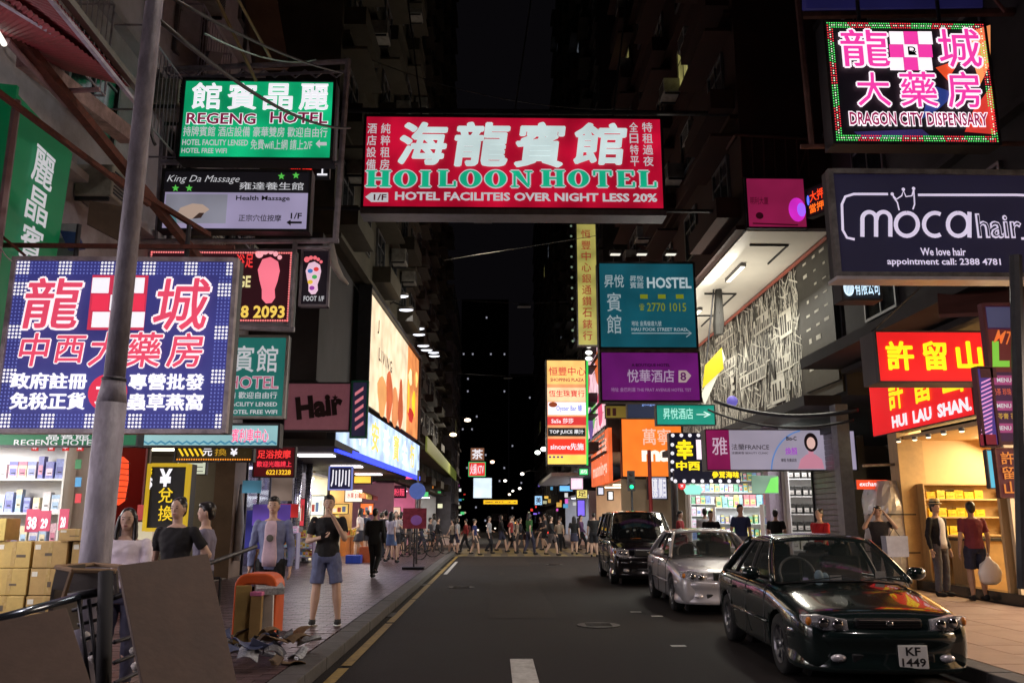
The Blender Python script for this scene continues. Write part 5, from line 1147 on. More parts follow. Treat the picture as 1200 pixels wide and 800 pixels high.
# ================================================================ cars
def patch(c,nu=8,nv=5,bu=0,bv=0,dirn=(0,0,1)):
    """curved rectangle between corners c=[00,10,11,01], bulged by bu/bv along dirn"""
    c=[Vector(p) for p in c]; dn=Vector(dirn); vs=[];fs=[]
    for j in range(nv+1):
        for i in range(nu+1):
            u=i/nu; v=j/nv
            p=c[0]*(1-u)*(1-v)+c[1]*u*(1-v)+c[2]*u*v+c[3]*(1-u)*v
            vs.append(p+dn*(bu*4*u*(1-u)+bv*4*v*(1-v)))
    for j in range(nv):
        for i in range(nu): a=j*(nu+1)+i; fs.append((a,a+1,a+nu+2,a+nu+1))
    return vs,fs
car_glass=mat('car_glass',(.02,.03,.03),rough=.03,var=0,alpha=.42,spec=.9)
car_glass_d=mat('tinted_car_glass',(.008,.010,.012),rough=.04,var=0,alpha=.8,spec=.9)
trim=mat('black_trim',(.01,.01,.012),rough=.4,var=0); seat_m=mat('car_seat',(.05,.05,.055),rough=.8); lampc=mat('headlamp_reflector',(.7,.68,.74),rough=.25,metal=.45,var=.3,scale=30)
lens_m=mat('headlamp_lens',(.6,.6,.65),rough=.05,var=0,alpha=.25,spec=.8); amber=mat('amber_lens',(.6,.2,.03),rough=.2); tail=mat('tail_lens',(.4,.01,.01),rough=.2)
alloy=mat('alloy_wheel',(.30,.30,.32),rough=.35,metal=.9,var=.15); tyre_m=rubber
plate_w=mat('white_number_plate',(.72,.72,.70),rough=.45,var=.05)
def wheel(root,x,y,r,s,spokes=7):
    w=empty('wheel',None,None,(x,y,r),0,parent=root); w=w
    t=MB(); n=26
    prof=[(.62,-.085),(.90,-.095),(.98,-.075),(1.0,-.03),(1.0,.03),(.98,.075),(.90,.095),(.62,.085)]
    t.loft([[Vector((a*1.0,r*k*math.cos(2*PI*i/n),r*k*math.sin(2*PI*i/n))) for i in range(n)] for k,a in prof],caps=False)
    ty=t.build('tyre',tyre_m,w,True)
    m=MB(); o=s*.075
    m.loft([[Vector((s*a,r*k*math.cos(2*PI*i/n),r*k*math.sin(2*PI*i/n))) for i in range(n)] for k,a in ((.64,.09),(.60,.075),(.56,.02),(.0001,.015))],caps=False)
    for i in range(spokes):
        a=2*PI*i/spokes; u=Vector((0,math.cos(a),math.sin(a))); v=Vector((0,-math.sin(a),math.cos(a)))
        m.add([u*r*.1-v*.018+Vector((o*.9,0,0)),u*r*.1+v*.018+Vector((o*.9,0,0)),u*r*.6+v*.012+Vector((o*1.05,0,0)),u*r*.6-v*.012+Vector((o*1.05,0,0)),
               u*r*.1-v*.018+Vector((o*.3,0,0)),u*r*.1+v*.018+Vector((o*.3,0,0)),u*r*.6+v*.012+Vector((o*.3,0,0)),u*r*.6-v*.012+Vector((o*.3,0,0))],
              [(0,1,2,3),(7,6,5,4),(0,4,5,1),(1,5,6,2),(2,6,7,3),(3,7,4,0)])
    m.sph((o*1.0,0,0),(.02,r*.13,r*.13),10,6); m.build('rim',alloy,w)
    return w
bodies=[]
def car(label,loc,rz,paint,st,gh,r,wb,name='parked_car',plate=None,kind='sedan',k=1.0,glassm=None,spokes=7):
    """st: body stations (y,top,halfwidth,bottom); gh: greenhouse dict"""
    root=empty(name,label,'car',loc,rz); glassm=glassm or car_glass
    rings=[]
    for y,zt,w,zb in st:
        sh=.05*(1 if zt>.6 else .5); m=(zt+zb)/2
        half=[(0,zt+.025),(w*.45,zt+.018),(w*.80,zt-.004),(w*.93,zt-sh*.7),(w*.985,zt-sh*2.0),(w*1.0,m+.06),(w*.995,m-.06),(w*.965,zb+.07),(w*.93,zb),(w*.5,zb-.01),(0,zb-.01)]
        ring=[Vector((x,y,z)) for x,z in half]+[Vector((-x,y,z)) for x,z in reversed(half[1:-1])]
        rings.append(ring)
    b=MB(); b.loft(rings); o=b.build('body',paint,root,True)
    sd=o.modifiers.new('s','SUBSURF'); sd.levels=2; sd.render_levels=2
    cut=MB()
    for yy in (-wb/2,wb/2):
        for s in (1,-1):
            n=28; rr=r*1.13; w=st[len(st)//2][2]
            cut.loft([[Vector((s*(w-.24)+s*a,yy+rr*math.cos(2*PI*i/n),r+rr*math.sin(2*PI*i/n))) for i in range(n)] for a in (0,.5)])
    c=cut.build('cut',trim,root); bo=o.modifiers.new('b','BOOLEAN'); bo.object=c; bo.operation='DIFFERENCE'; bo.solver='FAST'
    bodies.append((o,c))
    for yy in (-wb/2,wb/2):
        for s in (1,-1): wheel(root,s*(st[len(st)//2][2]-.105),yy,r,s,spokes)
        n=20
        MB().loft([[Vector((x,yy+r*1.12*math.cos(2*PI*i/n),r+r*1.12*math.sin(2*PI*i/n))) for i in range(n)] for x in (-st[len(st)//2][2]+.26,st[len(st)//2][2]-.26)]).build('wheel_well',trim,root)
    g=gh; B=g['B']; T=g['T']   # belt and roof corner points: front/rear
    (bx,by,bz),(tx,ty,tz)=B[0],T[0]; (bx2,by2,bz2),(tx2,ty2,tz2)=B[1],T[1]
    MB().add(*patch([(-bx,by,bz),(bx,by,bz),(tx,ty,tz),(-tx,ty,tz)],12,6,bu=.11,bv=.02,dirn=(0,-.8,.15))).build('windscreen',glassm,root,True)
    MB().add(*patch([(-bx2,by2,bz2),(bx2,by2,bz2),(tx2,ty2,tz2),(-tx2,ty2,tz2)],12,6,bu=.09,bv=.02,dirn=(0,.8,.15))).build('rear_window',glassm,root,True)
    rf=MB().add(*patch([(-tx,ty,tz),(tx,ty,tz),(tx2,ty2,tz2),(-tx2,ty2,tz2)],14,12,bu=.035,bv=.045)).build('roof',paint,root,True)
    q=rf.modifiers.new('t','SOLIDIFY'); q.thickness=.03; q.offset=-1
    sw=g['side']    # belt half width and y where door glass ends, list of splits
    for s in (1,-1):
        def ln(t,u):   # point on side: t along 0..1, u 0 belt..1 roof
            yb=by+.06+(by2-.05-by)*t; yt=ty+(ty2-ty)*t
            p=Vector((s*(sw*(1-u)+(tx+.005)*u+.012*math.sin(PI*u)),yb*(1-u)+yt*u,(bz-.005)*(1-u)+(tz-.005)*u)); return p
        sp=g['splits']
        for i in range(len(sp)-1):
            a,c2=sp[i]+.012,sp[i+1]-.012; vs=[];fs=[]
            nu,nv=6,5
            for j in range(nv+1):
                for ii in range(nu+1): vs.append(ln(a+(c2-a)*ii/nu,.04+.9*j/nv))
            for j in range(nv):
                for ii in range(nu): q0=j*(nu+1)+ii; fs.append((q0,q0+1,q0+nu+2,q0+nu+1))
            MB().add(vs,fs).build('side_window',glassm,root,True)
        # pillars and frames
        for t,rr,mm in [(0,.030,paint)]+[(x,.026,trim) for x in sp[1:-1]]+[(1,.05,paint)]:
            MB().tube([ln(t,u/6) for u in range(7)],rr,8).build('pillar',mm,root,True)
        MB().tube([ln(t/10,1.0) for t in range(11)],.024,8).build('roof_rail',paint,root,True)
        MB().tube([ln(t/10,0.0)+Vector((s*.008,0,.0)) for t in range(11)],.016,6).build('belt_moulding',trim,root,True)
        if kind=='sedan':
            a=[ln(sp[-1],0),ln(1.0,0)+Vector((0,.10,0)),ln(1.0,1)+Vector((0,.02,0)),ln(sp[-1],1)]
            MB().add(*patch(a,4,4,bu=.0)).build('rear_quarter',paint,root,True)
        W=st[len(st)//2][2]
        for yy in g['doors']: MB().tube([(s*(W+.001),yy,.24),(s*(W*1.002),yy,.5),(s*(W*.985),yy,bz-.12),(s*sw*1.005,yy,bz-.01)],.006,5).build('door_gap',trim,root)
        for yy in g['handles']: MB().box((s*(W+.008),yy,bz-.16),(.03,.17,.035)).build('door_handle',paint,root,bevel=.01)
        MB().tube([(s*(W+.002),-wb/2+r*1.2,.46),(s*(W+.004),0,.46),(s*(W+.002),wb/2-r*1.2,.46)],.018,6).build('side_moulding',paint,root,True)
        # mirror
        mp=Vector((s*(W+.09),by+.28,bz+.07)); m=MB().sph(mp,(.105,.065,.07),12,8); mm=m.build('wing_mirror',paint,root,True)
        MB().tube([(s*(sw-.01),by+.30,bz+.02),mp-Vector((s*.05,0,.02))],.02,6).build('mirror_arm',trim,mm)
    # inside: dash, wheel, seats
    MB().add(*patch([(-bx*.95,by+.08,bz-.03),(bx*.95,by+.08,bz-.03),(bx*.95,by+.42,bz-.02),(-bx*.95,by+.42,bz-.02)],6,3,bu=.03)).build('dashboard',trim,root,True)
    sx=bx*.5
    cx=-bx*.47      # right-hand drive: wheel on the side that faces away from the kerb
    n=24; a=R(25)
    MB().tube([(cx+.19*math.cos(2*PI*i/n),by+.50+.19*math.sin(2*PI*i/n)*math.sin(a),bz+.05+.19*math.sin(2*PI*i/n)*math.cos(a)) for i in range(n+1)],.014,6).build('steering_wheel',mat('wheel_rim_grey',(.16,.16,.16),rough=.5),root,True)
    for s in (1,-1):
        for yy in (by+1.0,by+1.85):
            if yy>by2-.1: continue
            q=MB(); q.box((s*sx,yy,bz-.08),(.46,.12,.62),rx=-.2).box((s*sx,yy+.07,bz+.27),(.24,.09,.17)); q.build('seat',seat_m,root,bevel=.05)
    MB().box((0,ty+.10,tz-.07),(.2,.03,.06)).build('inner_mirror',trim,root,bevel=.01)
    for x in (-.45,.12): MB().tube([(x,by-.06,bz+.01),(x+.5,by+.0,bz+.06)],.007,5).build('wiper',trim,root)
    return root
def front(root,y,zb,zl,zg,w,paint,plate=None,hl=(.30,.13),gr=(.5,.12),slope=.0,platez=.36):
    """lamps, grille, bumper and plate on the nose at y; zb bumper height, zl lamp centre height"""
    for s in (1,-1):
        cx=s*(w-hl[0]/2-.0)
        q=[]
        def pt(a,b,dy): # a across, b up
            xx=cx+s*a*hl[0]/2; return (xx,y-.005+.10*max(0,(abs(xx)-w*.55)/(w*.45))**2+dy+b*slope*.5,zl+b*hl[1]/2+(.015*a))
        g=[(-1,-.9),(.2,-1),(1,-.5),(1.05,.6),(.3,1),(-.95,.75)]
        MB().loft([[Vector(pt(a,b,.10)) for a,b in g],[Vector(pt(a,b,-.015)) for a,b in g]]).build('headlamp_housing',lampc,root)
        L=MB().loft([[Vector(pt(a*1.02,b*1.03,-.016)) for a,b in g],[Vector(pt(a*.97,b*.95,-.032)) for a,b in g]]).build('headlight',lens_m,root,True)
        for q_,a in enumerate((-.5,.15)): MB().sph(pt(a,0,-.022),(.052,.02,.046),14,8).build('bulb',chrome,L,True); MB().tube([Vector(pt(a,0,-.034)),Vector(pt(a,0,-.02))],.057,16,False).build('bulb_surround',trim,L)
        MB().sph(pt(.82,0,-.02),(.03,.02,.04),8,6).build('indicator',amber,root,True)
    MB().box((0,y+.03,zg),(gr[0],.10,gr[1])).build('grille',trim,root,bevel=.02)
    for i in range(4): MB().box((0,y-.028,zg-gr[1]*.36+i*gr[1]*.24),(gr[0]*.92,.012,.010)).build('grille_bar',trim if i<3 else chrome,root)
    MB().sph((0,y-.032,zg),(.035,.01,.025),12,6).build('badge',chrome,root,True)
    # bumper: swept section wrapping round the corners
    ring=[]
    pts=[(s,math.copysign(1,s)) for s in ()]
    path=[(-w-.015,y+.60),(-w-.02,y+.32),(-w*.93,y+.11),(-w*.70,y-.005),(-w*.35,y-.045),(0,y-.055),(w*.35,y-.045),(w*.70,y-.005),(w*.93,y+.11),(w+.02,y+.32),(w+.015,y+.60)]
    sec=[(.0,.13),(-.045,.10),(-.05,.02),(-.012,-.02),(-.02,-.13),(-.055,-.20),(-.05,-.25),(.03,-.27),(.06,.12)]
    rings=[]
    for i,(x,yy) in enumerate(path):
        a=Vector(path[max(0,i-1)]); b=Vector(path[min(len(path)-1,i+1)]); t=(b-a).normalized(); nn=Vector((t.y,-t.x))
        rings.append([Vector((x-nn.x*d*-1*-1,yy-nn.y*d*-1*-1,zb+h)) if False else Vector((x+nn.x*(-d),yy+nn.y*(-d),zb+h)) for d,h in sec])
    bp=MB().loft(rings).build('front_bumper',paint,root,True)
    sd=bp.modifiers.new('s','SUBSURF'); sd.levels=1; sd.render_levels=1
    MB().box((0,y-.045,zb-.13),(w*1.0,.03,.10)).build('air_intake',trim,root,bevel=.015)
    for s in (1,-1): MB().sph((s*w*.66,y-.035,zb-.12),(.07,.03,.035),12,8).build('fog_lamp',lampc,root,True)
    if plate:
        px=plate[0]; p=MB().box((px,y-.088,platez),(.26,.012,.20)).build('number_plate',plate_w,root,bevel=.006)
        for k,tx in enumerate(plate[1]):
            vs,fs,(a,b,c,d)=glyph(tx,.025); hh=.072; ww=(.13 if len(tx)==2 else .21)
            z0=platez+.012-k*.093
            MB().add([(px-ww/2+(x-a)/(b-a)*ww,y-.0955,z0+(yy-c)/(d-c)*hh) for x,yy in vs],fs).build('lettering',black,p,fix=False)
green_p=mat('dark_green_car_paint',(.009,.018,.018),rough=.17,metal=.3,var=0,coat=.9,spec=.6)
silver_p=mat('silver_car_paint',(.5,.48,.52),rough=.3,metal=.35,var=.05,coat=1)
black_p=mat('black_car_paint',(.012,.010,.014),rough=.14,metal=.2,var=.1,coat=1)
SED=[(-1.985,.50,.62,.20),(-1.96,.60,.70,.17),(-1.87,.66,.755,.16),(-1.6,.705,.785,.16),(-1.2,.775,.79,.16),(-.86,.835,.79,.16),(-.4,.86,.79,.16),(.2,.865,.79,.16),(.8,.875,.79,.16),(1.25,.89,.785,.16),(1.6,.885,.775,.17),(1.88,.85,.74,.2),(1.97,.72,.70,.22),(1.985,.55,.66,.24)]
GH=dict(B=[(.68,-.90,.862),(.60,1.36,.90)],T=[(.53,-.26,1.262),(.53,.70,1.262)],side=.715,splits=[.0,.40,.74,.93],doors=(-.70,.12,.86),handles=(-.02,.74))
c1=car('dark green saloon with white number plate parked at the kerb, closest to the camera',(3.68,9.86,0),R(-3),green_p,SED,GH,.288,2.32)
front(c1,-1.985,.40,.575,.575,.73,green_p,plate=(.16,('KF','1449')),platez=.30,hl=(.36,.125),gr=(.60,.085))
for x,y,z,s_ in ((-.15,-.60,.90,.05),(-.08,-.58,.88,.045)): MB().sph((x,y,z),(s_,s_*.8,s_*1.3),10,8).build('dashboard_toy',mat('pale_blue_plush',(.35,.5,.6),rough=.8),c1,True)
MB().box((.02,-.62,.885),(.12,.02,.05)).build('permit_card',white_paint,c1); MB().box((.48,-.66,.92),(.10,.01,.07)).build('tax_disc',white_paint,c1)
MB().box((-.1,-1.0+.55,1.19),(.30,.02,.05)).build('sunshade',trim,c1)
c2=car('silver saloon parked between the dark green car and the black people carrier',(3.80,15.75,0),R(-2),silver_p,SED,GH,.29,2.36,k=1)
front(c2,-1.985,.42,.60,.60,.73,silver_p,hl=(.40,.17),gr=(.46,.13))
MPV=[(-2.06,.52,.66,.2),(-2.03,.68,.74,.17),(-1.94,.80,.79,.16),(-1.7,.90,.82,.16),(-1.4,.98,.82,.16),(-1.1,1.03,.82,.16),(-.5,1.04,.82,.16),(.2,1.05,.82,.16),(1.0,1.06,.82,.16),(1.8,1.06,.81,.16),(2.03,1.03,.78,.2),(2.09,.8,.75,.22)]
GH2=dict(B=[(.73,-1.18,1.04),(.66,2.02,1.06)],T=[(.60,-.48,1.64),(.60,1.82,1.64)],side=.755,splits=[.0,.30,.62,.97],doors=(-.85,.05,1.05),handles=(-.1,.9))
c3=car('black people carrier parked behind the silver car near the crossing',(3.60,21.9,0),R(-1.5),black_p,MPV,GH2,.31,2.6,name='parked_van',kind='mpv',glassm=car_glass_d)
front(c3,-2.06,.46,.74,.74,.78,black_p,hl=(.34,.2),gr=(.62,.16))
bpy.context.view_layer.update(); dg=bpy.context.evaluated_depsgraph_get()
for o,c in bodies:
    me=bpy.data.meshes.new_from_object(o.evaluated_get(dg)); o.modifiers.clear(); old=o.data; o.data=me
    bpy.data.objects.remove(c)
# ================================================================ lamp post, barrier, hoardings and rubbish close by
pole_m=mat('weathered_lamp_post',(.36,.34,.41),rough=.5,metal=.0,var=.35,scale=7,dirt=.8,bump=.3,bscale=30,stretch=(1,1,.4))
D0=5.9
b0=P(113,640,D0); t0=P(181,0,D0); ax=(t0-b0)/(t0.z-b0.z)
def on(z): return b0+ax*(z-b0.z)
lp=empty('lamp_post','tall leaning grey lamp post standing in front of the navy LED board','lamp post',(on(.12).x,D0,.12))
MB().tube([on(.12),on(2.30)],[.100,.100],20).build('base_sleeve',pole_m,lp,True,world=True)
MB().tube([on(2.30),on(2.48)],[.100,.074],20).build('sleeve_collar',pole_m,lp,True,world=True)
MB().tube([on(2.40),on(5),on(10.2)],[.072,.066,.052],18).build('shaft',pole_m,lp,True,world=True)
MB().tube([on(2.455),on(2.475)],[.082,.082],18).build('band',dark_steel,lp,True,world=True)
tp=on(10.2); e=tp+Vector((2.3,1.2,.5)); MB().tube([tp,tp+Vector((.6,.3,.4)),e],.04,10).build('arm',pole_m,lp,True,world=True)
hd=MB().box(e+Vector((.25,.1,-.02)),(.75,.3,.14),rz=.45).build('lamp_head',pole_m,lp,bevel=.04,world=True)
MB().box(e+Vector((.25,.1,-.1)),(.6,.22,.03),rz=.45).build('lamp_glass',lit(255,225,190,3.0,0),lp,world=True)
def street_light(name,loc,energy,color=(1,.86,.74),size=.5,parent=None,ang=150):
    l=bpy.data.lights.new(name,'AREA'); l.shape='DISK'; l.size=size; l.energy=energy; l.color=color; l.spread=R(ang)
    o=bpy.data.objects.new(name,l); COL.objects.link(o); o.location=loc
    if parent: o.parent=parent; o.location=XF[parent.name].inverted()@Vector(loc)
    return o
street_light('street_lamp_light',e+Vector((.25,.1,-.13)),150,parent=lp)
# second lamp post of the row, over the opposite kerb behind the camera's shoulder
lp2=empty('lamp_post','second lamp post standing out of view beside the opposite kerb','lamp post',(5.4,1.0,.12))
MB().tube([(5.4,1,.12),(5.4,1,9.5),(4.4,2,10)],[.1,.07,.05],14).build('shaft',pole_m,lp2,True,world=True); MB().box((4.2,2.1,9.98),(.7,.3,.14),rz=-.8).build('lamp_head',pole_m,lp2,world=True)
street_light('street_lamp_light',(4.2,2.1,9.88),230,(1,.84,.80),parent=lp2)
# plywood sheets and barrier
ply=mat('brown_hardboard',(.125,.080,.060),rough=.7,var=.22,scale=3.5,dirt=.45,bump=.1,stretch=(1,1,1))
def board(label,pts,ds,name='hardboard_sheet'):
    q=[P(px,py,d) for (px,py),d in zip(pts,ds)]; nn_=(q[1]-q[0]).cross(q[2]-q[0]); r_=ray(*pts[3]); q[3]=CAM+r_*((q[0]-CAM).dot(nn_)/r_.dot(nn_))
    t=empty(name,label,'board',q[0]); n=(q[1]-q[0]).cross(q[-1]-q[0]).normalized()*.012
    mb=MB(); k=len(q); mb.add([v-n for v in q]+[v+n for v in q],[tuple(range(k)),tuple(range(2*k-1,k-1,-1))]+[(i,(i+1)%k,(i+1)%k+k,i+k) for i in range(k)])
    mb.build('sheet',ply,t,world=True,bevel=.003); return t
board('large brown hardboard sheet leaning on the barrier, its top edge below the passers-by',((138,664),(243,650),(300,905),(192,935)),(3.6,3.85,3.35,3.05))
board('brown hardboard sheet leaning low at the corner of the pavement',((-60,742),(78,714),(128,870),(-60,900)),(3.2,3.4,3.0,2.7))
br=empty('street_barrier','black metal street barrier with a dark post and crossing bars','barrier',(on(.12).x-.2,3.9,.12))
iron=mat('black_iron',(.018,.018,.024),rough=.42,metal=.4,var=.3)
def rail(a,b,da,db,r,m=iron,nm='rail'): MB().tube([P(*a,da),P(*b,db)],r,8).build(nm,m,br,True,world=True)
rail((-30,732),(92,699),3.5,3.9,.018,mat('shiny_blue_rail',(.25,.3,.38),rough=.2,metal=.9))
rail((80,700),(133,690),3.9,3.95,.02)
rail((-30,742),(60,722),3.6,3.8,.01)
rail((124,670),(120,870),3.95,3.75,.034,mat('matt_black_post',(.014,.014,.018),rough=.75,var=.4),nm='post')
rail((133,700),(300,640),4.1,6.0,.014)
for i in range(5): rail((84+i*7,715+i*17),(120,706+i*18),3.9,3.95,.008,nm='bar')
for i in range(3): rail((134,752+i*24),(165,742+i*22),3.95,4.3,.010,nm='bar')
for i in range(3): rail((92+i*12,700+i*2),(104+i*11,800),3.9,3.8,.009,nm='upright')
cr=empty('wooden_crate','dark wooden box frame with pale edges standing behind the barrier post','crate',P(92,670,4.4))
dw=mat('dark_plywood',(.05,.037,.030),rough=.7,var=.3,dirt=.3); pw=mat('pale_wood_edge',(.30,.19,.10),rough=.65,var=.2)
def wq(pts,d,m,nm,th=.02):
    q=[P(px,py,dd) for (px,py),dd in zip(pts,d)]; n=Vector((0,th,0)); MB().add(q+[v+n for v in q],[(3,2,1,0),(4,5,6,7)]+[(i,(i+1)%4,(i+1)%4+4,i+4) for i in range(4)]).build(nm,m,cr,world=True)
wq(((66,664),(136,668),(138,697),(60,690)),(4.3,4.2,4.2,4.3),dw,'front_panel')
wq(((66,664),(60,690),(52,745),(60,745)),(4.3,4.3,4.3,4.3),dw,'side_panel',.3)
for a,b,da,db in (((66,664),(86,668),4.3,4.2),((86,668),(136,669),4.2,4.2),((66,664),(110,661),4.3,4.8),((110,661),(150,664),4.8,4.6),((84,670),(72,707),4.19,4.19)):
    MB().tube([P(*a,da),P(*b,db)],.012,6).build('edge_strip',pw,cr,world=True)
for px,py in ((92,700),(118,712),(84,722),(101,745),(120,745),(158,762),(110,770),(160,780)):
    p=P(px,py,4.6); t=empty('crumpled_paper','pale crumpled scrap of paper caught behind the barrier','litter',p,group='paper scraps behind the barrier')
    m=MB().sph((0,0,0),.026,8,6); m.v=[(x*(1+.5*noise.noise(Vector((x,y,z))*60+p)),y,z*(1+.6*noise.noise(Vector((z,y,x))*50+p))) for x,y,z in m.v]; m.build('scrap',white_paint,t)
# orange plastic bin
og=mat('orange_plastic',(.75,.13,.03),rough=.35,var=.12,scale=6,dirt=.2)
ob=empty('orange_bin','bright orange plastic bin hood stuffed with cardboard by the lamp post','bin',(P(304,700,9.2).x,9.2,.30))
def rr(w,h,r,n=5,x0=0,z0=0):
    pts=[]
    for cx,cz,a in ((w/2-r,h-r,0),(-w/2+r,h-r,90)):
        for k in range(n+1): t=R(a+90*k/n); pts.append((x0+cx+r*math.cos(t),z0+cz+r*math.sin(t)))
    return pts
outer=rr(.50,.72,.15); inner=rr(.38,.60,.10)
O=[( .25,0)]+outer+[(-.25,0)]; I_=[(.19,0)]+inner+[(-.19,0)]
def ringprism(O,I,y0,y1):
    n=len(O); vs=[(x,y0,z) for x,z in O]+[(x,y0,z) for x,z in I]+[(x,y1,z) for x,z in O]+[(x,y1,z) for x,z in I]; fs=[]
    for i in range(n-1): fs+= [(i,i+1,n+i+1,n+i),(2*n+i,3*n+i,3*n+i+1,2*n+i+1),(i,2*n+i,2*n+i+1,i+1),(n+i,n+i+1,3*n+i+1,3*n+i)]
    fs+= [(0,n,3*n,2*n),(n-1,3*n-1,4*n-1,2*n-1)] 
    return MB().add(vs,fs)
ob.scale=(.88,.88,.9)
ringprism(O,I_,-.2,.2).build('hood',og,ob,bevel=.02,seg=2)
MB().bb(-.17,.17,.16,.19,.0,.55).build('back_panel',black,ob)
def junk(nm,label,cat,c,s,rz,rx,m,grp=None):
    t=empty(nm,label,cat,c,0,grp); MB().box((0,0,s[2]/2),s,rz=rz,rx=rx).build('sheet',m,t,bevel=.004); return t
k0=P(300,700,9.0)
junk('cardboard_sheet','tall buff cardboard sheet standing in front of the orange bin','cardboard',(k0.x-.10,8.9,.28),(.15,.03,.56),.2,.05,kraft[0])
junk('cardboard_tube','brown rolled cardboard with a pink rim inside the orange bin','cardboard',(k0.x+.04,8.9,.28),(.11,.11,.46),.1,0,kraft[1])
junk('white_board','white board leaning inside the orange bin','board',(k0.x+.13,9.0,.28),(.12,.03,.46),-.2,.06,white_paint)
junk('pink_cap_disc','small pink plastic disc resting on the rolled cardboard','plastic disc',(k0.x+.04,8.9,.74),(.12,.12,.04),0,0,mat('pink_plastic',(.7,.2,.4)))
junk('newspaper','crumpled grey newspaper on top of the bin contents','newspaper',(k0.x+.12,9.05,.76),(.28,.2,.07),.4,.2,mat('newsprint',(.4,.42,.45),var=.5,scale=40))
soil=mat('soiled_cardboard',(.17,.11,.06),rough=.85,var=.4,scale=9,dirt=.6); soil2=mat('wet_cardboard',(.09,.06,.04),rough=.7,var=.4,scale=9)
for i in range(44):
    x=rnd.uniform(-.42,.55); y=rnd.uniform(-1.0,.15); z=.14+rnd.uniform(0,.30)*(1-abs(x-.1))
    m=rnd.choice([soil,soil,soil2,mat('newsprint',(.4,.42,.45)),black,mat('grey_bin_liner',(.10,.10,.12),rough=.3,bump=.5),mat('blue_wrapper',(.08,.10,.2),rough=.4)])
    t=empty('rubbish_scrap','torn flattened carton or paper in the rubbish heap by the orange bin','rubbish',(k0.x+x,9.0+y,z),rnd.uniform(0,6),'rubbish heaped round the orange bin')
    w,h=rnd.uniform(.08,.28),rnd.uniform(.06,.2); q=MB().add(*patch([(-w/2,-h/2,0),(w/2,-h/2,rnd.uniform(-.05,.12)),(w/2,h/2,rnd.uniform(0,.1)),(-w/2,h/2,rnd.uniform(-.05,.1))],5,4,bu=rnd.uniform(-.04,.05),bv=rnd.uniform(-.04,.05))).build('scrap',m,t)
    s_=q.modifiers.new('t','SOLIDIFY'); s_.thickness=.006
tr=empty('hand_trolley','dark trolley frame loaded with rubbish sacks beside the hardboard sheet','trolley',(k0.x-.75,8.6,.13))
for a,b in (((0,0,0),(0,0,.8)),((.5,0,0),(.5,0,.8)),((0,0,.8),(.5,0,.8)),((0,-.4,.1),(.5,-.4,.1)),((0,0,.1),(0,-.4,.1)),((.5,0,.1),(.5,-.4,.1)),((0,0,.45),(.5,0,.45))): MB().tube([a,b],.014,6).build('rail',iron,tr)
for i,(x,z,c) in enumerate(((.05,.5,(.05,.09,.06)),(.3,.46,(.3,.3,.32)),(.15,.2,(.06,.06,.08)),(.4,.2,(.10,.08,.07)))):
    t=empty('rubbish_sack',('dark green','grey','black','brown')[i]+' rubbish sack piled on the trolley by the orange bin','sack',(k0.x-.75+x,8.4,.13+z+.12)); m=MB().sph((0,0,0),(.2,.16,.16),14,10)
    m.v=[tuple(Vector(v)*(1+.25*noise.noise(Vector(v)*9+Vector((i,0,0))))) for v in m.v]; m.build('sack',mat('sack_%d'%i,c,rough=.35,bump=.6,bscale=20),t,True)
# ---- frames, girders and cables above the left pavement
def frame_thing(name,label,cat,segs,m,r=.04,part='bar',n=6):
    t=empty(name,label,cat,segs[0][0]); 
    for a,b,*rr_ in segs: MB().tube([a,b],rr_[0] if rr_ else r,n).build(part,m,t,world=True)
    return t
lil=mat('lilac_grey_steel',(.46,.44,.55),rough=.5,metal=.0,var=.3,dirt=.5)
d=14.25
S_=lambda a,b,*r:(P(*a,d),P(*b,d),*r)
segs=[S_((408,70),(393,283),.06),S_((186,82),(410,72),.05),S_((186,92),(408,84),.03),S_((190,190),(400,192),.05),S_((165,283),(397,282),.05),S_((172,380),(345,386),.05),S_((346,283),(340,386),.05),S_((168,95),(150,400),.04),S_((193,85),(183,285),.035),S_((348,290),(388,290),.03)]
for k in range(9): segs.append(S_((190+k*24,83),(202+k*24,91),.016)); segs.append(S_((202+k*24,91),(214+k*24,82),.016))
frame_thing('lattice_sign_frame','lilac grey lattice steel frame carrying the green lightbox and the boards below','frame',segs,lil)
t=empty('bracket_arm','white curved bracket arm hanging under the lattice frame corner','bracket',P(393,283,14.3)); MB().tube([P(388,285,14.3),P(392,310,14.3),P(400,325,14.3),P(408,333,14.3)],[.05,.07,.05,.02],8).build('arm',white_paint,t,True,world=True)
# rusty girders crossing behind the post
G_=lambda a,b,d1,d2,r:(P(*a,d1),P(*b,d2),r)
frame_thing('rusty_girder','long rusty brown girder sloping down behind the lamp post','girder',[G_((-30,-20),(245,318),7.5,12.5,.075)],rust,n=4,part='beam')
frame_thing('rusty_girder','thin red rusty girder rising across the green hoarding','girder',[G_((-20,95),(175,240),8,10.5,.04)],rust,n=4,part='beam')
frame_thing('rusty_girder','level red iron rail above the navy LED board','girder',[G_((-30,287),(275,290),9.6,9.6,.035),G_((0,275),(30,300),9.4,9.6,.02)],rust,n=4,part='beam')
frame_thing('rusty_girder','short rusty strut beside the massage board','girder',[G_((130,205),(245,275),10,12,.045)],rust,n=4,part='beam')
t=empty('tube_lamp','long unlit fluorescent tube fitting hanging under the awning','lamp',P(10,50,8)); MB().tube([P(8,48,8),P(78,124,9.2)],.035,8).build('housing',mat('dusty_pink_metal',(.36,.25,.27),rough=.5,dirt=.4),t,world=True)
MB().tube([P(-8,30,7.7),P(5,52,8)],.03,8).build('tube',lit(255,250,240,1.3,0),t,world=True)
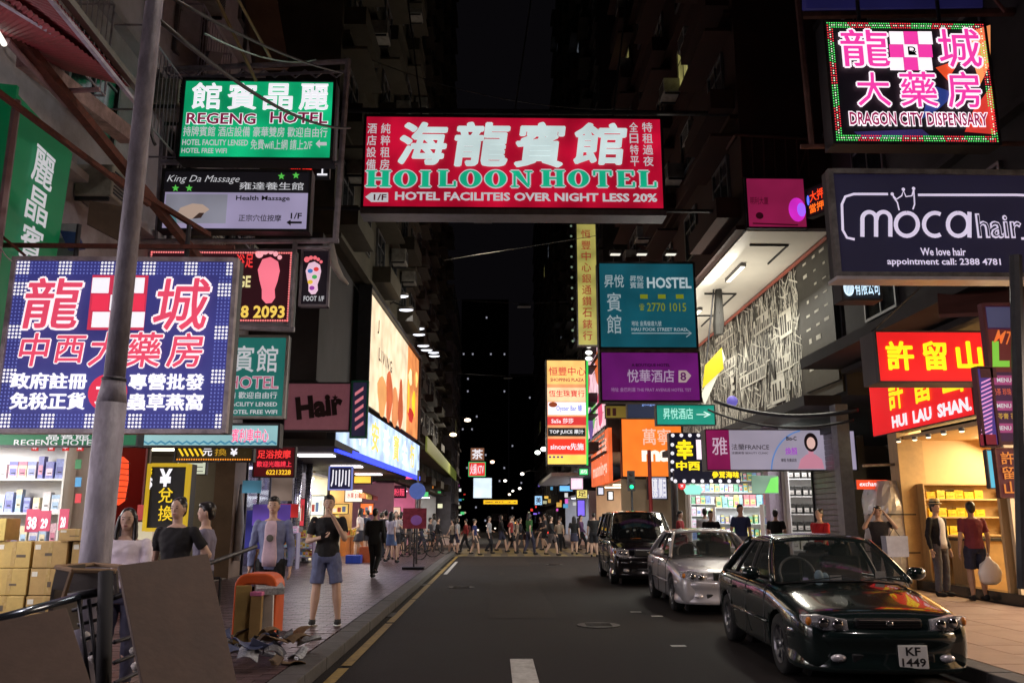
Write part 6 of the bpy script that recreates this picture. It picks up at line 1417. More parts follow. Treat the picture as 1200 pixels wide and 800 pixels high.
l=bpy.data.lights.new('tube_light','POINT'); l.energy=5; l.color=(1,.85,.88); l.shadow_soft_size=.15; o=bpy.data.objects.new('tube_light',l); COL.objects.link(o); o.location=P(5,60,7.2)-Vector((0,0,.5))
frame_thing('pipe_stub','short pale pipe under the striped awning','pipe',[(P(72,107,9),P(117,105,9),.03)],mat('dusty_pink_metal',(.36,.25,.27)))
# striped awning (corrugated sheet) at the top corner
aw=empty('corrugated_awning','dull crimson corrugated awning with pale edge rails, seen from below','awning',P(100,40,7.5))
awm=mat('crimson_corrugated',(.34,.055,.07),rough=.5,var=.15,dirt=.5)
A0=P(-70,-40,6.2); A1=P(152,100,8.8); B0=P(60,-40,6.0); B1=P(-40,25,9.2)
def awn(c00,c10,c11,c01,n,amp=.009):
    vs=[];fs=[]; c=[Vector(x) for x in (c00,c10,c11,c01)]; nn=(c[1]-c[0]).cross(c[3]-c[0]).normalized(); m=n*6
    for i in range(m+1):
        u=i/m
        for v in (0,1):
            p=c[0]*(1-u)*(1-v)+c[1]*u*(1-v)+c[2]*u*v+c[3]*(1-u)*v; vs.append(p+nn*amp*math.sin(2*PI*i/6))
    for i in range(m): fs.append((2*i,2*i+2,2*i+3,2*i+1))
    return MB().add(vs,fs)
o=awn(P(-60,-60,5.6),P(152,102,8.6),P(60,78,9.6),P(-60,20,7.6),34).build('corrugated_sheet',awm,aw,True,world=True)
o=awn(P(54,-14,6.2),P(152,103,8.7),P(148,100,8.9),P(-60,-60,5.7),30).build('corrugated_sheet',awm,aw,True,world=True)
for a,b,d1,d2,r in (((-20,-12),(115,70),6.3,8.2,.035),((54,-8),(165,128),6.3,9.2,.03),((68,-14),(172,118),6.5,9.4,.05)): MB().tube([P(*a,d1),P(*b,d2)],r,4).build('rail',lil if r<.05 else mat('grey_gutter',(.16,.16,.15),rough=.6,dirt=.5),aw,world=True)
# green vertical hoarding
def quad_thing(name,label,cat,pts,ds,m,part='panel',th=.05):
    q=[P(px,py,d) for (px,py),d in zip(pts,ds)]; q[2]=q[1]+(q[3]-q[0])*((q[2]-q[1]).length/(q[3]-q[0]).length); t=empty(name,label,cat,q[0]); n=(q[1]-q[0]).cross(q[3]-q[0]).normalized()*th
    MB().add([v for v in q]+[v+n for v in q],[(0,1,2,3),(7,6,5,4)]+[(i,(i+1)%4,(i+1)%4+4,i+4) for i in range(4)]).build(part,m,t,world=True); return t,q
gm=mat('green_printed_canvas',(.008,.20,.085),rough=.5,var=.12,scale=2,em=srgb(0,95,55),es=.35)  # faint glow put into the canvas colour
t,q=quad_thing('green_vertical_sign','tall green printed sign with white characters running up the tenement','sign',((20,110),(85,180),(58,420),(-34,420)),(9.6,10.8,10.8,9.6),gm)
cen=lambda u,v:(q[0]*(1-u)*(1-v)+q[1]*u*(1-v)+q[2]*u*v+q[3]*(1-u)*v)
nn=(q[1]-q[0]).cross(q[3]-q[0]).normalized()
for ch,(v0,v1) in (('麗',(.12,.27)),('晶',(.29,.43)),('賓',(.45,.59)),('館',(.61,.75))):
    vs,fs,(a,b,c,d_)=glyph(ch,0); vv=[]
    for sx in ((0,0),(.03,0),(0,.03),(.03,.03)):
        vv.append([cen(.34+.34*((x-a)/(b-a)+sx[0]),v1-(v1-v0)*((y-c)/(d_-c)+sx[1]))-nn*(.05+sx[0]*.02+sx[1]*.01) for x,y in vs])
    mb=MB()
    for w_ in vv: mb.add(w_,fs)
    mb.build('lettering',Wd,t,world=True,fix=False)
t,q=quad_thing('green_vertical_sign','narrow strip of green sign cut off by the picture edge behind a pale post','sign',((-30,95),(20,100),(-8,330),(-60,330)),(9.4,9.4,9.4,9.4),gm)
frame_thing('sign_post','pale pink post between the two green signs','post',[(P(20,118,9.4),P(-8,330,9.4),.05)],mat('dusty_pink_metal',(.36,.25,.27)))
# wall furniture of the old tenement
pv=mat('grey_drain_pipe',(.14,.14,.15),rough=.6,var=.3,dirt=.4)
for i,(y,lb) in enumerate(((13.6,'first'),(15.2,'second'),(16.1,'third'),(18.7,'fourth'))):
    t=empty('drain_pipe','grey drain pipe down the pale tenement, %s one past the awning'%lb,'pipe',(FL+.1,y,3.5)); MB().tube([(0,0,0),(0,0,13)],.055,8).build('pipe',pv,t,True)
    for z in (1.2,3.6,6,8.4,10.8): MB().tube([(0,0,z),(0,0,z+.12)],.075,8).build('collar',dark_steel,t)
for i,(y,z) in enumerate(((12.2,6.2),(14.3,8.8),(16.6,6.8),(17.9,9.6),(19.4,7.4),(19.6,10.6),(15.5,11.8))):
    ac_unit(FL+.02,y,z,1,'dusty box air conditioner on the old tenement wall, '+('lowest behind the green sign','above the lattice frame','behind the massage board','beside the lattice frame top','near the tall tenement','higher near the tall tenement','topmost in view')[i])
k=0
for side,x,ys,zs in ((1,-4.3,[22.5+i*2.7 for i in range(6)],[11+i*3.05 for i in range(8)]),(-1,6.15,[22.8+i*3 for i in range(5)],[12.4+i*3.05 for i in range(7)])):
    for yy in ys:
        for z in zs:
            if rnd.random()<.5: continue
            k+=1; xx=x+(yy-21.2)*.035*side if side>0 else x
            ac_unit(xx+.02*side,yy,z,side,'box air conditioner on the %s tenement'%('tall olive' if side>0 else 'dark red'))
# floodlights in a row above the long billboard
for i,(px,py,d) in enumerate(((470,347,29.5),(476,363,30.8),(490,385,35),(491,392,36),(496,405,37.5),(500,410,38.5),(508,413,40.5),(509,417,41.5))):
    p=P(px,py,d); w_=('first','second','third','fourth','fifth','sixth','seventh','eighth')[i]
    t=empty('billboard_floodlight','oval white floodlight on an arm above the long billboard, %s of the descending row'%w_,'floodlight',p)
    MB().sph((0,0,.05),(.30,.16,.09),14,8).build('housing',steel,t,True); MB().sph((0,0,-.0),(.27,.13,.06),14,8).build('lens',lit(235,238,250,2.2,0),t,True); MB().tube([(0,0,.1),(-.5,0,.3),(-1.2,0,-.1)],.03,6).build('arm',dark_steel,t)
l=street_light('billboard_lamp_light',(-3.2,32,9.6),50,(.9,.92,1),1.5)
l.rotation_euler=(0,R(-35),0)
# cables across the street
cab=mat('black_cable',(.015,.015,.017),rough=.5); 
def cable(label,a,b,sag,r=.012,m=cab,n=14,name='cable'):
    t=empty(name,label,'cable',a); a=Vector(a); b=Vector(b)
    MB().tube([a.lerp(b,k/n)-Vector((0,0,sag*4*(k/n)*(1-k/n))) for k in range(n+1)],r,6).build('wire',m,t,True,world=True)
cable('thick black cable swooping from the lamp post over the green lightbox',P(186,24,5.9),P(410,150,13.2),.25,.02)
cable('black cable crossing above the thick one towards the red sign',P(205,0,7),P(400,85,13.9),.1,.018)
cable('thin pale green cable beneath the thick black one',P(240,40,7.5),P(370,70,13.8),.15,.012,mat('pale_green_cable',(.25,.4,.38)))
cable('looped black cable hanging by the lattice frame',P(172,75,9),P(182,170,9),.2,.02)
cable('thin wire across the dark street below the big red sign',P(520,305,30),P(700,276,31),.0,.012,mat('grey_wire',(.15,.15,.14)))
cable('thin wire high over the road above the big red sign',P(330,20,22),P(740,128,22),.8,.012)
cable('sagging wire bundle over the far pavement by the white fascia',P(838,470,22),P(1005,480,18),.25,.05)
cable('second sagging wire bundle over the far pavement',P(830,480,22),P(1000,492,18),.3,.03)
cable('thin wire beside the navy LED board',P(0,289,9.3),P(14,306,9.3),.02,.008,white_paint)
# graffiti-style hoarding over the far pavement
x=FR-.04
hw=empty('graphic_hoarding','long grey white hoarding crowded with printed strokes and letter shapes under the lit soffit','hoarding',(x,21.4,4.6))
MB().bb(x,x+.06,19.7,37,4.5,8.45).build('panel',mat('olive_black_print',(.016,.015,.011),rough=.5,var=.25,scale=2),hw,world=True)
ink=mat('cream_print',(.75,.73,.64),rough=.55,var=.2,scale=3)
def strokes(n,f,nm,dep):
    mb=MB()
    for i in range(n):
        y,z,a,l,w=f(); c,s=math.cos(a),math.sin(a)
        q=[(y+c*l/2-s*w/2,z+s*l/2+c*w/2),(y-c*l/2-s*w/2,z-s*l/2+c*w/2),(y-c*l/2+s*w/2,z-s*l/2-c*w/2),(y+c*l/2+s*w/2,z+s*l/2-c*w/2)]
        q=[(min(36.9,max(22.1,yy)),min(8.4,max(4.6,zz))) for yy,zz in q]
        mb.add([(x-dep-(i%40)*.0002,yy,zz) for yy,zz in q],[(0,1,2,3)])
    mb.build(nm,ink,hw,world=True,fix=False,kind='stuff')
strokes(1100,lambda:(rnd.uniform(22.2,36.8),rnd.uniform(4.7,8.2),PI/2+rnd.choice((-.16,-.1,0,.12,.3)),rnd.uniform(.25,.9),rnd.uniform(.02,.045)),'printed_strokes',.006)
strokes(260,lambda:(rnd.uniform(22.2,36.8),rnd.uniform(4.7,8.4),rnd.choice((0,.35,-.7,.9,-1.1)),rnd.uniform(.2,.8),rnd.uniform(.02,.06)),'printed_strokes',.016)
dk=ink; 
for (yy,z,ww,hh) in ((25.2,7.5,1.9,.55),(30,6.9,3.4,.36),(26.6,6.0,2.8,.42),(23.2,7.0,1.0,.75),(33,5.6,2.6,.45),(23.6,5.9,1.3,.45),(29.6,8.0,2.4,.3),(34.6,7.2,1.8,.4),(24.2,5.2,1.2,.7)):
    a=MB(); a.bb(x-.032,x-.028,yy-ww/2,yy+ww/2,z-hh/2,z+hh/2); a.build('printed_band',ink,hw,world=True)
    b=MB(); u=yy-ww/2+.08
    while u<yy+ww/2-.1:
        w_=rnd.uniform(.04,.14); b.bb(x-.036,x-.033,u,u+w_,z-hh*.36,z+hh*.36 if rnd.random()<.6 else z); u+=w_+rnd.uniform(.05,.12)
    b.build('printed_marks',mat('olive_black_print',(.016,.015,.011)),hw,world=True,kind='stuff')
for i in range(34):
    ch=rnd.choice('HTNIAMEKXW'); vs,fs,(a,b_,c_,d_)=glyph(ch,.05 if i%2 else .0); yy=rnd.uniform(22.8,36); z=rnd.uniform(5.0,8.0); hh=rnd.uniform(.3,.85); ww=hh*rnd.uniform(.5,.9); sk_=rnd.uniform(-.25,.25)
    MB().add([(x-.024-i*.0004,yy-(u-a)/(b_-a)*ww-sk_*(v-c_)/(d_-c_)*hh,z+(v-c_)/(d_-c_)*hh) for u,v in vs],fs).build('printed_letter',ink if i%3 else mat('olive_black_print',(.016,.015,.011)),hw,world=True,fix=False)
tp_=empty('tenant_board','dark tenant board with rows of small pale marks at the end of the hoarding','board',(x,22.7,5))
MB().bb(x-.05,x-.01,19.75,22.0,4.8,8.4).build('panel',mat('olive_panel',(.028,.027,.02),rough=.5),tp_,world=True)
b=MB()
for r_ in range(9):
    for c_ in range(3):
        if rnd.random()<.85: yy=20.05+c_*.62; z=5.3+r_*.36; h_=rnd.uniform(.05,.2); b.bb(x-.056,x-.051,yy,yy+rnd.uniform(.12,.32),z,z+h_*.7)
b.build('printed_marks',ink,tp_,world=True,kind='stuff')
# lamps that light it along the soffit, plus added lights facing the soffit
for yy in (23,28,33):
    t=empty('soffit_lamp','slim lamp batten under the white soffit, %s'%{23:'by the pink screen',28:'in the middle',33:'at the far end'}[yy],'lamp',(6.9,yy,8.42)); MB().bb(-.08,.08,-.8,.8,-.02,.06).build('batten',steel,t); MB().bb(-.05,.05,-.75,.75,-.045,-.021).build('diffuser',lit(255,245,220,3,0),t)
    l=bpy.data.lights.new('soffit_fill_light','AREA'); l.shape='RECTANGLE'; l.size=.3; l.size_y=2.5; l.energy=75; l.color=(1,.93,.78)
    o=bpy.data.objects.new('soffit_fill_light',l); COL.objects.link(o); o.location=(6.5,yy,6.2); o.rotation_euler=(PI,0,0);  # added light in mid-air without a fitting, brightens the soffit from below
    l2=bpy.data.lights.new('hoarding_light','AREA'); l2.shape='RECTANGLE'; l2.size=.3; l2.size_y=2.5; l2.energy=300; l2.color=(1,.95,.82)
    o2=bpy.data.objects.new('hoarding_light',l2); COL.objects.link(o2); o2.location=(6.9,yy,8.3); o2.rotation_euler=(0,R(35),0)
# flags / parasol shapes
t=empty('folded_parasol','closed grey parasol hanging point up before the white soffit','parasol',P(842,420,25)); 
MB().loft([[P(842,py,25)+Vector((r_*math.cos(2*PI*k/8),r_*math.sin(2*PI*k/8),0)) for k in range(8)] for py,r_ in ((285,.02),(330,.09),(380,.18),(392,.15))]).build('canopy',mat('grey_canvas',(.045,.043,.04),rough=.8),t,world=True)
MB().tube([P(842,285,25),P(826,440,25)],.025,6).build('pole',dark_steel,t,world=True)
t,q=quad_thing('yellow_flag','yellow and white pointed flag hanging in front of the hoarding','flag',((846,408),(850,420),(846,480),(822,462)),(24.6,24.6,24.6,24.6),lit(235,235,215,.8,.1),th=.02)  # flag cloth is given its own glow
qq=[P(846,407,24.55),P(848,432,24.55),P(823,455,24.55),P(826,428,24.55)]
MB().add(qq,[(0,1,2,3)]).build('yellow_part',lit(225,200,30,.9,.1),t,world=True)
t=empty('blue_balloon','small lilac blue lamp globe above the teal oval sign','lamp',P(858,470,24)); MB().sph((0,0,0),.16,14,10).build('globe',lit(110,100,190,.8,.1),t,True)
# balconies of the red building, near the pink screen
bl=empty('roof_terrace_rail','dark railed balcony above the pink screen','balcony',P(905,205,21.3))
d=19.5
for a,b,r in [((862,158),(948,163),.04),((862,158),(820,222),.04),((935,210),(948,163),.02)]+[((868+i*13,160),(870+i*13,207),.018) for i in range(7)]: MB().tube([P(*a,d),P(*b,d if a[0]>=862 and b[0]>=862 else d+5)],r,6).build('rail',mat('maroon_rail',(.10,.035,.03),rough=.5),bl,world=True)
# steel posts and awning at the top of the far side
frame_thing('sign_gantry','rust coloured iron gantry behind the LED dispensary sign','gantry',[(P(940,18,12),P(1215,14,12),.07),(P(935,0,12),P(952,172,12),.05),(P(938,172,12),P(1215,168,11.6),.04),(P(1150,-20,11.4),P(1178,14,11.4),.03)],mat('iron_rust_rail',(.16,.07,.06),rough=.6,var=.3,dirt=.5),n=6)
t,q=quad_thing('upper_billboard','dim indigo sign edge above the gantry','sign',((945,-30),(1150,-30),(1150,8),(945,10)),(12.2,12.2,12.2,12.2),lit(24,22,60,.8,.2),th=.2)
t,q=quad_thing('plywood_canopy','dark reddish brown canopy underside above the dessert lightbox','canopy',((1098,337),(1215,320),(1190,352),(1100,368)),(13.8,12.5,10.5,12.0),mat('red_brown_board',(.12,.035,.028),rough=.6,dirt=.3),th=.06)
t=empty('dark_post','dark upright post at the picture edge beside the menu lightbox','post',(P(1193,600,9.3).x,9.3,.13)); MB().tube([P(1200,690,9.3),P(1190,300,9.3)],.07,8).build('shaft',dark_steel,t,world=True)
t=empty('grey_canopy','dark sloping canopy slab over the far pavement above the dessert shop','canopy',(FR,17,5.2)); MB().bb(FR-1.0,FR,12,19.8,5.05,5.3).build('slab',wall_dark,t,world=True)
# spot lamps under the dessert fascia
for i,px in enumerate((1053,1072,1088,1106,1127)):
    p=PX(px,[517,515,512,508,505][i],FR-.25); t=empty('downlight','tiny round downlight under the red fascia, %s from the dark gap'%('first','second','third','fourth','fifth')[i],'downlight',p); MB().tube([(0,0,0),(0,0,.06)],.05,12).build('housing',steel,t); MB().sph((0,0,-.005),(.045,.045,.02),10,6).build('lens',lit(255,240,200,2.5,0),t,True)
# foil wrapped cart
ct=empty('wrapped_cart','tall street cart wrapped in crumpled silver plastic sheeting beside the dessert shop','cart',(P(1048,640,17.7).x,17.7,.13))
m=MB(); rings=[]; n=40
for j in range(26):
    z=j/25*2.15; w_=.46-.12*max(0,(z-1.5)/.65)**2; rings.append([])
    for k in range(n):
        a=2*PI*k/n; v=Vector((math.copysign(abs(math.cos(a))**.6,math.cos(a)),math.copysign(abs(math.sin(a))**.6,math.sin(a)),0))
        f=1+.10*noise.noise(Vector((v.x*2.2,v.y*2.2,z*1.6)))+.10*abs(noise.noise(Vector((v.x*5,v.y*5,z*2.2+4))))+.03*noise.noise(v*11+Vector((0,0,z*7)))
        rings[-1].append(Vector((v.x*w_*f,v.y*w_*1.2*f,z)))
m.loft(rings).build('sheeting',mat('silver_plastic_sheet',(.62,.60,.60),rough=.3,metal=.25,var=.2,scale=4),ct)
MB().box((0,0,.02),(.8,.95,.1)).build('base',black,ct)
for z in (.7,1.45): MB().loft([[Vector((1.09*(.475-(.03 if z>1 else 0))*math.copysign(abs(math.cos(a))**.6,math.cos(a)),1.09*.565*math.copysign(abs(math.sin(a))**.6,math.sin(a)),z+q_)) for a in [2*PI*k/24 for k in range(24)]] for q_ in (0,.025)],caps=False).build('strap',black,ct)
MB().tube([(-.7,-.4,2.45),(.4,-.4,2.5)],.03,6).tube([(.4,-.4,2.5),(.4,-.4,0)],.03,6).build('rack',steel,ct)
# round blue road sign, poster stand, bikes by the kerb
rs=empty('road_sign','round pale blue road sign on a thin pole near the crossing','road sign',(P(488,650,27).x,27,.13)); 
MB().tube([(0,0,0),(0,0,2.9)],.035,8).build('pole',steel,rs,True); c_=P(489,575,26.95); L_=XF[rs.name].inverted()@c_
MB().tube([L_,L_+Vector((0,.02,0))],.26,24).build('disc',mat('blue_road_sign',(.12,.2,.5),rough=.4,em=srgb(90,110,190),es=.35),rs)  # faint glow put into the colour of the sign disc
ps=empty('poster_stand','dark red poster board on a slim stand at the kerb','poster',(P(487,640,24).x,24,.13)); q0=XF[ps.name].inverted()@P(486,607,24)
MB().bb(q0.x-.33,q0.x+.33,-.03,.03,q0.z-.28,q0.z+.28).build('board',mat('dull_red_poster',(.22,.04,.05),rough=.5,var=.5,scale=9,em=srgb(110,30,50),es=.25),ps); MB().tube([(q0.x,0.05,0),(q0.x,.05,q0.z)],.025,6).build('leg',iron,ps); MB().box((q0.x,0,.05),(.6,.4,.06)).build('base',iron,ps)  # poster board is no lamp, glow put into its colour
MB().sph((q0.x+.05,-.035,q0.z-.05),(.16,.006,.14),14,8).build('printed_motif',mat('lilac_print',(.3,.15,.35),rough=.5,em=srgb(120,70,150),es=.3),ps)  # motif glows along with the board
def bike(label,loc,rz):
    t=empty('bicycle',label,'bicycle',loc,rz,'bicycles parked at the kerb')
    for y in (-.52,.52):
        MB().tube([(0,y+.33*math.cos(2*PI*k/22),.33+.33*math.sin(2*PI*k/22)) for k in range(23)],.018,6).build('wheel',rubber,t,True)
    f=MB()
    for a,b in (((0,-.52,.33),(0,-.36,.85)),((0,-.38,.72),(0,.12,.75)),((0,-.38,.68),(0,.05,.3)),((0,.12,.8),(0,.05,.3)),((0,.05,.3),(0,.52,.33)),((0,.12,.72),(0,.52,.33))): f.tube([a,b],.016,6)
    f.build('frame',iron,t,True); MB().tube([(-.27,-.34,.95),(0,-.36,.9),(.27,-.34,.95)],.014,6).build('handlebar',steel,t,True); MB().box((0,.14,.86),(.13,.24,.05)).build('saddle',black,t,bevel=.02)
for i,(px,d) in enumerate(((478,30),(492,32),(508,34.5))): bike('dark bicycle parked across the kerb end, %s of three'%('first','second','third')[i],(P(px,608,d).x,d,.138),R(60+i*25))
# blue crate, lantern, glass case by the shops
t=empty('blue_crate','low bright blue crate on the pavement by the fruit shop','crate',(P(415,650,27.5).x,27.5,.13)); MB().bb(-.24,.24,-.2,.2,0,.26).build('crate',mat('blue_plastic',(.03,.08,.5),rough=.4),t,bevel=.02)
t=empty('orange_bag_pile','orange shopping bag standing by the fruit shop','bag',(P(428,645,28).x,28,.13)); MB().box((0,0,.25),(.4,.25,.5),taper=.85).build('bag',mat('orange_bag',(.7,.15,.03),rough=.5),t)
ln_=empty('paper_lantern','long glowing orange lantern hanging behind the lamp post','lantern',P(133,563,11.8)); MB().loft([[Vector((r_*math.cos(2*PI*k/16),r_*math.sin(2*PI*k/16),z)) for k in range(16)] for z,r_ in ((-.33,.10),(-.27,.17),(0,.19),(.27,.17),(.33,.10))]).build('shade',lit(250,80,40,1.1,.1,True),ln_,True)
for i in range(7): MB().tube([(.192*math.cos(2*PI*k/16),.192*math.sin(2*PI*k/16),-.24+i*.08) for k in range(17)],.005,4).build('rib',black,ln_)
nb=empty('notice_board','crowded red and white notice board under the upright money changer sign','notice board',P(178,620,12.6)); 
for i,(px,py,w_,h_,c) in enumerate(((173,600,.30,.22,(180,60,60)),(188,603,.14,.26,(60,40,110)),(172,622,.26,.26,(210,200,170)),(187,628,.2,.22,(190,170,150)),(180,643,.3,.12,(160,150,140)))):
    p=XF[nb.name].inverted()@P(px,py,12.6); MB().bb(p.x-w_/2,p.x+w_/2,-.01-.004*i,.01,p.z-h_/2,p.z+h_/2).build('notice',lit(*c,.55,.3),nb)  # paper notices given a dim glow of their own
t=empty('yellow_post','yellow lit upright light strip beside the money changer window','light strip',P(219,596,14)); MB().bb(-.06,.06,-.04,.04,-.32,.30).build('strip',lit(215,190,60,.8,.2),t)
# uneven glowing panels imitate displays and reflections in the dark shop glass
for i,(px,py,w_,h_,c,lb) in enumerate(((295,570,.45,.3,(90,150,180),'pale blue'),(318,603,.9,.5,(120,90,200),'violet'),(337,598,.5,.32,(235,60,60),'red'),(330,573,.5,.55,(150,130,120),'greyish'),(300,620,.5,.9,(60,60,140),'indigo'))):
    p=P(px,py,20.6+i*.03); t=empty('window_glow_panel',lb+' glowing panel for displays and reflections in the glass shop window','display',p); MB().bb(-w_/2,w_/2,0,.03,-h_/2,h_/2).build('panel',lit(*c,.42,.75),t)
gw=empty('shop_glazing','glass front with dark frames between brown pillars','glazing',(FL+.02,21.5,.15))
for k in range(4):
    MB().bb(-.03,.03,k*1.12,k*1.12+.05,0,2.8).build('frame',dark_steel,gw); MB().bb(-.005,.005,k*1.12+.06,k*1.12+1.1,.05,2.8).build('pane',mat('shop_glass',(.1,.1,.12),rough=.04,var=0,alpha=.3,spec=.8),gw)
t=empty('brown_pillar','brown stained shop pillar hung with cloths by the glass front','pillar',(FL-.1,20.7,.13)); MB().bb(-.35,.12,-.2,.7,0,3.3).build('shaft',wall_brown,t); MB().tube([(.2,.1,.4),(.22,.12,1.2),(.2,.1,2.2)],[.1,.12,.03],8).build('hanging_cloth',mat('grey_rag',(.3,.28,.3),rough=.9),t,True)
# black roadside base of the dessert shop and step
t=empty('shop_step','black shiny step along the dessert shop front','step',(FR-.1,15,.12)); MB().bb(FR+.0,FR+.25,13.5,17.09,.12,.32).build('step',mat('black_stone',(.02,.02,.02),rough=.2),t,world=True)
t=empty('shop_pillar','warm wooden pillar at the dark end of the dessert shop','pillar',(FR,17.35,.12)); MB().bb(FR-.12,FR+.4,17.1,17.5,.12,3.3).build('shaft',woodsh,t,world=True)
# street lamps and traffic light further on
for i,(px,py,d,c) in enumerate(((548,492,75,(1,.8,.6)),(531,509,70,(1,.72,.4)),(577,541,85,(1,.6,.4)),(612,555,95,(1,.9,.8)),(592,563,110,(1,.9,.8)),(609,572,120,(1,.9,.8)),(637,526,62,(1,.95,.9)),(597,579,140,(1,.8,.6)),(630,530,66,(.9,1,.9)),(601,575,150,(1,.9,.8)))):
    p=P(px,py,d); t=empty('street_lamp','glowing street lamp hung over the far street, %s'%('highest by the grey block','lower orange one by the grey block','orange one above the red and white sign','pale one in mid street','small one beyond it','smaller one low in mid street','white one left of the advert tower'.replace('left of','beside'),'tiny low orange one','greenish one by the advert tower','faintest one at the end')[i],'street lamp',p)
    MB().sph((0,0,0),(.30 if i<2 else .22,.2,.16),12,8).build('lamp_glass',mat('lamp_glow_%d'%i,(.8,.8,.8),var=0,em=c,es=4,sample=False),t,True); MB().tube([(0,0,.1),(-.9 if px<600 else .9,0,.35),(-2 if px<600 else 2,0,.2)],.05,6).build('arm',dark_steel,t)
for x,y,e_ in ((-.5,30,80),(1.5,43,300),(1,66,200),(0,95,300)):
    t=empty('street_lamp','shaded street lamp slung high over the road, %s'%{30:'before the crossing',43:'over the crossing',66:'past the crossing',95:'far off'}[y],'street lamp',(x,y,12.5)); MB().box((0,0,.1),(.7,.4,.16),taper=.5).build('shade',dark_steel,t); MB().tube([(-8,0,.6),(0,0,.2),(8,0,.6)],.012,6).build('span_wire',cab,t)
    street_light('street_lamp_light',(x,y,12.4),e_,(1,.82,.62),.5,ang=120)
tl=empty('traffic_light','traffic light showing green beside the crossing','traffic light',(P(741,600,38).x,38,.13)); p=XF[tl.name].inverted()@P(741,567,38)
MB().tube([(0,0,0),(0,0,p.z-.3)],.05,8).build('pole',dark_steel,tl,True); MB().bb(-.16,.16,-.02,.2,p.z-.3,p.z+.6).build('housing',black,tl)
for k,c in enumerate(((20,230,150),(30,20,10),(40,10,10))): MB().sph((0,-.04,p.z-.12+k*.28),(.09,.04,.09),10,6).build('lens',lit(*c,2.2 if k==0 else .3,0),tl,True)
t=empty('red_post','dark red upright post in front of the orange advert','post',(P(763,600,40).x,40,.13)); MB().tube([(0,0,0),(0,0,4.6)],.09,8).build('shaft',mat('red_paint',(.3,.03,.03)),t)
t=empty('street_column','grey concrete column by the bulb lined sign','column',(P(791,600,25.5).x,25.5,.13)); MB().tube([(0,0,0),(0,0,3.9)],.11,10).build('shaft',concrete,t,True)
# canopy over the pavement beyond the crossing, and dark awnings on this side
cn=empty('far_canopy','long canopy with a lit yellow green edge beyond the crossing','canopy',(-4,47.5,5)); yb2=-.02
MB().bb(-5.6,-3.95,47.5,84,5.35,5.6).build('slab',wall_olive,cn,world=True); MB().bb(-3.95,-3.85,47.5,84,5.25,6.1).build('edge_band',mat('yellow_green_band',(.35,.38,.12),rough=.6,em=srgb(90,100,40),es=.6),cn,world=True)  # brightness of the edge band put in as emission
cn=empty('far_canopy','pale canopy slab sticking out beside the advert tower','canopy',(5,60,4.6)); MB().bb(4.0,6.4,60,78,4.5,4.75).build('slab',white_paint,cn,world=True)
for q_ in range(3):
    t=empty('spot_cluster','string of tiny white bulbs between the yellow blade and the advert tower, %s'%('top','middle','bottom')[q_],'bulbs',P(690,(405,413,420)[q_],36)); MB().sph((0,0,0),(.16,.1,.1),10,6).build('bulb',lit(250,250,240,2,0),t,True)
l=bpy.data.lights.new('grey_block_lamp','AREA'); l.size=1; l.energy=300; l.color=(1,.9,.75); o=bpy.data.objects.new('street_lamp_light',l); COL.objects.link(o); o.location=(-2,72,8); o.rotation_euler=(R(-60),0,0)

# ---- more on the old tenement by the lattice frame: window cages, a pale canopy beam, stored boards
def cage(label,c,w,h,d=.5):
    t=empty('window_cage',label,'window cage',c)
    for y in (0,w):
        for z in (0,h): MB().tube([(0,y,z),(d,y,z)],.018,5).build('rail',lil,t)
        MB().tube([(d,y,0),(d,y,h)],.018,5).build('post',lil,t)
    for z in (0,h): MB().tube([(d,0,z),(d,w,z)],.018,5).build('rail',lil,t)
    n=int(w/.14)
    for k in range(1,n): MB().tube([(d,k*w/n,0),(d,k*w/n,h)],.009,5).build('bar',lil,t)
for i,(y,z) in enumerate(((9.6,7.6),(12.4,7.9),(14.8,9.9),(17.2,7.7),(11.6,10.6))): cage('barred window cage on the old tenement, '+('above the green sign','behind the lamp post','high above the lattice frame','just over the green lightbox','high up behind the lamp post')[i],(FL+.02,y,z),1.8,1.5)
frame_thing('canopy_beam','broad stained pink beam slanting under the striped awning','beam',[(P(30,68,8.8),P(150,160,11.4),.15)],mat('stained_pink_concrete',(.42,.29,.29),rough=.8,var=.4,scale=5,dirt=.8,bump=.4),n=4)
frame_thing('bamboo_pole','pair of pale poles jutting from the tenement wall','pole',[(P(245,-20,12),P(300,95,13.5),.03),(P(268,-20,12),P(318,70,13.5),.025)],mat('bamboo',(.34,.25,.13),rough=.6,var=.3))
quad_thing('stored_board','pale lilac board with a blue corner behind the green sign','board',((62,262),(92,262),(88,300),(55,300)),(11,11,11,11),mat('pale_lilac_board',(.45,.43,.52),rough=.6,dirt=.3))
quad_thing('stored_board','small blue triangular board behind the green sign','board',((70,270),(90,272),(80,292),(80,293)),(10.9,10.9,10.9,10.9),mat('blue_board',(.04,.06,.25),rough=.5))
quad_thing('stored_board','brown plywood sheet fixed beside the lamp post under the girder','board',((105,235),(160,245),(150,290),(102,262)),(11.5,11.8,11.8,11.5),ply)
quad_thing('wall_panel','tall pale lilac wall panel behind the lattice frame','panel',((196,-40),(240,-40),(222,92),(186,92)),(14.6,15.4,15.4,14.6),wall_lilac,th=.1)
quad_thing('wall_panel','narrow grey green wall panel beside the tall pale one','panel',((246,60),(262,62),(252,92),(236,92)),(15.2,15.6,15.6,15.2),wall_grey,th=.1)
quad_thing('wall_panel','brownish stained wall panel near the cables','panel',((280,-40),(318,-40),(338,80),(300,80)),(15,15.6,15.6,15),wall_brown,th=.1)
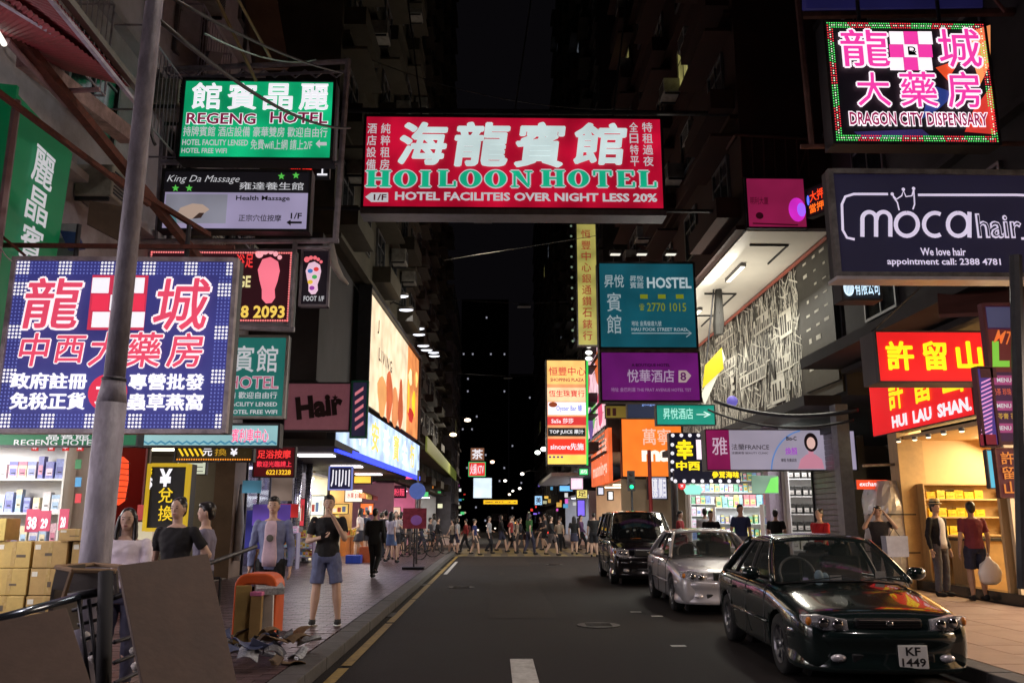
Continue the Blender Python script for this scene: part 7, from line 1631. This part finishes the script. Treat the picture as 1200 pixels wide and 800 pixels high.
# ---- many small lit signs and lamps at the far end of the street
cols_=[(255,70,60),(255,200,90),(110,200,255),(255,255,250),(90,220,130),(230,100,200),(255,150,60),(150,120,255),(240,240,200)]
for i in range(46):
    side=-1 if i%2 else 1; d=rnd.uniform(52,135); c=rnd.choice(cols_); w_=rnd.uniform(.12,.5); h_=rnd.uniform(.12,.4)
    x_=(rnd.uniform(-5.3,-4.2) if side<0 else rnd.uniform(4.9,6.2)); z=rnd.uniform(1.9,4.2) if i%5 else rnd.uniform(4.2,6)
    t=empty('small_far_sign','small glowing shop sign far down the street','sign',(x_,d,z),0,'small lit signs at the far end of the street')
    MB().bb(-w_/2,w_/2,0,.2,-h_/2,h_/2).build('face',lit(*c,rnd.choice((.5,.9)),.2),t)
for i in range(16):
    d=rnd.uniform(50,110); x_=rnd.uniform(-2.2,3.4); s_=rnd.choice((-.6,.6))
    t=empty('far_vehicle_light','glowing vehicle lamp far down the road','lamp',(x_,d,rnd.uniform(.6,1.2)),0,'vehicle lamps far down the road')
    MB().sph((0,0,0),(.08,.05,.07),10,6).build('lamp_glass',lit(*rnd.choice(((255,240,220),(255,60,50),(255,180,90))),2,0),t,True)
bus=empty('far_bus','dark bus front far down the middle of the road','bus',(.6,118,0)); MB().bb(-1.25,1.25,0,9,.35,4.2).build('body',wall_dark,bus,bevel=.15); MB().bb(-1.1,1.1,-.05,.0,1.3,2.3).build('windscreen',glass_dark,bus); MB().bb(-.9,.9,-.06,-.01,3.6,3.95).build('destination_panel',lit(250,180,60,1,0),bus)

# ---- clutter in front of the shops under the canopy
for i,(y,w_,h_,c) in enumerate(((29.6,.7,1.1,(.75,.7,.6)),(30.9,.6,1.3,(.7,.6,.4)),(27.0,.5,.8,(.25,.2,.3)),(24.6,.6,1.0,(.3,.28,.4)),(22.4,.5,1.2,(.35,.2,.15)))):
    t=shelf_unit('display stand on the pavement under the canopy, %s'%('by the bright white shop','between the white and fruit shops','by the closed shutter','in front of the glass shop','nearest the brown pillar')[i],(FL+.45,y,.13),w_,.4,h_,[h_*.3,h_*.62,h_],-PI/2+PI/2,mat('stand_%d'%i,c,rough=.5))
    for z in (.3,.62,1.0):
        goods('display_box','small bright box on a display stand under the canopy','boxes on the canopy display stands',4,lambda k:(FL+.45-w_/2+.1+k*(w_-.2)/3,y-.2,.13+h_*z),bright+orange,'box',((.13,.2,.18),(.11,.2,.24)))
for i,(px,py,d,w_,h_,c,tx) in enumerate(((372,592,29.5,.5,.7,(230,235,225),'鑽石'),(394,560,33,.9,.5,(240,175,60),'鮮果'),(398,596,34,.7,.4,(245,210,120),'特價'),(430,596,37,.6,.5,(240,120,60),'小食'),(352,600,27.5,.3,.9,(200,60,70),'招租'),(446,590,47.6,1.3,.8,(245,150,170),'時裝'),(459,600,47.6,1.0,.6,(250,210,180),'SALE'))):
    s=Sign('shop_poster','glowing shop poster hanging at the %s'%('bright white jewellery shop','fruit shop, orange one','fruit shop, cream one','corner end of the fruit shop','closed steel shutter','pink clothes shop, larger one','pink clothes shop, smaller one')[i],'poster',(px-w_*500/d,py-h_*500/d,px+w_*500/d,py+h_*500/d),(0,d),thick=.05,face=lit(*c,.95,.35),rim=.02)
    for q_ in range(3): s.rect((-w_*.38+q_*w_*.26,-w_*.18+q_*w_*.26,-h_*.3,h_*(.05+.1*q_)),lit(*((150,60,50),(90,110,140),(235,225,210))[(q_+i)%3],.8,.3),dep=.016,name='printed_picture',local=True)
for i,(y,c) in enumerate(((33.4,(.7,.2,.05)),(35.4,(.75,.5,.1)),(36.8,(.5,.08,.08)))):
    t=empty('shop_awning','sloping fabric awning over the fruit stands, %s'%('orange','mustard','dark red')[i],'awning',(FL,y,2.6)); MB().add(*patch([(0,-.9,.2),(0,.9,.2),(1.1,.9,-.12),(1.1,-.9,-.12)],10,3,bv=.03)).build('fabric',mat('awning_%d'%i,c,rough=.8,var=.2),t,True); MB().bb(1.09,1.11,-.9,.9,-.30,-.12).build('valance',mat('awning_%d'%i,c),t)
